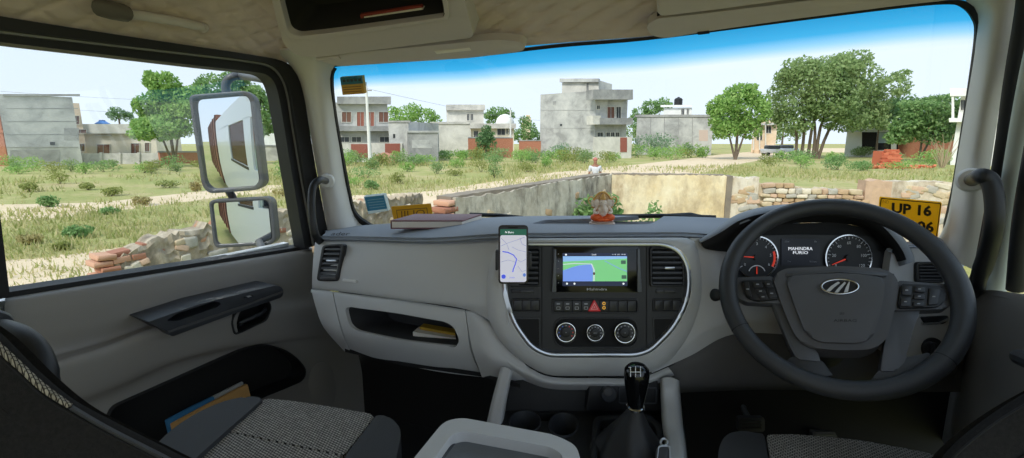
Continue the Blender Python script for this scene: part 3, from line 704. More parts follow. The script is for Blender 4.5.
slab('switch_knob', ell(934, 349, 6.5, 6.5, 24), RE, .005, .018, M_BUTTON, hs, bev=.003)
slab('switch_grip', rrect(932.6, 342.8, 935.4, 355.2, 1, 2), RE, .016, .024, M_ARM, hs, bev=.001)
# passenger end vent
vo = rpoly([(322, 245), (344, 243.5), (338, 281.5), (316, 281)], 4, 4); vi = rpoly([(324.5, 247), (341, 246), (336, 275), (319.5, 274.5)], 2.5, 4)
vv = vent(dash, vo, vi, PASS, 6, o=.032, knob=(331, 261))
slab('vent_wheel', rpoly([(320, 276.5), (335.5, 277), (335, 280), (319.6, 279.6)], 1, 2), PASS, .03, .044, M_DARKGREY, vv, bev=.001)
slab('badge_plate', rpoly([(342.5, 278.6), (356.5, 280.2), (356, 283), (342, 281.4)], .8, 2), PASS, .03, .041, mat('pale_plate', (214, 214, 212), .4), dash, bev=.0008)
text('dash_lettering', 'ader', Surf(pad), 340.5, 233.6, 3.4, M_BLACKSOFT, dash, off=.003, width=19, shear=.3)

# ---------------- centre stack
st = thing('centre_stack', 'black centre control stack with a silver trim surround', 'control panel')
slab('stack_panel', t_in, CS, -.04, .002, M_BLACK, st)
ring('silver_trim', t_out, t_in, CS, -.03, .017, M_SILVER, st, bev=.004)
slab('seam', rrect(541.4, 246, 542.4, 354, .2, 1), CS, .0, .0024, M_BLACKSOFT, st); slab('seam', rrect(646, 246, 647, 354, .2, 1), CS, .0, .0024, M_BLACKSOFT, st)
vent(st, rpoly([(650, 247), (676, 247), (684, 255), (685, 287), (650.5, 287)], [3, 4, 4, 3, 3], 4), rpoly([(652, 249), (675.5, 249), (682, 256), (683, 285), (652.5, 285)], [2, 3, 3, 2, 2], 4), CS, 7, knob=(670, 268), o=.002)
vent(st, rpoly([(541, 247), (517, 247), (510, 255), (509, 287), (540.5, 287)], [3, 4, 4, 3, 3], 4), rpoly([(539, 249), (517.5, 249), (512, 256), (511, 285), (538.5, 285)], [2, 3, 3, 2, 2], 4), CS, 7, o=.002)
for x0, x1 in ((656, 677), (511, 534)):
    lv = slab('vent_lever', rrect(x0, 289.5, x1, 293.5, 2), CS, .0, .005, M_BUTTON, st, bev=.001)
    xm = (x0 + x1) / 2 + 3; slab('lever_tab', rrect(xm - 5, 290.3, xm + 5, 292.3, .8, 2), CS, .004, .009, M_DARKGREY, lv, bev=.001)
for x0, x1 in ((653, 683), (511.5, 541)):
    ring('switch_frame', rrect(x0, 298.5, x1, 312, 2.5), rrect(x0 + 1.4, 300, x1 - 1.4, 310.5, 1.5), CS, .0, .006, M_BLACK, st, bev=.0015)
    for k in range(3):
        wd = (x1 - x0 - 3.4) / 3; a = x0 + 1.7 + k * wd
        slab('blank_switch', rrect(a + .3, 300.4, a + wd - .3, 310.2, .8, 2), CS, .0, .0048, M_BUTTON, st, bev=.001)
slab('cubby', rpoly([(654, 319), (684, 319), (680, 328), (668, 341), (655, 349)], 2, 3), CS, .0, .0034, M_BLACKSOFT, st)
slab('cubby', rpoly([(514, 319), (539, 319), (539, 351), (532, 347), (521, 334)], 2, 3), CS, .0, .0034, M_BLACKSOFT, st)
ring('cubby_rim', rpoly([(653, 318), (685, 318), (681, 328.5), (668.6, 342), (654, 351)], 2, 3), rpoly([(654, 319), (684, 319), (680, 328), (668, 341), (655, 349)], 2, 3), CS, .0, .0045, M_BUTTON, st)
ring('cubby_rim', rpoly([(512.8, 318), (540, 318), (540, 353), (531.4, 348.2), (520, 334.6)], 2, 3), rpoly([(514, 319), (539, 319), (539, 351), (532, 347), (521, 334)], 2, 3), CS, .0, .0045, M_BUTTON, st)
# row of switches
ring('switch_frame', rrect(552, 299, 638.5, 313.5, 3), rrect(553.6, 300.6, 637, 312, 2), CS, .0, .007, M_BUTTON, st, bev=.002)
for k in range(9):
    x0 = 554 + k * 9.2; x1 = x0 + 8.8
    if k == 4:
        hz = slab('hazard_switch', rpoly([(594.5, 299.6), (601, 311.5), (588, 311.5)], 1, 2), CS, .0, .009, mat('hazard_red', (196, 40, 44), .35, emit=.12), st, bev=.001)
        tri = [(594.5, 302.5), (598.4, 309.6), (590.6, 309.6)]
        ring('hazard_mark', tri, inset(tri, .8), CS, .009, .0094, mat('hazard_mark', (240, 150, 150), .5), hz)
        tri = inset(tri, 1.7); ring('hazard_mark', tri, inset(tri, .6), CS, .009, .0094, mat('hazard_mark', (240, 150, 150), .5), hz)
        continue
    sw = slab('rocker_switch', rrect(x0, 301, x1, 311.8, .8, 2), CS, .0, .006, M_BUTTON, st, bev=.0012)
    if k < 4:
        slab('switch_symbol', rrect(x0 + 2.6, 303.2, x1 - 2.6, 304.6, .4, 1), CS, .006, .0064, M_GREYPRINT, sw)
        ring('switch_symbol', rrect(x0 + 2.4, 306.6, x1 - 2.4, 309.6, .5, 2), rrect(x0 + 3, 307.2, x1 - 3, 309, .3, 2), CS, .006, .0064, M_GREYPRINT, sw)
    if k == 5:
        for yy in (303.5, 307.8): ring('amber_symbol', ell(x0 + 4, yy, 1.7, 1.7, 12), ell(x0 + 4, yy, .9, .9, 12), CS, .006, .0065, mat('amber_lamp', (230, 170, 60), .5, emit=.5), sw)
# climate knobs
ring('climate_frame', rrect(553, 317.5, 638.5, 348, 13, 6), rrect(554.4, 318.8, 637.2, 346.8, 12, 6), CS, .0, .005, M_BUTTON, st, bev=.001)
slab('climate_plate', rrect(554.4, 318.8, 637.2, 346.8, 12, 6), CS, .0, .0028, M_BLACKSOFT, st)
for x, y, r, kind in ((566, 332.5, 10, 0), (595.2, 333, 8.6, 1), (625, 333, 10.6, 2)):
    kb = lathe('climate_knob', [(r * .0024, 0), (r * .0024, .012), (r * .0023, .014), (r * .0019, .0145)], CS.at(x, y, .002), M_BUTTON, st, axis=-AX, n=32)
    ring('chrome_ring', ell(x, y, r, r, 36), ell(x, y, r * .88, r * .88, 36), CS, .014, .0172, M_CHROME, kb, bev=.001)
    slab('knob_face', ell(x, y, r * .5, r * .5, 28), CS, .016, .022, M_BLACK, kb, bev=.0015)
    text('knob_mark', ('+', 'A/C', '*')[kind], CS, x, y, 1.6, M_GREYPRINT, kb, off=.0225)
    for q in range(9):
        a = math.radians(150 + q * 30); rr = r * .69
        mm = M_GREYPRINT if kind else mat('blue_mark', (70, 110, 210), .5) if q < 4 else mat('red_mark', (210, 60, 50), .5) if q > 4 else M_GREYPRINT
        cx, cy = x + math.cos(a) * rr, y + math.sin(a) * rr
        slab('scale_mark', ell(cx, cy, .75, .75, 8), CS, .0155, .0168, mm, kb)

# ---------------- head unit
hu = thing('head_unit', 'touchscreen head unit showing a navigation map in the centre stack', 'car stereo')
slab('fascia', rrect(553.5, 246.5, 640, 292.5, 2), CS, -.02, .012, M_GLOSS, hu, bev=.002)
for x0, x1 in ((552, 556.3), (637.6, 642)): slab('side_trim', rpoly([(x0 + (2.4 if x0 < 560 else 0), 249), (x1 - (0 if x0 < 560 else 2.4), 249), (x1, 292), (x0, 292)], .6, 2), CS, .0, .015, mat('stereo_side_grey', (92, 96, 102), .35), hu, bev=.001)
def screenmat(name, c, e=.75):
    return mat(name, c, .35, emit=e)
sc = slab('screen', rrect(562.5, 253, 627.5, 286, .5, 1), CS, .011, .0128, screenmat('screen_navy', (22, 32, 66), .5), hu)
slab('map_land', [(563, 256.3), (627, 256.3), (627, 281.3), (563, 281.3)], CS, .0128, .0131, screenmat('map_green', (118, 196, 128)), sc)
slab('map_sky', [(563, 256.3), (627, 256.3), (627, 258.4), (563, 261.6)], CS, .0131, .0133, screenmat('map_sky', (140, 182, 232)), sc)
slab('map_lake', [(563, 270.5), (570, 268), (578, 265.6), (586, 264.6), (592, 264.4), (593, 270), (592.6, 281.3), (563, 281.3)], CS, .0131, .0133, screenmat('map_blue', (112, 146, 226)), sc)
strip('map_road', [(591, 264), (593.4, 270), (593.2, 281)], [(592.2, 264), (594.8, 270), (594.6, 281)], CS, .0133, .0135, screenmat('map_road', (200, 208, 214)), sc)
strip('map_road', [(604, 261), (618, 268.5), (627, 272)], [(605.2, 260.6), (619, 267.6), (627, 270.8)], CS, .0133, .0135, screenmat('map_road_b', (120, 170, 190)), sc)
strip('map_road', [(563, 264), (575, 263), (592, 263.6)], [(563, 264.8), (575, 263.8), (592, 264.4)], CS, .0133, .0135, screenmat('map_road', (200, 208, 214)), sc)
slab('map_pin', ell(594, 273.6, 1.2, 1.5, 10), CS, .0135, .0137, screenmat('map_pin', (90, 60, 60), .4), sc)
for x, y in ((623.4, 262.2), (624, 277)): slab('map_button', rrect(x - 2.4, y - 1.8, x + 2.4, y + 1.8, .4, 1), CS, .0133, .0136, screenmat('map_btn', (70, 110, 90), .4), sc)
text('screen_text', 'Small', CS, 594, 254.6, 1.5, screenmat('screen_white', (230, 234, 240), .9), sc, off=.0135)
text('screen_text', 'II  IE  (0)  10:40', CS, 619, 254.6, 1.3, MATS['screen_white'], sc, off=.0135, width=13)
for x, y in ((566, 254.7), (567, 283.7), (574.5, 283.7), (623.5, 283.7)): slab('screen_icon', ell(x, y, 1.0, 1.0, 8), CS, .0128, .0134, MATS['screen_white'], sc)
text('brand_lettering', 'Mahindra', CS, 597, 289.2, 2.4, M_WHITEPRINT, hu, off=.0126, width=20)
for k in range(5): slab('side_key', ell(558.4, 254 + k * 7.2, .55, .55, 8), CS, .012, .0126, M_GREYPRINT, hu)

# ---------------- instrument cluster
ic = thing('instrument_cluster', 'black instrument cluster with two round dials and a small display', 'instrument cluster')
face = rpoly([(735, 300), (734, 245), (745, 232), (775, 224), (840, 222), (872, 230), (890, 245), (894, 300)], [4, 12, 10, 14, 14, 14, 12, 4], 4)
slab('cluster_back', face, CL, -.03, .0, M_BLACKSOFT, ic)
lens = rpoly([(737, 299), (737, 243), (752, 236), (800, 234.5), (872, 236), (888, 244), (891, 299)], [3, 8, 8, 10, 8, 8, 3], 4)
slab('cluster_panel', lens, CL, .0, .004, mat('cluster_black', (20, 21, 24), .4), ic)
M_NEEDLE = mat('needle_red', (226, 66, 44), .4, emit=.35)
def dial(cx, cy, r, needle, nums, a0, a1, redzone=False):
    d = slab('dial', ell(cx, cy, r, r, 44), CL, .003, .006, mat('dial_face', (34, 35, 38), .5), ic)
    ring('dial_ring', ell(cx, cy, r + .6, r + .6, 48), ell(cx, cy, r - .6, r - .6, 48), CL, .004, .010, M_CHROME, d)
    bm = bmesh.new(); n = 24
    for k in range(n + 1):
        a = math.radians(a0 + (a1 - a0) * k / n); r0, r1 = (r * .80 if k % 4 == 0 else r * .87), r * .93; hw = .28
        dx, dy = math.cos(a), math.sin(a); px, py = -dy * hw, dx * hw
        pts = [(cx + dx * r0 + px, cy + dy * r0 + py), (cx + dx * r1 + px, cy + dy * r1 + py), (cx + dx * r1 - px, cy + dy * r1 - py), (cx + dx * r0 - px, cy + dy * r0 - py)]
        add_slab(bm, [CL.at(x, y, .0066) for x, y in pts], [CL.at(x, y, .006) for x, y in pts])
    tag(obj('tick_marks', bm, M_WHITEPRINT, d, 0), kind='stuff')
    for k, s in enumerate(nums):
        a = math.radians(a0 + (a1 - a0) * k / (len(nums) - 1)); text('dial_number', s, CL, cx + math.cos(a) * r * .66, cy + math.sin(a) * r * .66, r * .13, M_WHITEPRINT, d, off=.0066)
    a = math.radians(needle); dx, dy = math.cos(a), math.sin(a)
    slab('needle', [(cx - dx * 2 - dy * .8, cy - dy * 2 + dx * .8), (cx + dx * r * .78 - dy * .3, cy + dy * r * .78 + dx * .3), (cx + dx * r * .78 + dy * .3, cy + dy * r * .78 - dx * .3), (cx - dx * 2 + dy * .8, cy - dy * 2 - dx * .8)], CL, .0085, .010, M_NEEDLE, d)
    slab('needle_cap', ell(cx, cy, r * .13, r * .13, 16), CL, .006, .012, M_BLACK, d)
    if redzone:
        A = [(cx + r * .9 * math.cos(math.radians(t)), cy + r * .9 * math.sin(math.radians(t))) for t in range(-20, 31, 10)]
        Bq = [(cx + r * .8 * math.cos(math.radians(t)), cy + r * .8 * math.sin(math.radians(t))) for t in range(-20, 31, 10)]
        strip('red_zone', A, Bq, CL, .006, .0068, M_NEEDLE, d)
    return d
d1 = dial(757, 257.5, 21, 184, ['0', '1', '2', '3', '4', '5', '6'], 150, 390, True)
ga = [(757 + 9 * math.cos(math.radians(t)), 274 + 9 * math.sin(math.radians(t))) for t in range(200, 341, 14)]
gb = [(757 + 8 * math.cos(math.radians(t)), 274 + 8 * math.sin(math.radians(t))) for t in range(200, 341, 14)]
strip('fuel_arc', ga, gb, CL, .0066, .0072, M_WHITEPRINT, d1)
slab('fuel_needle', [(756.4, 274), (757.6, 274), (757.3, 266.5), (756.7, 266.5)], CL, .008, .009, M_NEEDLE, d1)
d2 = dial(849, 258, 23, 158, ['0', '20', '40', '60', '80', '100', '120'], 150, 390)
ds = slab('display', rrect(781.5, 239, 820, 265.5, .6, 1), CL, .004, .0065, screenmat('display_navy', (14, 18, 30), .25), ic)
text('display_text', 'MAHINDRA', CL, 800.5, 248.6, 3.2, MATS['screen_white'], ds, off=.0068, width=24)
text('display_text', 'FURIO', CL, 800.5, 252.6, 3.0, MATS['screen_white'], ds, off=.0068, width=15)
text('display_text', '12:41', CL, 787, 241.6, 1.6, M_GREYPRINT, ds, off=.0068)
text('display_text', '10', CL, 815.5, 241.6, 1.8, M_GREYPRINT, ds, off=.0068)
text('display_text', 'Trip', CL, 789, 261.6, 1.8, M_GREYPRINT, ds, off=.0068)
text('display_text', '0.0 km', CL, 813, 261.6, 1.8, M_GREYPRINT, ds, off=.0068)
# hood over the instruments
hr = [PL3([(700, 240, 1.175), (718, 227, 1.22), (738, 214, 1.25), (765, 206.5, 1.26), (800, 203.5, 1.26), (840, 203, 1.24), (872, 211, 1.21), (895, 228, 1.17), (912, 250, 1.13), (916, 262, 1.12)]),
      PL3([(699, 240, 1.145), (717, 229, 1.14), (738, 216, 1.13), (764, 208.5, 1.12), (800, 205.5, 1.12), (840, 205, 1.115), (872, 213, 1.105), (894, 230, 1.095), (910, 250, 1.09), (913, 262, 1.09)]),
      PL3([(701, 243, 1.135), (720, 233, 1.115), (740, 221, 1.09), (766, 213.5, 1.085), (800, 210.5, 1.085), (840, 210, 1.085), (870, 218, 1.085), (889, 233, 1.085), (903, 252, 1.085), (907, 264, 1.085)]),
      PL3([(706, 249, 1.14), (724, 241, 1.12), (742, 228, 1.105), (768, 220, 1.1), (800, 217, 1.1), (840, 217, 1.1), (866, 224, 1.1), (883, 237, 1.1), (896, 254, 1.1), (900, 266, 1.1)]),
      PL3([(727, 252, 1.15), (734, 245, 1.14), (746, 233, 1.135), (770, 226, 1.135), (800, 223, 1.135), (838, 223, 1.135), (862, 228, 1.135), (878, 240, 1.135), (889, 254, 1.135), (893, 266, 1.135)])]
hood = loft('hood', hr, M_PAD, ic, nu=60, nv=26, thick=.006, smooth=60)
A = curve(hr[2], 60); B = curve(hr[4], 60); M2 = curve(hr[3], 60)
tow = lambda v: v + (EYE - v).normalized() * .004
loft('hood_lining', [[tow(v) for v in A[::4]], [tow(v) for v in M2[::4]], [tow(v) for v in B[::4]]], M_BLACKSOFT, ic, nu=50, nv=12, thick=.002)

# ---------------- steering column and wheel
YAW = math.radians(27.4); TILT = math.radians(38.7)
we1 = Vector((math.cos(YAW), -math.sin(YAW), 0)); wh_h = Vector((-math.sin(YAW), -math.cos(YAW), 0))
wn = (wh_h * math.cos(TILT) + UPZ * math.sin(TILT)).normalized(); we2 = wn.cross(we1)
WC = P(834.8, 290.1, .95); WR = .1934
WH = Plane(WC, wn)
colm = thing('steering_column', 'dark steering column shroud with a control stalk behind the wheel', 'steering column')
bm = bmesh.new(); add_tube(bm, [WC - wn * .03, WC - wn * .10, WC - wn * .2, WC - wn * .32], [.05, .062, .07, .075], 20); obj('shroud', bm, M_BLACK, colm)
tube('stalk', [WC - wn * .06, P(745, 297, 1.05), P(722, 295.5, 1.05)], [.006, .006, .007], M_BLACK, colm, 10)
lathe('stalk_cap', [(.004, -.006), (.013, -.004), (.014, .003), (.009, .006), (.003, .007)], P(716, 295, 1.05), M_BLACK, colm, axis=(P(712, 295, 1.04) - P(724, 296, 1.06)).normalized(), n=20)
whl = thing('steering_wheel', 'four spoke black leather steering wheel with an oval emblem', 'steering wheel')
rim = [WC + we1 * math.cos(2 * math.pi * k / 96) * WR + we2 * math.sin(2 * math.pi * k / 96) * WR for k in range(96)]
bm = bmesh.new(); add_tube(bm, rim, [  .0178 + .0022 * (1 if 12 < (k % 48) < 36 else 0) * 0 for k in range(96)], 16, True, 1.0, up=wn); obj('rim', bm, M_LEATHER, whl, 60)
for k in (57, 87):                                               # stitched joints of the rim cover
    p, q2 = rim[k], rim[k + 1]; bm = bmesh.new(); add_tube(bm, [p, p + (q2 - p) * .12], .0181, 16); obj('rim_joint', bm, M_BLACKSOFT, whl)
WHF = WH
hubp = rpoly([(772, 276), (784, 268.5), (838, 265.5), (888, 268.5), (900, 279), (896, 306), (887, 340), (872, 349.5), (838, 350.5), (808, 347), (795, 336), (782, 306)], [6, 8, 20, 8, 8, 14, 10, 10, 16, 10, 8, 14], 4)
hb = slab('hub_cover', hubp, WH, -.055, .0, M_HUB, whl, bev=.008, seg=3)
inn = rpoly([(785, 276), (838, 272.5), (886, 276), (883, 306), (874, 337), (860, 343), (820, 342), (806, 334), (794, 304)], [8, 20, 8, 14, 8, 8, 8, 8, 14], 4)
slab('hub_pad', inn, WH, -.01, .007, M_HUB, whl, bev=.006, seg=3)
slab('hub_wing', rpoly([(787, 272.3), (838, 269.5), (889, 272.6), (887, 276.5), (838, 272), (786, 276)], 2, 2), WH, -.01, .004, M_SPOKE, whl, bev=.002)
# emblem: an oval with three rising strokes
em = ring('emblem', ell(840, 286.3, 19.5, 8, 40), ell(840, 286.3, 17.4, 6.5, 40), WH, .004, .013, M_CHROME, whl, bev=.0015)
slab('emblem_field', ell(840, 286.3, 17.4, 6.5, 40), WH, .005, .0085, M_BUTTON, em)
for A, Bq in (([(826, 291), (831, 286), (838, 281.5)], [(829.5, 291.6), (834.5, 286.8), (840, 282.6)]),
              ([(834.5, 292.3), (839, 287), (844.5, 281.8)], [(838, 292.5), (842, 287.6), (846, 282.8)]),
              ([(844, 292.4), (846, 287), (849, 281.6)], [(848, 292), (849, 287), (850, 282)])):
    strip('emblem_stroke', A, Bq, WH, .008, .0125, mat('emblem_satin', (206, 208, 210), .35, .3), em)
text('hub_lettering', 'SRS', WH, 842, 313.5, 2.2, M_BLACKSOFT, whl, off=.0073)
text('hub_lettering', 'AIRBAG', WH, 845, 320.5, 2.6, M_BLACKSOFT, whl, off=.0073, width=23)
# spokes
def spoke(name, pts, o0, o1, m, bev=.006): return slab(name, rpoly(pts, 3, 3), WH, o0, o1, m, whl, bev=bev)
spoke('spoke', [(733, 277), (773, 275.5), (783, 304), (745, 302), (736, 296)], -.028, -.006, M_SPOKE)
spoke('spoke', [(898, 280), (952, 284), (957, 300), (945, 309), (893, 311)], -.028, -.006, M_SPOKE)
spoke('spoke', [(771, 300), (784, 306), (798, 338), (818, 352), (821, 362), (797, 359), (790, 347)], -.034, -.010, M_SPOKE)
spoke('spoke', [(893, 309), (921, 309), (913, 330), (905, 362), (896, 371), (880, 372), (884, 347)], -.034, -.010, M_SPOKE)
spoke('spoke_foot', [(792, 356), (822, 360), (834, 376), (812, 378), (780, 368)], -.03, -.012, M_LEATHER)
spoke('spoke_foot', [(880, 369), (904, 358), (930, 352), (934, 366), (908, 382), (868, 384)], -.03, -.012, M_LEATHER)
# button pods
def pod(pts, btns, lbl):
    p = slab('button_pod', rpoly(pts, 4, 3), WH, -.01, .001, M_BLACK, whl, bev=.003)
    for b in btns:
        q = slab('wheel_button', rpoly(b, 1.2, 2), WH, .0, .0042, M_BUTTON, p, bev=.0012)
        cx, cy = sum(x for x, y in b) / 4, sum(y for x, y in b) / 4
        slab('button_symbol', rrect(cx - 1.5, cy - .5, cx + 1.5, cy + .5, .3, 1), WH, .0042, .0046, M_GREYPRINT, q)
pod([(740, 280), (772, 279), (779, 299), (757, 301), (746, 297)], [[(743, 282), (748.5, 281.6), (752, 297), (747.5, 295.5)], [(752, 281.4), (761, 281), (763, 287), (754, 287.4)], [(755, 289), (764, 288.6), (766, 293), (757, 293.4)], [(763.5, 281), (770.6, 280.8), (773, 287), (766, 287.3)], [(767, 289), (774, 288.6), (777, 297), (769, 298.4)], [(758, 294.8), (766.5, 294.4), (767.5, 298.6), (760, 299)]], 0)
pod([(901, 283), (942, 286), (947, 291), (943, 304), (936, 307), (898, 308)], [[(902, 285), (912, 285.6), (911.5, 295), (901.4, 294.6)], [(901, 297), (911, 297.2), (910.5, 306), (900, 306)], [(914.4, 285.8), (925.6, 286.6), (925, 292), (914, 291.4)], [(914, 293.4), (925, 294), (924.6, 299), (913.6, 298.6)], [(913.4, 301), (924.4, 301.2), (924, 306), (913, 306)], [(929, 287.6), (941, 289), (938, 304), (928, 305)]], 1)
# ================================================================== CONSOLE BETWEEN THE SEATS
CONZ = EYE.z - .66; CON = Plane(Vector((0, 1, CONZ)), UPZ); CB = AP(1.19)
con = thing('floor_console', 'black floor console with two cup holders and pale grey side rails', 'console')
deck = slab('deck', [(500, 408), (683, 408), (690, 475), (690, 620), (440, 620), (470, 475)], CON, -.14, .0, M_BLACK, con, bev=.004)
for cx, cy, rx, ry in ((525, 421, 15.5, 10.5), (563.5, 424, 14.5, 11.5)):
    cut(deck, slab('cutter', ell(cx, cy, rx, ry, 28), CON, -.11, .05, M_BLACK, al=0))
cut(deck, slab('cutter', rrect(532, 413.5, 560, 421, 2), CON, -.03, .05, M_BLACK, al=0))
deck.data.materials.clear(); deck.data.materials.append(M_BLACK)
for cx, cy, rx, ry in ((525, 421, 15.5, 10.5), (563.5, 424, 14.5, 11.5)):
    ring('cup_holder', ell(cx, cy, rx * 1.05, ry * 1.06, 32), ell(cx, cy, rx * .97, ry * .97, 32), CON, -.10, .004, M_ARM, con, bev=.002)
slab('back_panel', [(500, 372), (668, 372), (676, 414), (496, 414)], CB, -.02, .0, M_BLACK, con)
slab('socket_panel', rpoly([(590, 380), (658, 380), (661, 411), (586, 411)], 2, 2), CB, .0, .03, M_BLACK, con, bev=.004)
sk = lathe('power_socket', [(.018, 0), (.019, .010), (.017, .014), (.005, .015)], CB.at(608, 393, .03), M_ARM, con, axis=-AX, n=24)
slab('socket_cap', ell(608, 392.5, 4.6, 4.4, 20), CB, .04, .05, M_DARKGREY, sk, bev=.002)
ring('blank_cover', rrect(619, 387.5, 657, 404, 2), rrect(620, 388.5, 656, 403, 1.5), CB, .028, .0325, M_ARM, con)
rl = [[AP(1.16).at(x, y, o) for x, y, o in r] for r in ([(501, 366, -.06), (492, 400, -.06), (486, 425, -.06), (474, 470, -.06)], [(501.5, 367, .02), (492.5, 400, .02), (487, 425, .02), (476, 470, .02)], [(507, 368, .03), (499, 400, .03), (494, 425, .03), (484, 470, .03)], [(512, 371, .02), (506, 400, .02), (502, 425, .02), (494, 470, .02)], [(513, 372, -.06), (507, 400, -.06), (503, 425, -.06), (496, 470, -.06)])]
loft('side_rail', rl, M_DASH, con, nu=16, nv=20, thick=.004)
R16 = AP(1.16)
def rrl(x, dy, o, xs, oc_): return [R16.at(660 + x, 378 + dy, o), R16.at(660.5 + x + xs * .3, 396 + dy, o), CON.at(662 + x + xs, 424 + dy * .3, oc_), CON.at(665 + x + xs, 446, oc_), CON.at(667 + x + xs, 480, oc_)]
rl = [rrl(0, 0, -.06, 0, -.01), rrl(1, .6, .02, 0, .035), rrl(9, -.4, .032, .5, .045), rrl(18, 2, .022, 1.5, .035), rrl(20, 4, -.06, 1.5, -.05)]
loft('side_rail', rl, M_DASH, con, nu=24, nv=20, thick=.004)
# gear lever
gr = thing('gear_lever', 'black gear lever with a shift pattern on its knob and pleated boot', 'gear lever')
fo = rpoly([(593, 415), (648, 411), (664, 424), (667, 475), (588, 478)], [8, 8, 10, 8, 8], 4); fi = rpoly([(600, 419), (645, 416), (656, 427), (658, 470), (597, 472)], [8, 8, 8, 8, 8], 4)
ring('boot_frame', fo, fi, CON, .0, .022, M_BLACK, gr, bev=.006)
base_c = CON.at(629, 452, .01); neck = P(635.5, 408, .985); axis = (P(637, 365, .965) - neck).normalized()
bm = bmesh.new(); NS, NL = 40, 12; L = []
for j in range(NL):
    t = j / (NL - 1); r0 = .062 * (1 - t) ** 1.15 + .013; c = base_c.lerp(neck, t)
    L.append([bm.verts.new(c + Vector((math.cos(a) * 1.02, math.sin(a) * 1.15, 0)) * (r0 * (1 + .10 * (1 - t) * math.sin(a * 7 + j * .55)))) for a in [2 * math.pi * k / NS for k in range(NS)]])
for a, b in zip(L, L[1:]):
    for k in range(NS): bm.faces.new((a[k], a[(k + 1) % NS], b[(k + 1) % NS], b[k]))
obj('boot', bm, mat('boot_leather', (30, 30, 32), .5, bump=(500, .6)), gr, 70)
lathe('neck_ring', [(.015, -.004), (.0185, 0), (.0185, .004), (.016, .006)], neck, M_CHROME, gr, axis=axis)
lathe('knob', [(.0155, .004), (.018, .02), (.0215, .04), (.0245, .062), (.0255, .076), (.024, .087), (.018, .094), (.008, .097), (.001, .0975)], neck, M_GLOSS, gr, axis=axis, n=32)
KP = Plane(neck + axis * .079 - AX * .0255, (-AX + axis * .35)); 
kc = [(629.5, 365.5), (634, 365), (638.6, 364.8)]
for a, b in (((630.5, 367), (630.5, 377)), ((635.5, 366.6), (635.5, 377)), ((640.5, 366.6), (640.5, 376.6)), ((630, 372), (641, 372)), ((631, 367.4), (628.6, 367.4))):
    pa, pb = KP.at(*a, .0015), KP.at(*b, .0015)
    tube('shift_mark', [pa, pb], .0008, M_WHITEPRINT, gr, 6)
# armrest box in the foreground
ABZ = EYE.z - .42; AB = Plane(Vector((0, .7, ABZ)), UPZ)
ab = thing('console_box', 'pale grey rimmed console box lid with a dark tray between the seats', 'console box')
ao = rpoly([(380, 500), (444, 421), (462, 417.5), (556, 435), (577, 446), (590, 500)], [10, 14, 8, 10, 8, 10], 5)
ai = rpoly([(404, 500), (452, 434), (464, 431), (551, 447), (562, 454), (568, 500)], [8, 10, 6, 8, 5, 8], 5)
ring('lid_rim', ao, ai, AB, -.05, .012, M_DASH, ab, bev=.003)
slab('lid_tray', ai, AB, -.04, -.004, mat('tray_slate', (104, 110, 116), .5, bump=(400, .3)), ab)
ai2 = rpoly([(414, 500), (457, 441), (466, 438), (546, 453), (554, 460), (558, 500)], [8, 8, 6, 8, 5, 8], 5)
ring('tray_lip', ai, ai2, AB, -.006, .001, M_ARM, ab, bev=.002, o1i=-.003)
slab('box_body', [((x - 480) * .96 + 480, (y - 470) * .96 + 470) for x, y in ao], AB, -.40, -.045, M_DARKGREY, ab)
# key fob beside the gear lever
kf = thing('key_fob', 'silver edged key fob with a loop beside the gear lever', 'key fob')
KF = Plane(CON.at(664, 452, .066), (UPZ - AX * .8)); 
slab('fob_body', rpoly([(659, 446), (669.5, 446), (669.5, 470), (656.5, 470)], 3, 3), KF, -.014, .003, M_VINYL, kf, bev=.003)
ring('fob_edge', rpoly([(658, 445), (670.5, 445), (670.5, 471), (655.5, 471)], 3, 3), rpoly([(659.2, 446.4), (669.3, 446.4), (669.3, 469.8), (656.8, 469.8)], 3, 3), KF, -.012, .005, M_SILVER, kf, bev=.001)
tube('loop', [KF.at(664 + 3.4 * math.cos(t), 442.2 + 3.6 * math.sin(t), .0) for t in [2 * math.pi * k / 20 for k in range(20)]], .0024, M_SILVER, kf, 8, True)
# pedals
for nm, x, y, wd, lb in (('clutch_pedal', 752, 424, 13, 'clutch pedal, dark rubber pad left of the steering column'), ('brake_pedal', 826, 438, 13, 'brake pedal, dark rubber pad below the steering wheel hub')):
    pt = thing(nm, lb, 'pedal'); q = AP(1.42)
    slab('pedal_pad', rrect(x - wd, y - 6, x + wd, y + 8, 2), q, .0, .02, mat('pedal_rubber', (58, 57, 56), .7, bump=(150, .8)), pt, bev=.004)
    tube('pedal_arm', [q.at(x, y, .0), q.at(x - 8, y - 14, -.05), q.at(x - 14, y - 40, -.12), q.at(x - 16, y - 62, -.2)], .009, mat('pedal_steel', (86, 86, 84), .5, .6), pt, 8)
    for k in range(3): slab('pad_rib', rrect(x - wd + 3, y - 3.4 + k * 3.6, x + wd - 3, y - 2 + k * 3.6, .5, 1), q, .019, .024, M_BLACK, pt)

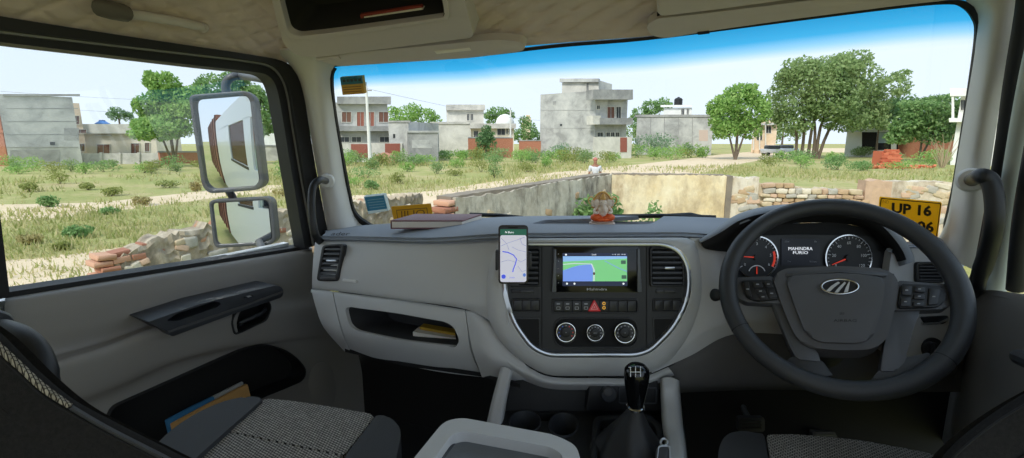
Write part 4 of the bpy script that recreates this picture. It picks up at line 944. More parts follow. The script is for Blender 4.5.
# ================================================================== SEATS
SZ = EYE.z - .60; SE = Plane(Vector((0, 1, SZ)), UPZ)
ps = thing('passenger_seat', 'passenger seat with woven grey cushion and charcoal bolsters', 'seat')
slab('cushion_fabric', rpoly([(228, 430.5), (263, 398), (300, 401.5), (376, 414.5), (344, 455)], [3, 6, 20, 6, 3], 4), SE, -.12, .004, M_WEAVE, ps, bev=.014, seg=4)
slab('cushion_fabric', rpoly([(226, 431.5), (343, 456.5), (322, 500), (290, 560), (80, 560)], [3, 3, 10, 6, 6], 4), SE, -.12, .002, M_WEAVE, ps, bev=.012, seg=4)
slab('side_bolster', rpoly([(264, 398), (249, 395.8), (224, 400.5), (196, 413), (170, 430), (118, 485), (60, 560), (82, 560), (226, 431)], [4, 12, 14, 14, 20, 20, 6, 6, 10], 4), SE, -.14, .012, M_VINYL, ps, bev=.024, seg=4)
slab('side_bolster', rpoly([(377, 414), (390, 416.5), (402, 429), (397, 455), (380, 520), (292, 560), (324, 500), (345, 456)], [4, 8, 10, 14, 20, 6, 10, 10], 4), SE, -.14, .012, M_VINYL, ps, bev=.022, seg=4)
slab('cushion_base', [(262, 406), (376, 424), (396, 440), (372, 530), (110, 530), (165, 450)], SE, -.42, -.12, M_BLACKSOFT, ps)
def edge(L): return [P(x, y, d) for x, y, d in L]
e0 = [(-60, 296), (-20, 322), (2, 340), (35, 373), (70, 402), (110, 424), (165, 452), (215, 478), (240, 500)]
rows = [edge([(x + 4, y - 1, .70) for x, y in e0]), edge([(x + 3, y - 3, .655) for x, y in e0]), edge([(x, y + 2, .63) for x, y in e0]),
        edge([(x - 10, y + 12, .622) for x, y in e0]), edge([(x - 40, y + 50, .615) for x, y in e0]), edge([(x - 90, y + 120, .62) for x, y in e0])]
bk = loft('backrest', rows, M_BACKFAB, ps, nu=40, nv=30, thick=.05, smooth=60)
BKS = Surf(bk)
def band(L0, L1, m, name, off, parent):
    A = [BKS.at(x, y, off) for x, y in smooth2(L0, 30)]; B = [BKS.at(x, y, off) for x, y in smooth2(L1, 30)]
    bm = bmesh.new(); n = 30; va = [bm.verts.new(p) for p in A]; vm = [bm.verts.new((p + q) / 2 + (EYE - p).normalized() * .004) for p, q in zip(A, B)]; vb = [bm.verts.new(p) for p in B]
    for i in range(n - 1): bm.faces.new((va[i], va[i + 1], vm[i + 1], vm[i])); bm.faces.new((vm[i], vm[i + 1], vb[i + 1], vb[i]))
    o = obj(name, bm, m, parent, 80); md = o.modifiers.new('thickness', 'SOLIDIFY'); md.thickness = .003; md.offset = 0; return o
band([(-20, 326.5), (2, 345), (20, 362), (45, 385), (72, 405)], [(-20, 335), (0, 353), (18, 369), (42, 391), (68, 407.5)], M_PIPING, 'woven_piping', .003, ps)
band([(72, 406), (110, 428), (165, 456), (215, 482)], [(70, 409), (108, 431), (162, 459), (212, 485)], M_VINYL, 'edge_piping', .001, ps)
tube('seam', [BKS.at(x, y, .001) for x, y in smooth2([(-20, 340), (0, 357), (18, 373), (42, 395), (70, 413), (110, 435), (165, 463)], 50)], .0016, M_BLACKSOFT, ps, 6)
ar = thing('seat_belt_guide', 'smooth black curved arm between the passenger seat back and the door', 'belt guide')
tube('arm', curve(edge([(-30, 326, .84), (-5, 330, .82), (16, 338, .80), (30, 352, .79), (38, 372, .78), (44, 396, .78)]), 24), [.03] * 4 + [.026] * 16 + [.024] * 4, M_BLACK, ar, 14, flat=.7)
lathe('collar', [(.03, -.012), (.034, -.006), (.034, .006), (.03, .012)], P(-12, 329, .825), M_ARM, ar, axis=(P(10, 335, .8) - P(-20, 328, .83)).normalized())
# driver seat
dsn = thing('driver_seat', 'driver seat edge with dark bolster and woven fabric at lower right', 'seat')
slab('side_bolster', rpoly([(764, 433), (740, 430.5), (726, 434), (719, 446), (716, 480), (720, 540), (790, 540), (770, 470)], [3, 8, 8, 8, 10, 6, 6, 10], 4), SE, -.14, .012, M_VINYL, dsn, bev=.02, seg=4)
slab('cushion_fabric', rpoly([(766, 433.5), (800, 434.5), (860, 440), (930, 453), (985, 475), (1020, 540), (792, 540), (772, 470)], [4, 10, 14, 14, 10, 6, 6, 10], 4), SE, -.14, .006, M_WEAVE, dsn, bev=.014, seg=4)
slab('cushion_base', [(735, 448), (930, 462), (1000, 520), (1000, 560), (735, 560)], SE, -.42, -.13, M_BLACKSOFT, dsn)
e1 = [(900, 520), (938, 466), (955, 446), (975, 429), (1000, 411), (1024, 396), (1060, 376), (1100, 350)]
rows = [edge([(x - 1, y - 1, .74) for x, y in e1]), edge([(x - 1, y - 2, .67) for x, y in e1]), edge([(x + 2, y + 2, .645) for x, y in e1]),
        edge([(x + 12, y + 12, .635) for x, y in e1]), edge([(x + 40, y + 50, .63) for x, y in e1]), edge([(x + 90, y + 110, .64) for x, y in e1])]
bk2 = loft('backrest', rows, M_BACKFAB, dsn, nu=36, nv=26, thick=.05, smooth=60)
BK2 = Surf(bk2)
tube('seam', [BK2.at(x, y, .001) for x, y in smooth2([(940, 473), (958, 453), (978, 436), (1003, 418), (1030, 402)], 40)], .0016, M_BLACKSOFT, dsn, 6)

# ================================================================== THINGS ON AND AROUND THE DASH
# phone in a clamp holder
PH = AP(1.075)
hld = thing('phone_holder', 'black clamp phone holder fixed to the left centre vent', 'phone holder')
slab('back_plate', rrect(500, 248, 527, 274, 3), PH, -.03, -.012, M_BLACK, hld, bev=.003)
slab('side_clip', rrect(495.4, 250, 498.2, 270.5, 1.2), PH, -.03, .004, M_BLACK, hld, bev=.0015); slab('side_clip', rrect(528.4, 252, 531.8, 268, 1.2), PH, -.03, .004, M_BLACK, hld, bev=.0015)
slab('bottom_clip', rrect(508, 283.8, 519, 286, .8), PH, -.03, .003, M_BLACK, hld, bev=.0015)
tube('holder_neck', [PH.at(513, 262, -.025), PH.at(516, 262, -.07)], .012, M_BLACK, hld)
pn = thing('smartphone', 'smartphone showing a street map held upright beside the centre stack', 'phone')
slab('phone_body', rrect(498.4, 225, 528.2, 284, 4, 5), PH, -.0115, .0, mat('phone_frame', (60, 56, 52), .3, .7), pn, bev=.002)
scn = slab('phone_screen', rrect(499.8, 226.6, 526.8, 282.4, 3, 5), PH, -.001, .0008, screenmat('phone_black', (12, 14, 16), .1), pn)
slab('map_view', rrect(500.2, 235, 526.4, 282, 2.6, 4), PH, .0008, .0011, screenmat('phone_map', (206, 206, 220), .55), scn)
slab('app_bar', rrect(500.2, 229.2, 526.4, 235.2, .3, 1), PH, .0008, .0012, screenmat('phone_green', (18, 92, 70), .5), scn)
text('app_text', 'N Bano', PH, 509.5, 232.2, 2.0, MATS['screen_white'], scn, off=.0014)
slab('phone_notch', rrect(508, 226.8, 518, 228.4, .7, 2), PH, .0008, .0013, M_BLACKSOFT, scn)
def line(name, L, wd, m, pm, o, parent):
    L = [Vector(p) for p in L]; A, B = [], []
    for i, p in enumerate(L):
        t = (L[min(i + 1, len(L) - 1)] - L[max(0, i - 1)]).normalized(); n = Vector((-t.y, t.x)) * wd; A.append(tuple(p + n)); B.append(tuple(p - n))
    return strip(name, A, B, pm, o, o + .0003, m, parent)
mr = screenmat('phone_route', (64, 84, 220), .6); mg = screenmat('phone_street', (168, 170, 190), .5)
line('route_line', [(502.5, 251.5), (508, 252.4), (513.5, 255), (516.6, 259), (515.4, 264), (513.2, 269.5), (512.8, 272)], .5, mr, PH, .0013, scn)
for L in ([(501, 246), (508, 243), (517, 240), (525, 237)], [(501, 238), (507, 244), (509, 250)], [(512, 247), (518, 250), (526, 252)], [(516, 259), (521, 262), (526, 259)], [(501, 262), (508, 260), (515, 262)], [(518, 266), (522, 272), (526, 270)], [(520, 238), (522, 244), (526, 246)]):
    line('street_line', L, .28, mg, PH, .0012, scn)
slab('map_button', ell(503.6, 276.6, 2.2, 2.2, 14), PH, .001, .0016, mr, scn); slab('map_button', ell(524.4, 275, 1.5, 1.8, 12), PH, .001, .0016, screenmat('phone_pin', (90, 130, 210), .5), scn)
text('map_text', '3 min', PH, 512, 277.5, 1.6, MATS['phone_route'], scn, off=.0014)
# diary on the pad
PADS = Surf(pad); zb_ = PADS.at(428, 228.2).z + .002
nb = thing('diary', 'closed maroon diary lying flat on the dashboard', 'book')
BT = Plane(Vector((0, 1, zb_ + .026)), UPZ)
top = [BT.at(x, y) for x, y in ((391, 220.3), (416, 213.7), (482, 214), (462.5, 220.3))]
bm = bmesh.new(); add_slab(bm, [p for p in top], [p - UPZ * .004 for p in top], .001); obj('cover', bm, mat('maroon_cover', (120, 78, 80), .55, bump=(600, .3)), nb)
bm = bmesh.new(); add_slab(bm, [p - UPZ * .022 for p in top], [p - UPZ * .026 for p in top]); obj('cover', bm, MATS['maroon_cover'], nb)
ctr = sum(top, Vector()) / 4; ins = [ctr + (p - ctr) * .985 for p in top]
bm = bmesh.new(); add_slab(bm, [p - UPZ * .004 for p in ins], [p - UPZ * .022 for p in ins]); obj('page_block', bm, mat('diary_pages', (224, 218, 208), .8, bump=(900, .5)), nb)
bm = bmesh.new(); s1 = [top[0], top[1], top[1] - UPZ * .026, top[0] - UPZ * .026]; sd_ = (top[0] - top[3]).normalized() * .002; add_slab(bm, [p + sd_ for p in s1], s1); obj('spine', bm, MATS['maroon_cover'], nb)
# idol
fg = thing('idol_figurine', 'small seated elephant headed idol in orange with a golden arch, on the dashboard', 'figurine')
fb_ = TR.at(602, 225.4, -.009); fb_.z = TR.p.z - .0088
fb_ = EYE + (fb_ - EYE) * 1.0
gx, gy = RT, Vector((0, -1, 0)); MR = Matrix.Identity(3); s_ = .0034
def FP(x, y, z): return fb_ + gx * (x * s_) + gy * (y * s_) + UPZ * (z * s_)
M_GOLD = mat('idol_gold', (214, 166, 92), .35, .2); M_ORANGE = mat('idol_orange', (240, 104, 40), .5); M_CREAM = mat('idol_cream', (238, 220, 200), .5)
bm = bmesh.new(); add_lathe(bm, [(.036, 0), (.036, .008), (.032, .010), (.032, .014)], FP(0, 0, 0), UPZ, 24); obj('plinth', bm, mat('idol_plinth', (190, 164, 146), .5), fg)
bm = bmesh.new()
for sx in (-1, 1): add_blob(bm, FP(sx * 5.2, 1.5, 7), (.0175, .016, .011)); add_blob(bm, FP(sx * 2, 4.2, 5.4), (.012, .008, .006))
add_blob(bm, FP(0, -1, 7), (.02, .014, .011)); obj('robe', bm, M_ORANGE, fg)
bm = bmesh.new(); add_blob(bm, FP(0, 0, 12.5), (.017, .014, .0185)); add_blob(bm, FP(0, 1.4, 10.6), (.0125, .012, .011))
for sx in (-1, 1):
    add_tube(bm, curve([FP(sx * 4.2, 0, 16), FP(sx * 7, 1, 13), FP(sx * 6.4, 3.4, 11), FP(sx * 4, 4.6, 11.6)], 8), .0042, 8); add_tube(bm, curve([FP(sx * 4.2, -1, 16.4), FP(sx * 8, -1, 16.8), FP(sx * 8.6, 0, 20)], 8), .0038, 8); add_blob(bm, FP(sx * 8.6, 0, 20.6), (.004, .004, .004), None, 1)
obj('body', bm, M_CREAM, fg)
bm = bmesh.new(); add_blob(bm, FP(0, .8, 19.2), (.0118, .0105, .0105)); add_tube(bm, curve([FP(0, 4, 19), FP(0, 5.4, 16), FP(.6, 5.6, 13.4), FP(2, 5.2, 11.8), FP(3, 5.2, 12.4)], 14), [.0052 - .0002 * k for k in range(14)], 8)
for sx in (-1, 1): add_blob(bm, FP(sx * 5.0, .6, 19), (.0105, .003, .0105)); add_tube(bm, [FP(sx * 1.8, 3.6, 17.4), FP(sx * 2.6, 5, 16.8)], [.0016, .0008], 6)
obj('head', bm, M_CREAM, fg)
for sx in (-1, 1):
    bm = bmesh.new(); add_blob(bm, FP(sx * 1.9, 4.1, 19.8), (.0011, .0008, .0009), None, 1); obj('eye', bm, M_BLACKSOFT, fg)
lathe('crown', [(.0085, 0), (.009, .003), (.007, .008), (.0055, .010), (.0035, .015), (.001, .018)], FP(0, .4, 21.8), M_GOLD, fg, n=16)
tube('arch', [FP(8.2 * math.cos(t), -2, 14.5 + 13.2 * math.sin(t)) for t in [math.pi * k / 20 for k in range(21)]], .003, M_GOLD, fg, 8)
bm = bmesh.new(); arc = [(7.2 * math.cos(t), 14.5 + 12.4 * math.sin(t)) for t in [math.pi * k / 20 for k in range(21)]] + [(-7.2, 6), (7.2, 6)]
add_slab(bm, [FP(x, -2.2, z) for x, z in arc], [FP(x, -3, z) for x, z in arc]); obj('arch_panel', bm, mat('idol_arch_panel', (224, 190, 140), .5), fg)
for sx in (-1, 1): tube('side_ornament', [FP(sx * 9.6 + 2.2 * math.cos(t), -1, 21 + 3 * math.sin(t)) for t in [2 * math.pi * k / 14 for k in range(14)]], .0018, M_GOLD, fg, 6, True)

# stickers and plates behind the windscreen
M_YEL = translucent(mat('plate_yellow', (255, 216, 50), .45), .5)
yp = thing('number_plate', 'bright yellow number plate reading UP 16 behind the steering wheel rim', 'number plate')
slab('plate', rpoly([(880, 197), (942, 202.5), (937.5, 238), (876, 232)], 1.6, 3), WS, .012, .016, M_YEL, yp)
pf_o = rpoly([(880.8, 198), (941.2, 203.3), (936.8, 237.2), (876.8, 231.2)], 1.6, 3); pf_i = rpoly([(881.6, 198.8), (940.4, 204), (936.2, 236.4), (877.6, 230.5)], 1.4, 3)
ring('plate_line', pf_o, pf_i, WS, .016, .0165, mat('plate_black', (32, 28, 14), .5), yp)
text('plate_text', 'UP 16', WS, 911.5, 209.4, 11.0, MATS['plate_black'], yp, off=.0168, width=40, slope=.085, bold=.04)
text('plate_text', '06', WS, 925.5, 226.6, 11.0, MATS['plate_black'], yp, off=.0168, width=17, slope=.085, bold=.04)
text('plate_text', 'IND', WS, 885.5, 201.8, 3.0, mat('plate_faint', (186, 150, 40), .5), yp, off=.0168, slope=.085)
yl = thing('number_plate', 'dull ochre plate with faint lettering behind the diary', 'number plate')
slab('plate', rpoly([(391, 206.8), (430.5, 203.8), (433, 219), (394, 222)], 1, 2), WS, .012, .016, translucent(mat('plate_ochre', (216, 176, 50), .5), .5), yl)
ring('plate_line', [(396, 210), (427, 207.6), (428.5, 217), (397.6, 219.4)], [(396.7, 210.7), (426.4, 208.3), (427.8, 216.4), (398.2, 218.8)], WS, .016, .0165, mat('plate_brown', (120, 96, 40), .5), yl)
text('plate_text', 'IIUO', WS, 413, 213.4, 6.4, MATS['plate_brown'], yl, off=.0168, width=24, slope=-.07)
bs = thing('sticker', 'blue square sticker low in the left corner of the windscreen', 'sticker')
slab('backing', [(363.6, 196.8), (384.2, 194.6), (388.6, 210.6), (368.4, 214)], WS, -.008, .0055, translucent(mat('sticker_white', (226, 234, 232), .5), .5), bs)
slab('blue_field', [(364.6, 197.4), (383.6, 195.4), (387, 208.6), (367.6, 211.2)], WS, .0055, .0062, translucent(mat('sticker_blue', (84, 160, 186), .5), .5), bs)
for k in range(4): slab('printed_line', [(367.2 + k * .7, 200 + k * 2.6), (383 + k * .6, 198.2 + k * 2.6), (383.2 + k * .6, 198.9 + k * 2.6), (367.4 + k * .7, 200.7 + k * 2.6)], WS, .0062, .0066, mat('sticker_pale', (150, 196, 206), .5), bs)
ts = thing('sticker', 'blue and ochre permit sticker high in the left corner of the windscreen', 'sticker')
slab('ochre_field', [(340, 77.4), (362, 76), (364.4, 93.6), (342.6, 95)], WS, -.008, .0056, translucent(mat('sticker_ochre', (206, 166, 84), .5), .5), ts)
slab('blue_field', [(340, 77.4), (362, 76), (363, 83.4), (341, 85)], WS, .0056, .0062, translucent(mat('sticker_teal', (64, 140, 160), .5), .5), ts)
for k in range(5): slab('printed_mark', [(342.6 + k * 3.8, 79.6 - k * .25), (345.4 + k * 3.8, 79.4 - k * .25), (345.7 + k * 3.8, 82 - k * .25), (342.9 + k * 3.8, 82.2 - k * .25)], WS, .0062, .0066, mat('sticker_dark', (30, 60, 70), .5), ts)
for k in range(3): slab('printed_line', [(343 + k * .3, 87 + k * 2.4), (361 + k * .3, 85.8 + k * 2.4), (361 + k * .3, 86.6 + k * 2.4), (343 + k * .3, 87.8 + k * 2.4)], WS, .0056, .006, mat('sticker_rust', (128, 92, 48), .5), ts)

# wipers outside the glass
for nm, lb, L, ar_ in (('wiper', 'parked wiper blade showing just right of the diary', [(470, 214.5), (500, 215.5), (523, 218)], [(500, 216), (535, 222)]), ('wiper', 'parked wiper blade showing to the right of the figurine', [(612, 216.6), (660, 215.8), (716, 217.6)], [(660, 216), (690, 214.4), (722, 221)])):
    wp = thing(nm, lb, 'wiper', 'windscreen wipers')
    tube('blade', [WS.at(x, y, -.022) for x, y in L], .007, M_RUBBER, wp, 6); tube('arm', [WS.at(x, y, -.034) for x, y in ar_], .006, M_BLACK, wp, 6)

# papers in the glove shelf and books in the door pocket
gz = PASS.at(436, 342.4, -.02); GZ = Plane(gz, UPZ)
def sheet(name, lb, cat, px, z0, z1, m, pn='sheet', grp=None):
    t = thing(name, lb, cat, grp); bm = bmesh.new(); q = [GZ.at(x, y) for x, y in px]; add_slab(bm, [v + UPZ * z1 for v in q], [v + UPZ * z0 for v in q]); obj(pn, bm, m, t); return t
sheet('paper_stack', 'white papers lying in the open glove shelf', 'papers', [(413, 336), (419, 330.5), (455, 336.5), (456, 342.5)], .0, .012, M_PAPER, 'sheets')
sheet('folder', 'mustard yellow folder on the white papers in the glove shelf', 'folder', [(420, 333.5), (424, 330), (455, 335.5), (455.5, 340)], .0125, .020, mat('mustard_card', (178, 142, 42), .7), 'cover')
b1 = thing('folder', 'tan cardboard folder standing in the passenger door pocket', 'folder')
slab('cover', rpoly([(172, 424.5), (205, 406.5), (247.6, 384.2), (250.5, 396), (246, 420), (200, 450), (176, 445)], 1, 2), DOOR, .042, .052, mat('tan_card', (206, 160, 98), .7), b1)
slab('pages', [(173.5, 424.3), (205, 407), (246, 385.5), (247, 418), (178, 445)], DOOR, .034, .042, M_PAPER, b1)
b2 = thing('booklet', 'blue booklet behind the tan folder in the door pocket', 'book')
slab('cover', rpoly([(166, 421), (190, 408), (214, 396.6), (218, 420), (172, 446)], 1, 2), DOOR, .024, .032, mat('blue_cover', (62, 128, 176), .55), b2)
slab('pages', [(213, 397), (243, 382), (245, 400), (214, 415)], DOOR, .016, .024, mat('grey_pages', (186, 186, 184), .7), b2)

# ================================================================== OUTSIDE MIRRORS
MC = P(228, 142, 1.95); c_dir = (EYE - MC).normalized(); t_dir = (-FWD + INW * .20 - UPZ * .05).normalized()
MP = Plane(MC, (c_dir + t_dir))
mi = thing('wing_mirror', 'pair of truck wing mirrors on a bent arm outside the passenger window', 'mirror')
M_MHOUS = mat('mirror_housing', (78, 80, 84), .45)
def mirror(out_, in_):
    ring('mirror_rim', out_, in_, MP, -.02, .014, M_MHOUS, mi, bev=.004)
    ctr_ = sum((MP.at(x, y) for x, y in in_), Vector()) / len(in_); bm = bmesh.new(); cv = bm.verts.new(ctr_ + MP.n * .012); prev = None   # convex glass
    for k in range(1, 13):
        cur = []
        for x, y in in_:
            p = ctr_.lerp(MP.at(x, y), k / 12); cur.append(bm.verts.new(p + MP.n * (.012 - (p - ctr_).length_squared / 2 / 1.3)))
        for i in range(len(cur)):
            j = (i + 1) % len(cur)
            bm.faces.new((cv, cur[i], cur[j]) if prev is None else (prev[i], cur[i], cur[j], prev[j]))
        prev = cur
    mg_ = obj('mirror_glass', bm, M_MIRROR, mi, 180)
    if mg_.data.polygons[0].normal.dot(MP.n) < 0: mg_.data.flip_normals()
    mg_.data.normals_split_custom_set_from_vertices([(MP.n + (v.co - ctr_ - MP.n * (v.co - ctr_).dot(MP.n)) / 1.3).normalized() for v in mg_.data.vertices])
    c = (sum(x for x, y in out_) / len(out_), sum(y for x, y in out_) / len(out_)); bm = bmesh.new()
    F = [MP.at(x, y, -.018) for x, y in out_]; M_ = [MP.at(c[0] + (x - c[0]) * .99 + 2, c[1] + (y - c[1]) * .98, -.018) - MP.n * .034 for x, y in out_]; Bk = [MP.at(c[0] + (x - c[0]) * .7 + 4, c[1] + (y - c[1]) * .8, -.018) - MP.n * .068 for x, y in out_]
    L = [[bm.verts.new(p) for p in q] for q in (F, M_, Bk)]; N = len(F)
    for a, b in zip(L, L[1:]):
        for i in range(N): bm.faces.new((a[i], a[(i + 1) % N], b[(i + 1) % N], b[i]))
    bm.faces.new(L[0]); bm.faces.new(L[2][::-1]); obj('mirror_housing', bm, M_MHOUS, mi, 50)
mirror(rpoly([(188.5, 95), (246, 90.5), (254, 97), (264.5, 184), (258, 190), (209, 193.5), (202, 186)], [6, 8, 6, 8, 8, 8, 8], 4), rpoly([(192, 98), (243, 94), (249.5, 99.5), (259.5, 181), (254.5, 186.5), (211, 190), (205.5, 184)], [5, 7, 5, 7, 7, 7, 7], 4))
mirror(rpoly([(209, 203), (212, 200), (268, 197), (272, 201), (276, 240), (271, 245), (217, 248), (213.5, 244)], [3, 3, 6, 5, 6, 6, 6, 5], 4), rpoly([(211.8, 205), (214, 203), (265.5, 200), (268.5, 203), (272, 238.5), (268, 242), (219, 244.8), (216.4, 242)], [2, 2, 5, 4, 5, 5, 5, 4], 4))
tube('mirror_arm', curve([MP.at(227, 96, -.05), MP.at(226, 84, -.05), MP.at(232, 77, -.05), MP.at(244, 76, -.05), DOOR.at(262, 78, -.16), DOOR.at(285, 84, -.08)], 24), .017, M_MHOUS, mi, 10)
tube('mirror_post', [MP.at(226, 186, -.06), MP.at(232, 196, -.04), MP.at(236, 206, -.05)], .016, M_BLACK, mi, 10)
tube('mirror_arm', [MP.at(258, 240, -.06), DOOR.at(266, 256, -.12), DOOR.at(285, 270, -.07)], .016, M_MHOUS, mi, 10)
# outer skin of the truck, seen only in the mirrors
tb = thing('truck_cab_side', 'white outer cab side seen reflected in the wing mirrors', 'truck body')
def TP(t, z, o): return EYE - INW * (1.48 + o) + FWD * t + UPZ * z
def tskin(name, L, m, o0=.045, o1=.075):
    bm = bmesh.new(); add_slab(bm, [TP(t, z, o1) for t, z in L], [TP(t, z, o0) for t, z in L], 0); return obj(name, bm, m, tb)
tskin('lower_panel', [(1.05, -.36), (-3.0, -.36), (-3.0, -1.55), (1.05, -1.55)], M_WHITE)
tskin('roof_band', [(.95, .26), (-3.0, .30), (-3.0, .62), (.75, .62)], M_WHITE)
tskin('rear_post', [(.22, -.36), (.02, -.36), (.02, .28), (.26, .28)], M_WHITE)
tskin('rear_quarter', [(-.9, -.36), (-3.0, -.36), (-3.0, .30), (-.9, .30)], M_WHITE)
tskin('rear_window', [(.02, -.36), (-.9, -.36), (-.9, .28), (.02, .28)], M_SMOKE, .05, .056)
tskin('window_gasket', [(.04, -.40), (-.95, -.40), (-.95, -.36), (.04, -.36)], M_RUBBER, .07, .082)
cb = thing('cargo_body', 'rust brown cargo body behind the cab, seen in the wing mirror', 'truck body')
bm = bmesh.new(); add_slab(bm, [TP(t, z, .05) for t, z in [(-3.2, -1.6), (-8.5, -1.6), (-8.5, .9), (-3.2, .9)]], [TP(t, z, -1.8) for t, z in [(-3.2, -1.6), (-8.5, -1.6), (-8.5, .9), (-3.2, .9)]]); obj('side_boards', bm, mat('cargo_brown', (150, 84, 52), .7), cb)
for k in range(6):
    bm = bmesh.new(); t = -3.3 - k * 1.0; add_slab(bm, [TP(a, z, .09) for a, z in [(t, -1.6), (t - .1, -1.6), (t - .1, .9), (t, .9)]], [TP(a, z, .04) for a, z in [(t, -1.6), (t - .1, -1.6), (t - .1, .9), (t, .9)]]); obj('stake', bm, mat('cargo_dark', (96, 56, 40), .7), cb)
# ================================================================== OUTSIDE
def G(x, y): return PZ(x, y, 0.0)
# ---------------- ground
def ground_mat():
    m = bpy.data.materials.new('dry_grass_ground'); m.use_nodes = True; n = m.node_tree.nodes; l = m.node_tree.links; b = n['Principled BSDF']
    b.inputs['Roughness'].default_value = 1; b.inputs['Specular IOR Level'].default_value = .05
    t = n.new('ShaderNodeTexCoord')
    def noise(s, d, r=.6):
        z = n.new('ShaderNodeTexNoise'); z.inputs['Scale'].default_value = s; z.inputs['Detail'].default_value = d; z.inputs['Roughness'].default_value = r; l.new(t.outputs['Object'], z.inputs['Vector']); return z
    def rmp(src, st):
        r = n.new('ShaderNodeValToRGB'); e = r.color_ramp.elements
        while len(e) < len(st): e.new(.5)
        for q, (p, c) in zip(e, st): q.position = p; q.color = c if len(c) == 4 else lin(c)
        l.new(src, r.inputs[0]); return r
    a = rmp(noise(.22, 8, .7).outputs['Fac'], [(.36, (190, 170, 134)), (.44, (182, 172, 122)), (.52, (156, 162, 96)), (.64, (134, 150, 80))])
    c = rmp(noise(3.5, 8, .75).outputs['Fac'], [(.3, (142, 144, 90)), (.5, (178, 170, 122)), (.7, (198, 184, 146))])
    mx = n.new('ShaderNodeMixRGB'); mx.inputs[0].default_value = .42; l.new(a.outputs[0], mx.inputs[1]); l.new(c.outputs[0], mx.inputs[2])
    l.new(mx.outputs[0], b.inputs['Base Color'])
    k = n.new('ShaderNodeBump'); k.inputs['Strength'].default_value = .8; k.inputs['Distance'].default_value = .15; l.new(noise(2.5, 8, .7).outputs['Fac'], k.inputs['Height']); l.new(k.outputs[0], b.inputs['Normal'])
    return m
bm = bmesh.new(); bmesh.ops.create_grid(bm, x_segments=60, y_segments=60, size=260)
for v in bm.verts: v.co.y += 60
tag(obj('ground', bm, ground_mat(), None, 0), 'dry weedy plot of grass and bare earth', 'ground', kind='structure')
M_DIRT = mat('road_dirt', (226, 206, 178), 1, var=(.9, .22), col2=(208, 186, 154), bump=(8, .5), spec=.05)
def road(name, up_, lo_, lb, z=.03):
    A = [G(x, y) for x, y in smooth2(up_, 50)]; B = [G(x, y) for x, y in smooth2(lo_, 50)]; bm = bmesh.new(); rnd = random.Random(3); L = []
    for i, (a, b) in enumerate(zip(A, B)):
        d = b - a; a2 = a - d * rnd.uniform(0, .08); b2 = b + d * rnd.uniform(0, .08)
        L.append([bm.verts.new(a2.lerp(b2, t) + UPZ * (z * (1 if 0 < t < 1 else -.3))) for t in (0, .12, .5, .88, 1)])
    for p, q in zip(L, L[1:]):
        for k in range(4): bm.faces.new((p[k], p[k + 1], q[k + 1], q[k]))
    return tag(obj(name, bm, M_DIRT, None, 0), lb, 'road', kind='structure')
road('dirt_road', [(960, 148.6), (860, 148.2), (800, 148.5), (760, 151), (705, 156.5), (640, 164.5), (560, 172), (480, 184), (420, 192), (330, 196)], [(960, 151.6), (880, 152), (815, 152.6), (785, 156), (740, 164), (680, 176), (600, 188), (520, 200), (430, 212), (330, 216)], 'pale dirt road running behind the boundary wall')
road('dirt_track', [(-60, 206), (40, 204), (100, 202), (160, 196), (240, 187), (310, 184)], [(-60, 224), (40, 219), (100, 212), (160, 205), (240, 195), (310, 191)], 'bare earth track across the grass seen through the side window')
road('dirt_patch', [(-80, 262), (20, 260), (60, 256), (105, 250), (200, 238), (300, 226)], [(-120, 330), (20, 310), (90, 292), (160, 285), (230, 280), (330, 270)], 'bare sandy strip at the foot of the broken wall')

# ---------------- plants
def leaf_mat(name, c1, c2, c3):
    m = bpy.data.materials.new(name); m.use_nodes = True; n = m.node_tree.nodes; l = m.node_tree.links; b = n['Principled BSDF']
    b.inputs['Roughness'].default_value = .75; b.inputs['Specular IOR Level'].default_value = .15
    g = n.new('ShaderNodeNewGeometry'); r = n.new('ShaderNodeValToRGB'); e = r.color_ramp.elements; e.new(.5)
    for q, (p, c) in zip(e, ((0, c1), (.5, c2), (1, c3))): q.position = p; q.color = lin(c)
    l.new(g.outputs['Random Per Island'], r.inputs[0]); l.new(r.outputs[0], b.inputs['Base Color'])
    tl = n.new('ShaderNodeBsdfTranslucent'); l.new(r.outputs[0], tl.inputs[0]); mx = n.new('ShaderNodeMixShader'); mx.inputs[0].default_value = .45
    l.new(b.outputs[0], mx.inputs[1]); l.new(tl.outputs[0], mx.inputs[2]); l.new(mx.outputs[0], n['Material Output'].inputs[0])
    return m
ML = {'bright': leaf_mat('leaf_bright', (120, 160, 80), (150, 186, 104), (178, 206, 126)), 'mid': leaf_mat('leaf_mid', (104, 142, 84), (132, 166, 104), (162, 190, 128)),
      'dusty': leaf_mat('leaf_dusty', (116, 142, 88), (144, 168, 110), (172, 192, 136)), 'dark': leaf_mat('leaf_dark', (84, 120, 76), (110, 146, 96), (138, 170, 118)),
      'blue': leaf_mat('leaf_blue_green', (112, 144, 114), (138, 166, 132), (166, 188, 154)), 'dry': leaf_mat('leaf_dry', (158, 148, 96), (180, 170, 116), (198, 186, 138)), 'olive': leaf_mat('leaf_olive', (128, 140, 72), (152, 160, 92), (176, 178, 112))}
M_BARK = mat('bark', (116, 102, 86), .9, bump=(12, .8), var=(4, .25), col2=(92, 80, 68))
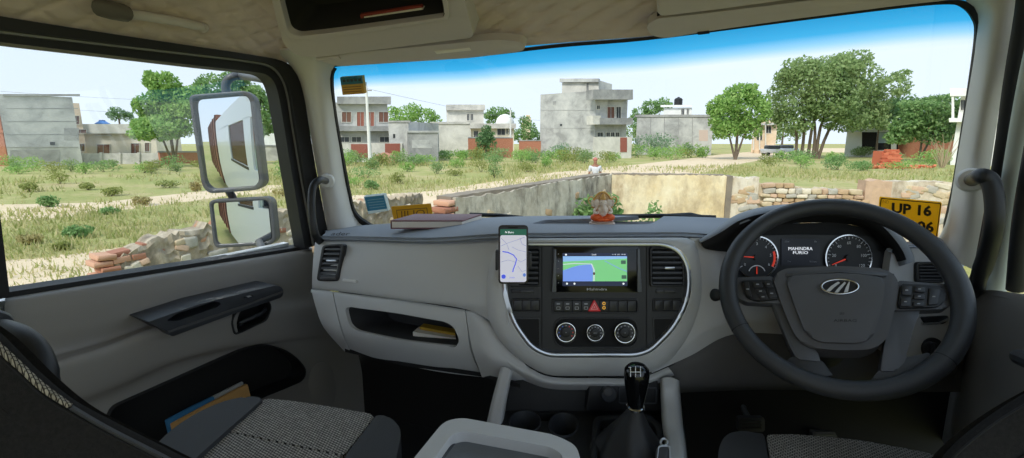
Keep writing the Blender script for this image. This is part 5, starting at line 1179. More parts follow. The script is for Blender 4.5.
def leaves_mesh(name, blobs, n, size, m, parent, rng):
    """n leaves scattered through a set of (centre, radii) clumps, denser near their surface"""
    w = np.array([b[1][0] * b[1][1] + b[1][0] * b[1][2] + b[1][1] * b[1][2] for b in blobs]); w = w / w.sum()
    idx = rng.choice(len(blobs), n, p=w); C = np.array([b[0][:] for b in blobs])[idx]; R = np.array([b[1] for b in blobs])[idx]
    d = rng.normal(size=(n, 3)); d /= np.linalg.norm(d, axis=1)[:, None]; rad = rng.uniform(.45, 1.08, n) ** .6
    p = C + d * R * rad[:, None]
    u = rng.normal(size=(n, 3)); u /= np.linalg.norm(u, axis=1)[:, None]; v = np.cross(u, d * .8 + rng.normal(size=(n, 3)) * .6); v /= np.linalg.norm(v, axis=1)[:, None] + 1e-9
    s = size * rng.uniform(.6, 1.3, n)[:, None]
    V = np.stack([p - u * s, p - v * s * .55, p + u * s, p + v * s * .55], 1).reshape(-1, 3); V[:, 2] = np.maximum(V[:, 2], .01)
    me = bpy.data.meshes.new(name); me.vertices.add(4 * n); me.vertices.foreach_set('co', V.ravel()); me.loops.add(4 * n); me.loops.foreach_set('vertex_index', np.arange(4 * n))
    me.polygons.add(n); me.polygons.foreach_set('loop_start', np.arange(0, 4 * n, 4)); me.update(calc_edges=True); me.validate()
    return link(name, me, m, parent, 0)
def tree(label, base, clumps, D, n, size, m, trunks, name='tree', group=None, seed=1):
    """clumps and trunks given by pixel at distance D: (x, y, rx, ry) / [(x, y), ...]; spread front to back with the crown's own width"""
    rng = np.random.default_rng(seed); rr = random.Random(seed); t = thing(name, label, 'tree' if name == 'tree' else 'bush', group); px = D / FPX
    B = []
    for (x, y, rx, ry) in clumps:
        c = XY(x, D); c.z = ZY(y, D); c.y += rr.uniform(-.6, .6) * rx * px
        B.append((c, (rx * px, rx * px * .9, ry * px)))
        for k in range(5):
            a = rr.uniform(0, 6.28); q = c + Vector((math.cos(a) * rx * .75, math.sin(a) * rx * .6, rr.uniform(-.6, .75) * ry)) * px; f = rr.uniform(.3, .5); B.append((q, (rx * px * f, rx * px * f, ry * px * f)))
    lf = leaves_mesh('foliage', B, int(n * 2.4), size * .62, m, t, rng); tag(lf, kind='stuff')
    for L in trunks:
        pts = []
        for i, (x, y) in enumerate(L): q = XY(x, D); q.z = max(-.05, ZY(y, D)) if i else -.1; pts.append(q)
        r0 = max(.05, 1.2 * px * (1.4 if len(L) > 2 else 1)); pts = curve(pts, 8); tube('trunk' if L is trunks[0] else 'branch', pts, [r0 * (1 - .07 * k) for k in range(8)], M_BARK, t, 7)
    return t
T = tree
T('large leafy green tree behind the beige house, left of the mirrors', 0, [(168, 100, 20, 18), (158, 118, 18, 16), (184, 118, 18, 18), (172, 84, 15, 11), (150, 106, 13, 12), (190, 100, 13, 14), (168, 128, 24, 12), (150, 128, 12, 10)], 46, 5200, .30, ML['bright'], [[(172, 158), (171, 135), (168, 110)], [(171, 135), (184, 112)], [(171, 138), (156, 114)]], seed=2)
T('leafy tree rising behind the wing mirrors', 0, [(225, 92, 20, 16), (252, 100, 18, 16), (215, 112, 14, 14), (240, 82, 14, 10), (266, 112, 10, 12), (258, 125, 12, 12)], 50, 3600, .30, ML['mid'], [[(236, 152), (237, 128), (238, 100)], [(237, 128), (254, 108)]], seed=3)
T('small dark tree above the terrace of the beige house', 0, [(122, 113, 8, 6), (116, 116, 6, 5), (128, 116, 6, 5)], 72, 420, .28, ML['dark'], [[(122, 150), (122, 118)]], seed=4)
T('row of bright bushes and trees between the grey house and the white house', 0, [(397, 116, 8, 9), (412, 114, 12, 9), (426, 118, 10, 9), (404, 124, 12, 8), (436, 122, 7, 7)], 96, 1300, .40, ML['bright'], [[(410, 147), (411, 122)], [(425, 147), (425, 124)]], seed=5)
T('round dark green tree in front of the white house', 0, [(486, 137, 8, 8), (483, 143, 7, 7), (490, 143, 7, 7), (486, 130, 5, 5)], 66, 900, .24, ML['dark'], [[(486, 153), (486, 140)]], seed=6)
T('flat topped tree behind the roof of the white house', 0, [(498, 112, 11, 5), (490, 115, 8, 4), (507, 114, 8, 5), (498, 119, 10, 5)], 100, 600, .42, ML['mid'], [[(499, 147), (499, 118)]], seed=7)
T('green tree between the white house and the tall grey house', 0, [(529, 130, 8, 9), (520, 135, 8, 7), (535, 138, 7, 8), (524, 122, 6, 6)], 95, 700, .38, ML['mid'], [[(528, 148), (528, 132)]], seed=8)
T('green tree behind the long grey wall, right of the tall grey house', 0, [(640, 114, 9, 8), (650, 108, 10, 8), (634, 120, 7, 8), (660, 104, 8, 6), (646, 124, 9, 8)], 100, 1000, .42, ML['mid'], [[(646, 147), (647, 116)]], seed=9)
T('round bright green tree beside the dirt road', 0, [(735, 100, 18, 13), (720, 114, 14, 13), (750, 112, 15, 14), (735, 122, 22, 13), (724, 130, 12, 9), (750, 130, 12, 9), (715, 106, 10, 10), (757, 102, 10, 9), (740, 90, 12, 7)], 62, 3800, .34, ML['bright'], [[(737, 153), (737, 138), (736, 115)], [(737, 138), (748, 118)], [(737, 140), (724, 120)]], seed=10)
T('tall spreading dusty green tree with several trunks', 0, [(800, 82, 26, 20), (830, 72, 26, 18), (786, 104, 20, 20), (850, 92, 28, 18), (820, 100, 26, 20), (870, 104, 22, 14), (838, 60, 16, 8), (798, 66, 12, 10), (880, 88, 16, 10), (860, 118, 22, 12), (780, 84, 12, 14), (892, 76, 8, 6), (790, 122, 18, 10), (815, 80, 24, 18), (845, 82, 22, 16), (772, 110, 10, 14), (838, 122, 20, 10), (826, 112, 20, 12)], 66, 9500, .38, ML['dusty'], [[(815, 152), (814, 130), (806, 96)], [(803, 152), (803, 128), (796, 92)], [(818, 152), (820, 122), (836, 84)], [(810, 151), (811, 126), (818, 88)], [(820, 150), (830, 126), (856, 104)], [(797, 151), (796, 134), (786, 108)]], seed=11)
T('darker tree canopy over the roadside shop', 0, [(868, 112, 18, 14), (884, 118, 16, 12), (850, 118, 14, 12), (905, 112, 16, 12), (895, 104, 14, 10)], 70, 2600, .36, ML['dark'], [[(878, 151), (877, 128)]], seed=12)
T('wide green tree in front of the brick wall at right', 0, [(915, 112, 20, 12), (938, 116, 18, 14), (905, 126, 16, 12), (928, 130, 20, 14), (922, 104, 14, 8), (948, 128, 12, 14), (900, 136, 12, 8)], 58, 4000, .34, ML['mid'], [[(922, 155), (922, 132)], [(922, 140), (936, 122)]], seed=13)
# bushes with a look of their own
def bush(label, x, y, w, h, m, n=500, size=None, group=None, seed=1, D=None):
    g = G(x, y) if D is None else XY(x, D); D = g.y if D is None else D
    k = D / FPX; t = thing('shrub', label, 'bush', group); rng = np.random.default_rng(seed); rr = random.Random(seed); B = []
    for i in range(6):
        B.append((Vector((g.x + rr.uniform(-.6, .6) * w * k * .5, g.y + rr.uniform(-.3, .5) * w * k * .5, h * k * rr.uniform(.35, .6))), (w * k * rr.uniform(.22, .34), w * k * rr.uniform(.22, .34), h * k * rr.uniform(.28, .42))))
    f = leaves_mesh('foliage', B, int(n * 1.6), size or max(.05, .85 * k), m, t, rng); tag(f, kind='stuff')
    for i in range(3): tube('stem', [Vector((g.x + rr.uniform(-.05, .05), g.y + rr.uniform(-.05, .05), -.05)), B[i][0]], [.02 * max(1, k * 8), .01], M_BARK, t, 5)
    return t
bush('spreading blue green thorn bush in front of the long grey wall', 655, 156, 44, 24, ML['blue'], 1100, seed=21)
bush('small blue green bush before the blank face of the tall grey house', 557, 159.5, 26, 18, ML['blue'], 500, seed=22)
bush('lush bush growing at the corner of the boundary wall behind the figurine', 600, 222, 50, 84, ML['mid'], 1500, .06, seed=23, D=9.2)
bush('leafy weed against the yellow plastered wall right of the figurine', 662, 222, 40, 76, ML['mid'], 900, .05, seed=24, D=8.8)
bush('low bright weeds beside the figurine at the foot of the wall', 634, 224, 70, 68, ML['bright'], 1100, .045, seed=25, D=8.6)
bush('round light green bush right of the brick pile', 927, 166, 34, 20, ML['bright'], 800, seed=26)
bush('olive green bush in the open grass beyond the stone wall', 838, 170, 26, 17, ML['mid'], 600, seed=27)
bush('low wide bush left of the olive one in the open grass', 868, 171, 36, 12, ML['mid'], 600, seed=28)
bush('grey green bush in front of the roadside shop', 862, 157, 22, 12, ML['dusty'], 500, seed=29)
# bare twiggy bush at the right edge
tw = thing('bare_bush', 'bare twiggy bush near the right pillar', 'bush'); rr = random.Random(4); g0 = G(942, 168)
for k in range(26):
    a = rr.uniform(0, 6.28); s = rr.uniform(.3, 1.3); top = g0 + Vector((math.cos(a) * s, math.sin(a) * s, rr.uniform(1.4, 3.1)))
    tube('twig', curve([g0 + Vector((math.cos(a) * .1, math.sin(a) * .1, -.05)), g0.lerp(top, .5) + Vector((rr.uniform(-.2, .2), rr.uniform(-.2, .2), .2)), top], 6), [.035, .03, .025, .02, .014, .008], mat('dry_twig', (168, 152, 122), .9), tw, 5)
# scattered shrubs across the plot: look-alikes
spots = [(20, 172), (34, 170), (52, 174), (68, 172), (88, 174), (104, 172), (124, 171), (142, 173), (160, 170), (178, 172), (290, 172), (282, 180), (350, 165), (362, 160), (380, 166), (398, 163), (412, 159), (428, 163), (446, 160), (462, 158), (474, 163), (500, 160), (520, 158), (534, 162), (548, 168), (575, 162), (588, 160), (612, 157), (690, 155), (676, 160), (480, 172), (440, 174), (408, 172), (365, 178), (348, 186), (530, 172), (495, 178), (700, 152), (806, 163), (786, 162), (770, 166), (890, 164), (905, 170)]
rs = random.Random(31)
def front_row(x):                                                # the photo row below which the ground in front of the houses lies
    for hi, y in ((335, 167.5), (440, 163.5), (520, 158.5), (636, 160.5), (760, 157.0), (2000, 158.5)):
        if x < hi: return y
spots += [(rs.uniform(342, 700), rs.uniform(151.5, 158)) for k in range(34)] + [(rs.uniform(0, 200), rs.uniform(168, 174)) for k in range(16)] + [(rs.uniform(345, 560), rs.uniform(158, 172)) for k in range(14)] + [(rs.uniform(775, 945), rs.uniform(160, 170)) for k in range(6)]
spots = [(x, max(y, front_row(x) + (k * 29 % 10) * .35)) for k, (x, y) in enumerate(spots)]
kept = []
for s in spots:
    g = G(*s)
    if all((g - G(*q)).length > 1.5 for q in kept): kept.append(s)
spots = kept
def zone(x):
    for hi, z in ((110, 'before the blank grey house and beige house'), (335, 'beside the wing mirrors, seen through the side window'), (440, 'in the plot before the two storey grey house'), (520, 'in the plot before the old white house'), (634, 'in the plot before the tall grey house'), (760, 'in the plot before the long grey house'), (2000, 'in the open grass beyond the stone wall')):
        if x < hi: return z
for i, (x, y) in enumerate(spots):
    bush('low green shrub growing wild ' + zone(x), x + (i * 37 % 7) - 3, y, 14 + (i * 13) % 17, 10 + (i * 7) % 8, ML[('mid', 'bright', 'olive', 'dusty', 'bright')[i % 5]], 300, group='wild shrubs ' + zone(x), seed=40 + i)
dry = [(88, 190), (142, 206), (48, 208), (168, 188), (110, 196), (196, 192), (108, 214), (30, 192), (60, 184), (284, 196), (372, 190), (400, 184), (455, 176), (30, 244), (76, 238), (60, 250)]
for i, (x, y) in enumerate(dry):
    bush('small tussock in the dry grass ' + ('seen through the side window' if x < 335 else 'behind the diary'), x, y, 14 + i % 5 * 3, 8 + i % 3 * 3, ML[('olive', 'dry', 'mid', 'olive')[i % 4]], 220, .06, group='tussocks in the dry grass ' + ('by the side window' if x < 335 else 'behind the diary'), seed=90 + i)
# grass: blades over the plot
rng = np.random.default_rng(11); N = 36000
ang = rng.uniform(-1.15, .95, N); dist = np.exp(rng.uniform(math.log(5.5), math.log(62), N)); X = np.sin(ang) * dist; Y = np.cos(ang) * dist
dn = np.sin(X * .35 + 1.3 * np.sin(Y * .21)) + np.sin(Y * .3 + X * .13) + rng.normal(0, .8, N); keep = dn > .15
keep &= dist < np.where(ang < -.4, 44, 54)
keep &= ~((Y < 5.2) & (np.abs(X) < 2.5))
def near_wall(a, b, r=.7):
    ax, ay, bx, by = a.x, a.y, b.x, b.y; L2 = (bx - ax) ** 2 + (by - ay) ** 2; u = np.clip(((X - ax) * (bx - ax) + (Y - ay) * (by - ay)) / L2, -.1, 1.1); return np.hypot(X - ax - u * (bx - ax), Y - ay - u * (by - ay)) < r
_a, _b = PZ(112, 243, 1.2), PZ(300, 213, 1.25)
for a, b in ((PZ(455, 199, 1.75), PZ(612, 174.5, 1.75)), (PZ(612, 174.5, 1.75), PZ(962, 180, 1.72)), (_a, _b + (_b - _a) * 1.15)): keep &= ~near_wall(a, b)
X, Y, dist = X[keep], Y[keep], dist[keep]; N = len(X)
nb_ = 5; hh = np.repeat((.07 + .0045 * dist) * rng.uniform(.4, 1.4, N), nb_); Xb = np.repeat(X, nb_) + rng.normal(0, .16, N * nb_) * (.6 + np.repeat(dist, nb_) * .03); Yb = np.repeat(Y, nb_) + rng.normal(0, .16, N * nb_)
ww = hh * .16; th = rng.uniform(0, 3.14, N * nb_); lx, ly = rng.normal(0, .35, N * nb_) * hh, rng.normal(0, .35, N * nb_) * hh
V = np.stack([np.stack([Xb - np.cos(th) * ww, Yb - np.sin(th) * ww, np.zeros_like(Xb)], 1), np.stack([Xb + np.cos(th) * ww, Yb + np.sin(th) * ww, np.zeros_like(Xb)], 1), np.stack([Xb + lx, Yb + ly, hh], 1)], 1).reshape(-1, 3)
n3 = N * nb_; me = bpy.data.meshes.new('grass'); me.vertices.add(3 * n3); me.vertices.foreach_set('co', V.ravel()); me.loops.add(3 * n3); me.loops.foreach_set('vertex_index', np.arange(3 * n3)); me.polygons.add(n3); me.polygons.foreach_set('loop_start', np.arange(0, 3 * n3, 3)); me.update(calc_edges=True)
tag(link('grass', me, leaf_mat('leaf_grass', (146, 158, 88), (182, 180, 122), (210, 198, 152)), None, 0), 'thin dry grass over the whole open plot', 'grass', kind='stuff')

# ---------------- buildings
def plaster(name, c1, c2, c3, sc=.5):
    m = bpy.data.materials.new(name); m.use_nodes = True; n = m.node_tree.nodes; l = m.node_tree.links; b = n['Principled BSDF']; b.inputs['Roughness'].default_value = .95; b.inputs['Specular IOR Level'].default_value = .1
    t = n.new('ShaderNodeTexCoord'); z = n.new('ShaderNodeTexNoise'); z.inputs['Scale'].default_value = sc; z.inputs['Detail'].default_value = 8; z.inputs['Roughness'].default_value = .68; z.inputs['Distortion'].default_value = .5; l.new(t.outputs['Object'], z.inputs['Vector'])
    r = n.new('ShaderNodeValToRGB'); e = r.color_ramp.elements; e.new(.5)
    for q, (p, c) in zip(e, ((.35, c1), (.52, c2), (.68, c3))): q.position = p; q.color = lin(c)
    l.new(z.outputs['Fac'], r.inputs[0]); l.new(r.outputs[0], b.inputs['Base Color'])
    k = n.new('ShaderNodeBump'); k.inputs['Strength'].default_value = .4; k.inputs['Distance'].default_value = .03; l.new(z.outputs['Fac'], k.inputs['Height']); l.new(k.outputs[0], b.inputs['Normal'])
    return m
M_CEM = plaster('grey_cement', (152, 152, 150), (184, 184, 181), (202, 201, 196), .45)
M_CEMD = plaster('dark_cement', (134, 134, 134), (160, 160, 158), (180, 179, 176), .5)
M_CEML = plaster('pale_cement', (186, 184, 176), (208, 205, 196), (222, 219, 210), .4)
M_BEIGE = plaster('beige_wall', (214, 204, 184), (226, 216, 198), (232, 224, 208), .4)
M_OLDW = plaster('old_white_wall', (168, 166, 160), (196, 193, 186), (214, 210, 202), .7)
M_PEACH = plaster('peach_wall', (214, 190, 160), (224, 202, 176), (230, 212, 188), .4)
M_WHITEW = plaster('white_wall', (220, 220, 216), (232, 232, 228), (240, 240, 236), .4)
M_BWALL = mat('red_brickwork', (158, 104, 82), .95, var=(6, .3), col2=(182, 128, 104), bump=(20, .8), spec=.1)
M_SHUT = mat('brown_shutter', (112, 76, 62), .7); M_DARKWIN = mat('dark_window', (52, 56, 60), .3); M_GATE = mat('red_gate', (146, 84, 70), .7)
def prism(name, foot, z0, z1, m, parent):
    bm = bmesh.new(); add_slab(bm, [Vector((p.x, p.y, z1)) for p in foot], [Vector((p.x, p.y, z0)) for p in foot]); return obj(name, bm, m, parent)
class House:
    def __init__(s, label, cat='building', name='house'): s.t = thing(name, label, cat)
    def block(s, name, xa, xb, Da, Db, ytop, m, depth=8, ybot=None, zD=None):
        A, B = XY(xa, Da), XY(xb, Db); D = zD or min(Da, Db)
        if Da == Db:                                             # square to the line of sight
            c = (A + B) / 2; cn = c.normalized(); A, B = A * (c.dot(cn) / A.dot(cn)), B * (c.dot(cn) / B.dot(cn))
        n = (B - A).normalized(); back = Vector((-n.y, n.x, 0))
        s.A, s.B = A, B; s.pl = Plane(A, Vector((n.y, -n.x, 0)))
        z1 = ZY(ytop, D); z0 = -.3 if ybot is None else ZY(ybot, D); s.o = prism(name, [A, B, B + back * depth, A + back * depth], z0, z1, m, s.t)
        return s.o
    def win(s, x0, y0, x1, y1, m=M_DARKWIN, name='window', frame=True):
        w = slab(name, [(x0, y0), (x1, y0), (x1, y1), (x0, y1)], s.pl, -.1, .04, m, s.t)
        if frame:
            k = .5; ring('frame', [(x0 - k, y0 - k), (x1 + k, y0 - k), (x1 + k, y1 + k), (x0 - k, y1 + k)], [(x0, y0), (x1, y0), (x1, y1), (x0, y1)], s.pl, -.02, .10, M_CEML, w)
            xm = (x0 + x1) / 2; slab('mullion', [(xm - .25, y0), (xm + .25, y0), (xm + .25, y1), (xm - .25, y1)], s.pl, .03, .07, M_CEMD, w)
        return w
    def ledge(s, x0, y0, x1, y1, o, m, name='ledge'): return slab(name, [(x0, y0), (x1, y0), (x1, y1), (x0, y1)], s.pl, -.1, o, m, s.t)
# far left
h = House('tall blank grey cement house at the far left'); h.block('wall', 5, 79, 47, 47, 95.5, M_CEM, 4); h.win(50, 142, 55, 145, M_DARKWIN, 'vent_hole', False)
for y in (108, 121, 134, 147): h.ledge(6, y, 78, y + .7, .02, M_CEMD, 'cement_band')
h.ledge(3, 94, 80, 96, .12, M_CEMD, 'parapet_cap'); h.ledge(64, 128, 79, 140, .015, M_CEMD, 'cement_patch'); h.ledge(10, 150, 60, 163, .015, M_CEMD, 'cement_patch')
h = House('red brick house wall at the left edge of the side window'); h.block('wall', -70, 4.0, 47, 47.5, 96, M_BWALL, 3)
h.ledge(-66, 100, 3, 103, .06, M_BWALL, 'brick_course'); h.ledge(-66, 130, 3, 133, .06, M_BWALL, 'brick_course')
h = House('beige single storey house with brown shutters and a roof terrace'); h.block('stair_tower', 72, 85, 53, 53, 103, M_PEACH, 5); h.win(73.5, 116, 79, 124, M_SHUT); h.win(75, 129.5, 86, 133, M_SHUT, 'vent_grille'); h.win(79, 144, 84.5, 151, M_SHUT)
h.block('wall', 84, 156, 54, 56, 132, M_BEIGE, 8); h.ledge(82, 124, 157, 133.5, .5, M_CEML, 'terrace_parapet')
h.win(97, 144.5, 109.5, 155, M_SHUT); h.win(131, 143.5, 139, 154, M_SHUT); h.win(145, 143, 149, 151.5, M_SHUT); h.ledge(95, 135, 111, 136, .25, M_CEML, 'sunshade'); h.ledge(129, 134.5, 142, 135.5, .25, M_CEML, 'sunshade')
b = House('whitewashed compound wall in front of the beige house', 'wall', 'compound_wall'); b.block('wall', 80, 160, 50, 52, 153.5, M_OLDW, .3)
for k in range(5): b.ledge(80 + k * 19, 152.5, 82.5 + k * 19, 169, .12, M_OLDW, 'pier')
b = House('brown brick wall under the tree left of the mirrors', 'wall', 'compound_wall'); b.block('wall', 158, 200, 50, 54, 152, M_BWALL, .3); b.ledge(158, 151, 200, 152.6, .06, M_CEMD, 'coping')
tk = thing('water_tank', 'blue plastic water tank on the terrace of the beige house', 'tank'); q = XY(105, 57.5); lathe('tank_body', [(.75, 0), (.78, .5), (.72, 1.0), (.3, 1.3)], Vector((q.x, q.y, ZY(132, 55))), mat('tank_blue', (70, 130, 196), .5), tk, n=16); lathe('tank_lid', [(.3, 0), (.3, .1), (.1, .12)], Vector((q.x, q.y, ZY(132, 55) + 1.3)), mat('tank_lid_blue', (60, 110, 170), .5), tk, n=12)
h = House('pale low building glimpsed right of the wing mirrors'); h.block('wall', 262, 300, 90, 90, 120, M_WHITEW, 6); h.win(280, 128, 286, 136)
b = House('pale rubble heap wall right of the wing mirrors', 'wall', 'compound_wall'); b.block('wall', 255, 330, 60, 60, 146, M_OLDW, .4); b.ledge(255, 145, 330, 146.5, .08, M_CEMD, 'coping')
# grey two storey house
h = House('grey two storey house with shuttered windows behind the white pole'); h.block('wall', 338, 389, 60, 60, 103, M_CEM, 9)
h.ledge(337, 96.5, 391, 104, .7, M_CEMD, 'roof_parapet'); h.ledge(337, 126, 393, 131, 1.0, M_CEMD, 'balcony_slab')
for x in (343, 380): h.win(x - 1, 112, x + 8, 122, M_SHUT)
for x in (357, 367): h.win(x, 112, x + 7, 126, M_GATE, 'door')
for x in (341, 353, 381): h.win(x - 1, 137, x + 8, 142)
b = House('grey side block joined to the two storey house', 'building'); b.block('wall', 389, 409, 58, 57, 121.5, M_CEM, 7); b.ledge(388, 120.5, 410, 122.4, .12, M_CEMD, 'coping'); b.win(393, 134, 395, 138, M_DARKWIN, 'vent_hole', False)
b = House('low grey cement store right of the two storey house', 'building'); b.block('wall', 408, 438, 56, 57, 131.5, M_CEMD, 6); b.ledge(407, 130.6, 439, 132.6, .15, M_CEM, 'roof_edge'); b.ledge(412, 140, 432, 148, .015, M_CEM, 'cement_patch')
b = House('compound wall with a red gate in front of the two storey house', 'wall', 'compound_wall'); b.block('wall', 334, 402, 56, 56, 143, M_CEML, .3); b.ledge(351, 144, 371, 158, .06, M_GATE, 'gate'); b.ledge(385, 143.5, 400, 157, .06, M_GATE, 'gate')
bp = thing('earth_heap', 'reddish heap of earth before the compound wall near the pole', 'heap'); g0 = XY(384, 54); bm = bmesh.new(); add_blob(bm, Vector((g0.x, g0.y, .1)), (1.5, 1.1, 1.0), None, 3)
for v in bm.verts: v.co += Vector((random.uniform(-.1, .1), random.uniform(-.1, .1), random.uniform(-.1, .1)))
obj('heap', bm, mat('heap_earth', (178, 128, 104), 1, bump=(6, .8)), bp, 60)
# white house
h = House('old white house with a square roof room and a dome'); h.block('wall', 431, 471, 76, 76, 123, M_CEML, 10); h.ledge(430, 121.8, 472, 124, .15, M_OLDW, 'parapet')
h.block('roof_room', 447, 484, 80, 80, 107, M_CEML, 7, ybot=126); h.ledge(446, 104.5, 485, 110, .6, M_OLDW, 'roof_band'); h.win(467, 114, 469.3, 120.4); h.win(470.6, 114, 473, 120.4)
h.block('wing', 471, 514, 77, 78, 127, M_BEIGE, 9); h.ledge(470, 123.5, 516, 128.4, .8, M_OLDW, 'parapet'); h.win(474, 131, 478, 137); h.win(497.5, 128.8, 505, 135, M_DARKWIN); h.win(506.5, 129, 508, 134); h.win(509, 129, 511, 134)
q = XY(505, 80); lathe('dome', [(1.5, 0), (1.5, .5), (1.3, 1.1), (.8, 1.6), (.1, 1.8)], Vector((q.x, q.y, ZY(125, 78))), M_WHITEW, h.t, n=16)
b = House('red brick compound wall in front of the white house', 'wall', 'compound_wall'); b.block('wall', 468, 513, 70, 70, 137.5, M_BWALL, .3); b.ledge(468, 137, 513, 138.2, .06, M_CEMD, 'coping')
b = House('red brick wall beside the tall grey house', 'wall', 'compound_wall'); b.block('wall', 519, 541, 74, 74, 140.5, M_BWALL, .3); b.ledge(519, 140, 541, 141, .06, M_CEMD, 'coping')
h = House('peach house far behind the green tree'); h.block('wall', 522, 531, 120, 120, 118, M_PEACH, 6); h.block('roof_room', 526, 530, 121, 121, 115, M_PEACH, 4, ybot=119)
# tall grey house
h = House('tall three storey grey cement house with balcony and roof room'); h.block('blank_wall', 540, 595, 76, 70, 92, M_CEM, 10, zD=72); h.win(553, 101, 556, 105, M_CEMD, 'patch', False); h.win(560, 124, 562, 126, M_DARKWIN, 'vent_hole', False)
for y in (110, 128): h.ledge(541, y, 594, y + .5, .02, M_CEMD, 'cement_band')
h.block('front_wall', 594.5, 626, 70, 73.5, 92, M_CEM, 9, zD=72); fp = h.pl
h.ledge(593, 89.5, 633, 99.5, 1.3, M_CEMD, 'roof_balcony'); h.ledge(593, 115.5, 601, 124.5, 1.2, M_CEML, 'balcony_panel'); h.ledge(600, 118, 633, 124.5, 1.25, M_CEMD, 'balcony_slab')
h.win(597, 105.5, 600, 109); h.win(607.5, 107, 614.5, 119.5, M_SHUT, 'door'); h.win(616.5, 107, 621, 118); h.win(597.5, 132.5, 603, 136.5); h.win(606.5, 132.5, 610, 136.5); h.win(611, 132.5, 614.5, 136.5); h.win(616, 132.5, 619.5, 136.5)
h.block('roof_room', 561, 597, 77, 74, 81, M_CEML, 6, ybot=94, zD=75); h.ledge(559.5, 78.5, 598.5, 82, .5, M_CEM, 'roof_slab'); h.win(586.5, 83, 588.5, 90.5, M_DARKWIN, 'door')
b = House('grey compound wall and red gate below the tall grey house', 'wall', 'compound_wall'); b.block('wall', 594, 620, 66, 67, 137, M_CEML, .3); b.block('wall', 619.5, 632, 67, 67.6, 137, M_CEML, .3); b.ledge(620.5, 137.5, 627, 152, .08, M_GATE, 'gate')
# long grey wall house
h = House('long low grey cement house left of the round tree'); h.block('wall', 636, 712, 84, 80, 115.5, M_CEM, 9, zD=82)
for x in (650, 664, 678, 692): h.ledge(x, 117, x + .8, 149, .06, M_CEMD, 'pilaster')
h.ledge(635, 114.6, 713, 117, .15, M_CEMD, 'coping'); h.ledge(699, 130, 708, 141, .02, mat('pinkish_patch', (196, 176, 164), .9), 'cement_patch')
h.block('roof_room', 662, 690, 92, 92, 108, M_WHITEW, 6, ybot=118); h.ledge(660.5, 105, 692, 107, .5, M_WHITEW, 'roof_slab'); h.win(681.5, 109, 684, 114.6); h.win(687, 109, 688.6, 114.6)
tk = thing('water_tank', 'black water tank on the white roof room of the long grey house', 'tank'); q = XY(676, 93); lathe('tank_body', [(.75, 0), (.75, 1.1), (.5, 1.35), (.2, 1.4)], Vector((q.x, q.y, ZY(105, 92))), M_BLACK, tk, n=16); lathe('tank_lid', [(.22, 0), (.22, .12)], Vector((q.x, q.y, ZY(105, 92) + 1.4)), M_BLACK, tk, n=10)
h = House('beige shop front behind the round bright tree'); h.block('wall', 752, 776, 92, 92, 120, M_PEACH, 6); h.win(757, 128, 762, 140, M_DARKWIN, 'door'); h.win(766, 126, 771, 133)
h.ledge(751, 123, 777, 125, 1.0, M_CEM, 'awning')
for k, x in enumerate((753, 759, 765)): h.ledge(x, 122, x + 1.2, 150, 1.0, M_CEML, 'post')
# shop under the trees
h = House('open fronted roadside shop with a blue shutter under the trees'); h.block('wall', 846, 897, 73, 73, 126, M_WHITEW, 6); h.ledge(862, 131, 898, 150, .05, M_BLACKSOFT, 'open_front'); h.ledge(877, 132.5, 889, 143, .12, mat('shutter_blue', (138, 160, 176), .5), 'shutter'); h.ledge(844, 129, 899, 132, 1.4, mat('tin_roof', (178, 182, 184), .4, .3), 'awning'); h.ledge(891, 126, 896.5, 151, .2, M_WHITEW, 'pillar')
b = House('brick side wall right of the roadside shop', 'wall', 'compound_wall'); b.block('wall', 897, 955, 72, 64, 121.5, M_BWALL, .3, zD=68); b.ledge(897, 121, 955, 122.6, .06, M_CEMD, 'coping')
h = House('white balcony house at the right edge of the windscreen'); h.block('wall', 954, 1000, 48, 48, 90, M_WHITEW, 8); h.ledge(950, 88, 1000, 96, 1.0, M_WHITEW, 'roof_band'); h.ledge(951.5, 96, 954, 118, .9, M_WHITEW, 'column'); h.ledge(949, 118, 1000, 122, 1.0, M_WHITEW, 'balcony_slab'); h.win(961, 100, 965, 110)
# parked things by the shop
for x, c, lb in ((788, (150, 160, 170), 'silver parked van by the roadside shops'), (774, (196, 198, 200), 'white parked car under the dusty tree')):
    v = thing('parked_car', lb, 'car'); q = XY(x, 84 if x > 780 else 78); bm = bmesh.new(); add_box(bm, Vector((q.x, q.y, .75)), 3.4, 1.6, .7, None, .15); obj('body', bm, mat('car_' + str(x), c, .3), v); bm = bmesh.new(); add_box(bm, Vector((q.x - .2, q.y, 1.35)), 2.0, 1.45, .65, None, .2); obj('cabin', bm, M_DARKWIN, v)
    for sx in (-1.1, 1.1): 
        for sy in (-.7, .7): lathe('wheel', [(.3, -.1), (.32, 0), (.3, .1)], Vector((q.x + sx, q.y + sy, .32)), M_RUBBER, v, axis=Vector((0, 1, 0)), n=14)
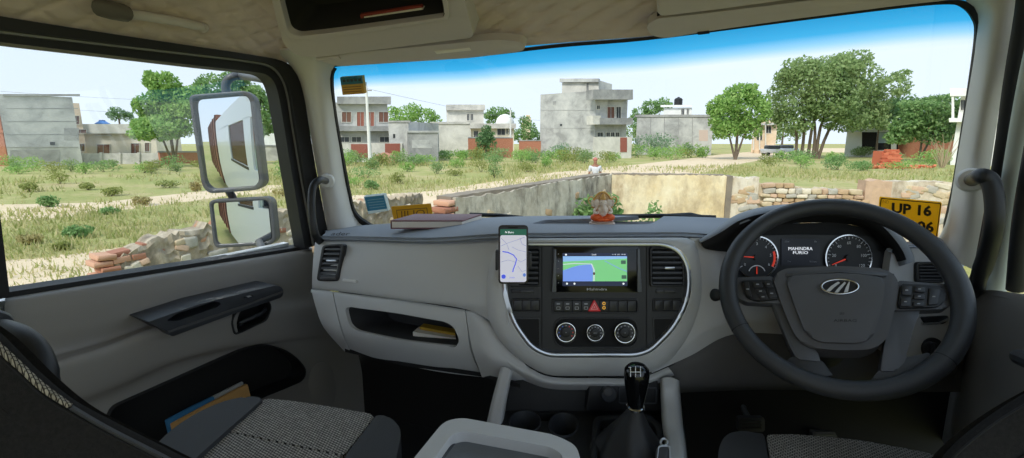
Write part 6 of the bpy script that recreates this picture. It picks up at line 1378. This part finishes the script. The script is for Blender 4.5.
# brick pile: bricks one by one
bp = thing('brick_pile', 'tall stack of red bricks standing in the open ground', 'brick pile'); g0 = XY(893.5, 44); bm0 = bmesh.new(); add_box(bm0, Vector((0, 0, 0)), .46, .22, .145); bmesh.ops.recalc_face_normals(bm0, faces=bm0.faces[:]); bme = bpy.data.meshes.new('brick'); bm0.to_mesh(bme); bm0.free()
M_BR = [mat('brick_red', (192, 104, 74), .9), mat('brick_orange', (206, 122, 88), .9)]; bme2 = bme.copy(); bme.materials.append(M_BR[0]); bme2.materials.append(M_BR[1]); rr = random.Random(5); zz = 0
prism('core', [g0 + Vector((-.8, .12, 0)), g0 + Vector((.8, .12, 0)), g0 + Vector((.8, 1.2, 0)), g0 + Vector((-.8, 1.2, 0))], 0, 1.5, M_BR[0], bp)
for row in range(11):
    nn = 4 if row < 8 else 3; zc = .075 + row * .152; wd = 1.0 - row * .018
    for k in range(nn):
        o = bpy.data.objects.new('brick', rr.choice((bme, bme2))); COL.objects.link(o); o.parent = bp; o.location = g0 + Vector(((k - (nn - 1) / 2) * .475 * wd + (.06 if row % 2 else -.06), rr.uniform(-.04, .04), zc)); o.rotation_euler = (0, 0, rr.uniform(-.12, .12))
rb = thing('brick_rubble', 'low spread of broken brick around the brick pile', 'rubble'); rr = random.Random(6)
for k in range(40):
    o = bpy.data.objects.new('brick', rr.choice((bme, bme2))); COL.objects.link(o); o.parent = rb; o.location = g0 + Vector((rr.uniform(-2.6, 3.2), rr.uniform(-1.4, -.2), rr.uniform(.03, .25))); o.rotation_euler = (rr.uniform(-.5, .5), rr.uniform(-.5, .5), rr.uniform(0, 3))
# poles and wires
for x, y0, D, lb, r in ((367, 86, 46, 'white concrete pole in front of the two storey grey house', .14), (510.5, 110, 74, 'thin electricity pole by the white house', .13)):
    t = thing('utility_pole', lb, 'pole'); q = XY(x + (2 if x < 400 else 0), D); zt = ZY(y0, D); bm = bmesh.new(); add_tube(bm, [Vector((q.x, q.y, -.2)), Vector((q.x, q.y, zt))], [r * 1.3, r * .8], 8); obj('shaft', bm, mat('pole_white', (220, 220, 216), .8), t)
    tube('crossarm', [Vector((q.x - .5, q.y, zt - .4)), Vector((q.x + .5, q.y, zt - .4))], .05, M_CEMD, t, 6); tube('insulator', [Vector((q.x, q.y, zt - .05)), Vector((q.x, q.y, zt + .35))], .06, M_CEMD, t, 6)
for nm, a, b, lb in (('wire', (-80, 84, 60), (330, 104, 70), 'thin overhead wire crossing the sky in the side window'), ('wire', (-80, 98, 62), (340, 118, 70), 'lower thin overhead wire in the side window'), ('wire', (367, 88, 46), (560, 122, 90), 'thin wire from the white pole towards the white house')):
    A, B = XY(a[0], a[2]), XY(b[0], b[2]); A.z, B.z = ZY(a[1], a[2]), ZY(b[1], b[2]); t = thing(nm, lb, 'wire'); tube('cable', [A.lerp(B, k / 12) - UPZ * (.6 * math.sin(math.pi * k / 12)) for k in range(13)], .016, mat('cable_grey', (150, 156, 162), .8), t, 4)
# ================================================================== BOUNDARY WALLS NEAR THE TRUCK
def stain(name, base, c2, dark, sc=1.2, brick=None):
    """weathered plaster: patches, and dark streaks that run down from the coping"""
    m = bpy.data.materials.new(name); m.use_nodes = True; n = m.node_tree.nodes; l = m.node_tree.links; b = n['Principled BSDF']; b.inputs['Roughness'].default_value = .95; b.inputs['Specular IOR Level'].default_value = .1
    t = n.new('ShaderNodeTexCoord')
    def nz(scale, vec=None, d=8, r=.7):
        z = n.new('ShaderNodeTexNoise'); z.inputs['Scale'].default_value = scale; z.inputs['Detail'].default_value = d; z.inputs['Roughness'].default_value = r
        if vec: mp = n.new('ShaderNodeMapping'); mp.inputs['Scale'].default_value = vec; l.new(t.outputs['Object'], mp.inputs[0]); l.new(mp.outputs[0], z.inputs['Vector'])
        else: l.new(t.outputs['Object'], z.inputs['Vector'])
        return z
    def rp(src, a, ca, b_, cb):
        r = n.new('ShaderNodeValToRGB'); r.color_ramp.elements[0].position = a; r.color_ramp.elements[1].position = b_; r.color_ramp.elements[0].color = ca; r.color_ramp.elements[1].color = cb; l.new(src, r.inputs[0]); return r
    A = rp(nz(sc).outputs['Fac'], .38, lin(base), .62, lin(c2)); S = rp(nz(1.7, (1.5, 1.5, .75)).outputs['Fac'], .46, (0, 0, 0, 1), .68, (1, 1, 1, 1))
    mx = n.new('ShaderNodeMixRGB'); l.new(S.outputs[0], mx.inputs[0]); l.new(A.outputs[0], mx.inputs[1]); mx.inputs[2].default_value = lin(dark); src = mx.outputs[0]
    if brick:
        S2 = rp(nz(1.3).outputs['Fac'], .60, (0, 0, 0, 1), .66, (1, 1, 1, 1)); m2 = n.new('ShaderNodeMixRGB'); l.new(S2.outputs[0], m2.inputs[0]); l.new(src, m2.inputs[1]); m2.inputs[2].default_value = lin(brick); src = m2.outputs[0]
    l.new(src, b.inputs['Base Color']); k = n.new('ShaderNodeBump'); k.inputs['Strength'].default_value = .7; k.inputs['Distance'].default_value = .03; l.new(nz(6).outputs['Fac'], k.inputs['Height']); l.new(k.outputs[0], b.inputs['Normal'])
    return m
M_PLG = stain('stained_grey_plaster', (214, 206, 190), (176, 166, 148), (92, 86, 78), 2.4, (186, 148, 112))
M_PLY = stain('stained_yellow_plaster', (238, 226, 194), (228, 206, 160), (186, 166, 134), 1.2)
M_PLW = stain('stained_white_plaster', (222, 212, 194), (204, 188, 164), (156, 140, 120), 1.8, (190, 150, 116))
M_PLB = stain('broken_plaster', (196, 184, 164), (166, 150, 126), (108, 100, 90), 2.4, (186, 126, 96))
M_MORTAR = mat('rubble_mortar', (206, 192, 166), 1, bump=(12, .8), var=(5, .25), col2=(178, 162, 136))
STONE_M = [mat('stone_%s' % k, c, .9, bump=(14, .6), var=(7, .3), col2=tuple(int(v * .84) for v in c), spec=.15) for k, c in (('buff', (216, 196, 162)), ('pink', (212, 180, 152)), ('grey', (190, 184, 170)), ('cream', (230, 218, 194)), ('tan', (198, 168, 132)))]
rr = random.Random(12)
def piece_mesh(name, sx, sy, sz, m, jit, bev):
    bm = bmesh.new(); add_box(bm, Vector((0, 0, 0)), sx, sy, sz, None, bev)
    for v in bm.verts: v.co += Vector((rr.uniform(-1, 1), rr.uniform(-1, 1), rr.uniform(-1, 1))) * jit
    bmesh.ops.recalc_face_normals(bm, faces=bm.faces[:]); me = bpy.data.meshes.new(name); bm.to_mesh(me); bm.free(); me.materials.append(m); me.polygons.foreach_set('use_smooth', [True] * len(me.polygons)); return me
STONES = [piece_mesh('stone', 1, 1, 1, STONE_M[k % 5], .07, .16) for k in range(10)]
BR_M = [mat('old_brick', (186, 130, 104), .95, bump=(20, .5)), mat('old_brick_pale', (202, 156, 128), .95, bump=(20, .5)), mat('old_brick_dark', (164, 112, 90), .95, bump=(20, .5))]
BRICKS = [piece_mesh('brick', 1, 1, 1, BR_M[k % 3], .02, .05) for k in range(6)]
class NearWall:
    def __init__(s, t, A, B, thick): s.t, s.A, s.B = t, A.copy(), B.copy(); s.A.z = s.B.z = 0; s.th = thick; s.L = (s.B - s.A).length; s.d = (s.B - s.A) / s.L; s.n = Vector((s.d.y, -s.d.x, 0)); s.n = s.n if s.n.dot(EYE - s.A) > 0 else -s.n
    def w(s, u, z, o=0): return s.A + s.d * u + UPZ * z + s.n * o
    def seg(s, name, u0, u1, prof, m, rough=.015, off=0.0, nu=40, nz=14, seed=1):
        """prof: top heights along the segment"""
        r = random.Random(seed); bm = bmesh.new(); F, Bk = [], []
        for i in range(nu + 1):
            u = u0 + (u1 - u0) * i / nu; f = i / nu * (len(prof) - 1); k = min(int(f), len(prof) - 2); zt = prof[k] + (prof[k + 1] - prof[k]) * (f - k) + r.uniform(-1, 1) * rough * 1.5
            F.append([bm.verts.new(s.w(u, -.1 + (zt + .1) * j / nz, off + r.uniform(-1, 1) * rough)) for j in range(nz + 1)]); Bk.append([bm.verts.new(s.w(u, -.1 + (zt + .1) * j / nz, -s.th)) for j in (0, nz)])
        for i in range(nu):
            for j in range(nz): bm.faces.new((F[i][j], F[i + 1][j], F[i + 1][j + 1], F[i][j + 1]))
            bm.faces.new((F[i][nz], F[i + 1][nz], Bk[i + 1][1], Bk[i][1])); bm.faces.new((Bk[i][0], Bk[i][1], Bk[i + 1][1], Bk[i + 1][0]))
        for i in (0, nu):
            for j in range(nz): pass
            bm.faces.new([F[i][j] for j in range(nz + 1)] + [Bk[i][1], Bk[i][0]])
        return obj(name, bm, m, s.t, 30)
    def piece(s, name, me, u, z, su, sz, dep, o, rot=0):
        p = bpy.data.objects.new(name, me); COL.objects.link(p); p.parent = s.t
        a = math.atan2(s.d.y, s.d.x); p.rotation_euler = (Matrix.Rotation(a, 3, 'Z') @ Matrix.Rotation(rot, 3, 'Y')).to_euler(); p.location = s.w(u, z, o); p.scale = (su, dep, sz); return p
ZT = 1.75
C0 = PZ(612, 174.5, ZT); W1 = PZ(455, 199, ZT); W2 = PZ(729, 174.5, ZT)
wa = thing('boundary_wall', 'stained grey boundary wall with a crumbled brick end behind the diary', 'wall')
nw = NearWall(wa, W1, C0, .30); nw.seg('plaster_face', 0.0, nw.L, [ZT, ZT - .02, ZT + .02, ZT, ZT], M_PLG, .012, nu=60, seed=2)
nw.seg('coping', -.02, nw.L, [ZT + .03] * 4, mat('coping_dark', (120, 110, 98), .95, bump=(10, .8), var=(3, .2), col2=(150, 138, 120)), .004, off=-.04, nu=50, nz=2, seed=4)
for row in range(9):                                             # crumbled end, brick by brick
    for k in range(1 + (row % 2)):
        z = ZT - .05 - row * .082; nw.piece('brick', rr.choice(BRICKS), -.07 - k * .12 + rr.uniform(-.03, .03) + (.05 if row % 2 else 0) + row * -.012, z, .13, .066, .26, -.12 + rr.uniform(-.02, .02), rr.uniform(-.06, .06))
for k in range(22): nw.piece('stone', rr.choice(STONES), rr.uniform(.2, nw.L - .2), rr.uniform(.8, 1.45), rr.uniform(.12, .26), rr.uniform(.08, .16), .10, -.035, rr.uniform(-.3, .3))
E1 = PZ(962, 180, 1.72)
wb = thing('boundary_wall', 'yellow plastered and rubble stone boundary wall across the windscreen view', 'wall')
nb2 = NearWall(wb, C0, E1, .30); Lb = nb2.L
def ub(x, y=175):                                                # distance along the wall of a photo column
    r = ray(x, y); n = nb2.n; k = (nb2.A - EYE).dot(Vector((n.x, n.y, 0))) / Vector((r.x, r.y, 0)).dot(n); q = EYE + r * k; return (Vector((q.x, q.y, 0)) - nb2.A).dot(nb2.d)
u1, u2, u3, u4 = ub(727), ub(747), ub(870), Lb + 1.5
nb2.seg('yellow_plaster', 0, u1, [ZT, ZT - .02, ZT + .01, ZT], M_PLY, .010, nu=50, seed=5)
nb2.seg('coping', 0, u1, [ZT + .02] * 3, MATS['coping_dark'], .005, off=-.03, nu=40, nz=2, seed=6)
nb2.seg('pier', u1, u1 + .11, [ZT, ZT], MATS['coping_dark'], .004, off=.05, nu=3, nz=8, seed=7)
nb2.seg('worn_plaster', u1 + .11, u2 + .25, [ZT - .02, ZT - .05, ZT - .03], M_PLW, .012, nu=16, seed=8)
nb2.seg('rubble_core', u2 + .25, u3, [1.62, 1.56, 1.50, 1.50, 1.47, 1.46], M_MORTAR, .02, off=-.05, nu=40, seed=9)
nb2.seg('white_plaster', u3, u4, [1.66, 1.68, 1.66, 1.62, 1.5], M_PLW, .014, nu=40, seed=10)
nb2.seg('pier', u3 - .06, u3 + .42, [1.69, 1.69], STONE_M[1], .014, off=.03, nu=8, nz=10, seed=11)
z = .75; row = 0
while z < 1.60:
    hgt = rr.uniform(.08, .13); u = u2 + .28 + rr.uniform(0, .1)
    while u < u3 - .1:
        wd = rr.uniform(.10, .26); top = 1.62 - .15 * (u - u2) / (u3 - u2)
        if z + hgt * .8 < top + .03: nb2.piece('stone', rr.choice(STONES), u + wd / 2, z + hgt / 2, wd * .96, hgt * .94, .16, -.04 + rr.uniform(-.015, .02), rr.uniform(-.12, .12))
        u += wd
    z += hgt; row += 1
for a, b_, n_, zl, zh in ((u1 + .15, u2 + .2, 14, .9, 1.5), (u3 + .45, Lb + .4, 34, .85, 1.6)):
    for k in range(n_): nb2.piece('stone', rr.choice(STONES), rr.uniform(a, b_), rr.uniform(zl, zh), rr.uniform(.12, .3), rr.uniform(.08, .15), .10, -.032, rr.uniform(-.3, .3))
# broken wall seen through the side window
wc = thing('broken_wall', 'low broken rubble wall with exposed bricks outside the passenger window', 'wall')
A0, B0 = PZ(112, 243, 1.2), PZ(300, 213, 1.25); dd = (B0 - A0); B1 = B0 + dd * 1.15
nc = NearWall(wc, A0, B1, .34)
nc.seg('rubble_plaster', 0, nc.L, [1.0, 1.14, 1.20, 1.26, 1.24, 1.28, 1.32, 1.28, 1.33, 1.28, 1.30, 1.28, 1.3, 1.28, 1.3, 1.28], M_PLB, .03, nu=110, nz=22, seed=20)
for row in range(13):                                            # stepped broken end
    z = .04 + row * .082
    for k in range(max(1, int(3.2 - row * .22))): nc.piece('brick', rr.choice(BRICKS), -.08 - k * .2 + rr.uniform(-.05, .05), z, .2, .07, .3, -.12 + rr.uniform(-.03, .03), rr.uniform(-.1, .1))
for k in range(14): nc.piece('brick', rr.choice(BRICKS), .1 + k * .16 + rr.uniform(-.05, .05), .96 + .016 * k + rr.uniform(-.05, .1), .2, .07, .24, -.14, rr.uniform(-.35, .35))
for k in range(26): nc.piece('brick', rr.choice(BRICKS), rr.uniform(0, nc.L * .75), rr.uniform(.15, 1.05), rr.uniform(.14, .22), .075, .10, -.03, rr.uniform(-.15, .15))
for k in range(70): nc.piece('stone', rr.choice(STONES), rr.uniform(.1, nc.L * .95), rr.uniform(.15, 1.12), rr.uniform(.10, .26), rr.uniform(.08, .18), .14, -.035, rr.uniform(-.4, .4))
# fallen rubble at its end
for k in range(9):
    t = thing('loose_brick', 'loose brick fallen at the end of the broken wall', 'brick', 'loose bricks by the broken wall'); q = nc.w(rr.uniform(-1.4, -.5), .04, rr.uniform(-.5, .6)); p = bpy.data.objects.new('brick_body', rr.choice(BRICKS)); COL.objects.link(p); p.parent = t; p.scale = (.2, .1, .07); p.location = q; p.rotation_euler = (rr.uniform(-.2, .2), rr.uniform(-.2, .2), rr.uniform(0, 3))
# person walking on the dirt road
pe = thing('person', 'person in a pale shirt and dark trousers walking on the dirt road', 'person'); q = XY(596, 20.6); q.z = .03
def skin(name, V, E_, R, m, parent, root=0):
    me = bpy.data.meshes.new(name); me.from_pydata([q + Vector(v) for v in V], E_, []); o = link(name, me, m, parent, 0); md = o.modifiers.new('skin', 'SKIN'); md.use_smooth_shade = True
    for v, r in zip(me.skin_vertices[0].data, R): v.radius = (r, r)
    me.skin_vertices[0].data[root].use_root = True; o.modifiers.new('sub', 'SUBSURF').levels = 1; o.modifiers['sub'].render_levels = 1
    dg = bpy.context.evaluated_depsgraph_get(); me2 = bpy.data.meshes.new_from_object(o.evaluated_get(dg)); o.modifiers.clear(); o.data = me2; return o
M_SKIN = mat('skin', (150, 104, 80), .6)
skin('body', [(0, 0, .92), (0, 0, 1.12), (0, 0, 1.36), (0, 0, 1.46), (0, -.01, 1.52), (0, -.01, 1.62), (.19, 0, 1.34), (.24, .02, 1.1), (.25, -.08, .88), (.25, -.1, .8), (-.19, 0, 1.34), (-.24, 0, 1.1), (-.24, -.1, .9), (-.24, -.12, .82), (.1, 0, .88), (.12, -.1, .5), (.12, 0, .1), (.12, -.12, .04), (-.1, 0, .88), (-.1, .1, .5), (-.1, .22, .12), (-.1, .12, .05)],
     [(0, 1), (1, 2), (2, 3), (3, 4), (4, 5), (2, 6), (6, 7), (7, 8), (8, 9), (2, 10), (10, 11), (11, 12), (12, 13), (0, 14), (14, 15), (15, 16), (16, 17), (0, 18), (18, 19), (19, 20), (20, 21)],
     [.14, .13, .15, .06, .08, .09, .065, .05, .04, .035, .065, .05, .04, .035, .09, .065, .045, .04, .09, .065, .045, .04], M_SKIN, pe)
skin('shirt', [(0, 0, .86), (0, 0, 1.12), (0, 0, 1.38), (.2, 0, 1.35), (.245, .02, 1.12), (-.2, 0, 1.35), (-.245, 0, 1.12)], [(0, 1), (1, 2), (2, 3), (3, 4), (2, 5), (5, 6)], [.165, .15, .165, .085, .07, .085, .07], mat('shirt_pale', (206, 206, 210), .85), pe)
skin('trousers', [(0, 0, .9), (.1, 0, .86), (.12, -.1, .5), (.12, 0, .14), (-.1, 0, .86), (-.1, .1, .5), (-.1, .2, .16)], [(0, 1), (1, 2), (2, 3), (0, 4), (4, 5), (5, 6)], [.155, .105, .085, .065, .105, .085, .065], mat('trousers_dark', (78, 80, 92), .85), pe)
bm = bmesh.new(); add_blob(bm, q + Vector((0, .015, 1.66)), (.105, .115, .09)); obj('headscarf', bm, mat('scarf_rose', (186, 120, 108), .85), pe)
# far tree line closing the view
far = [(300, 330, 128), (440, 470, 132), (690, 724, 128), (765, 800, 130), (596, 640, 130)]
for i, (a, b_, y) in enumerate(far):
    T('hazy tree mass far behind the houses, ' + ('beside the left pillar', 'behind the white house', 'between the long grey house and the round tree', 'behind the parked cars', 'behind the tall grey house')[i], 0, [(a + (b_ - a) * k / 4, y + (k % 2) * 3, (b_ - a) / 5, 9) for k in range(5)], 135, 700, .55, ML['dusty'], [[((a + b_) / 2, 146), ((a + b_) / 2, y)]], seed=60 + i)
# ================================================================== origins at each thing's base
def finish():
    bpy.context.view_layer.update()
    def leaves(o): return ([o] if o.type == 'MESH' else []) + [q for c in o.children for q in leaves(c)]
    def recentre(o, base):
        L = o.location.copy()
        if o.type == 'MESH' and o.data.users == 1 and L.length < 1e-6 and o.rotation_euler.to_quaternion().angle < 1e-6 and len(o.data.vertices):
            n = len(o.data.vertices); co = np.empty(n * 3); o.data.vertices.foreach_get('co', co); co = co.reshape(-1, 3)
            c = Vector((co[:, 0].min() + co[:, 0].max(), co[:, 1].min() + co[:, 1].max(), co[:, 2].min() + co[:, 2].max())) / 2
            if o.parent is None: c.z = float(co[:, 2].min())
            o.data.vertices.foreach_set('co', (co - np.array(c)).ravel()); o.data.update()
            o.location = c - base; me = c
        elif o.type == 'EMPTY' and o.parent is None and o.location.length < 1e-6:
            cs = [o.matrix_world.inverted() @ q.matrix_world @ Vector(b) for q in leaves(o) for b in q.bound_box]
            if not cs: return
            me = Vector(((min(c.x for c in cs) + max(c.x for c in cs)) / 2, (min(c.y for c in cs) + max(c.y for c in cs)) / 2, min(c.z for c in cs)))
            o.location = me
        else: return
        for ch in o.children: 
            if ch.location.length > 1e-6 or ch.rotation_euler.to_quaternion().angle > 1e-6 or (ch.type == 'MESH' and ch.data.users > 1): ch.location = ch.location - me
            else: recentre(ch, me)
    for o in list(SC.objects):
        if o.parent is None and o.type in ('MESH', 'EMPTY'): recentre(o, Vector((0, 0, 0)))
finish()
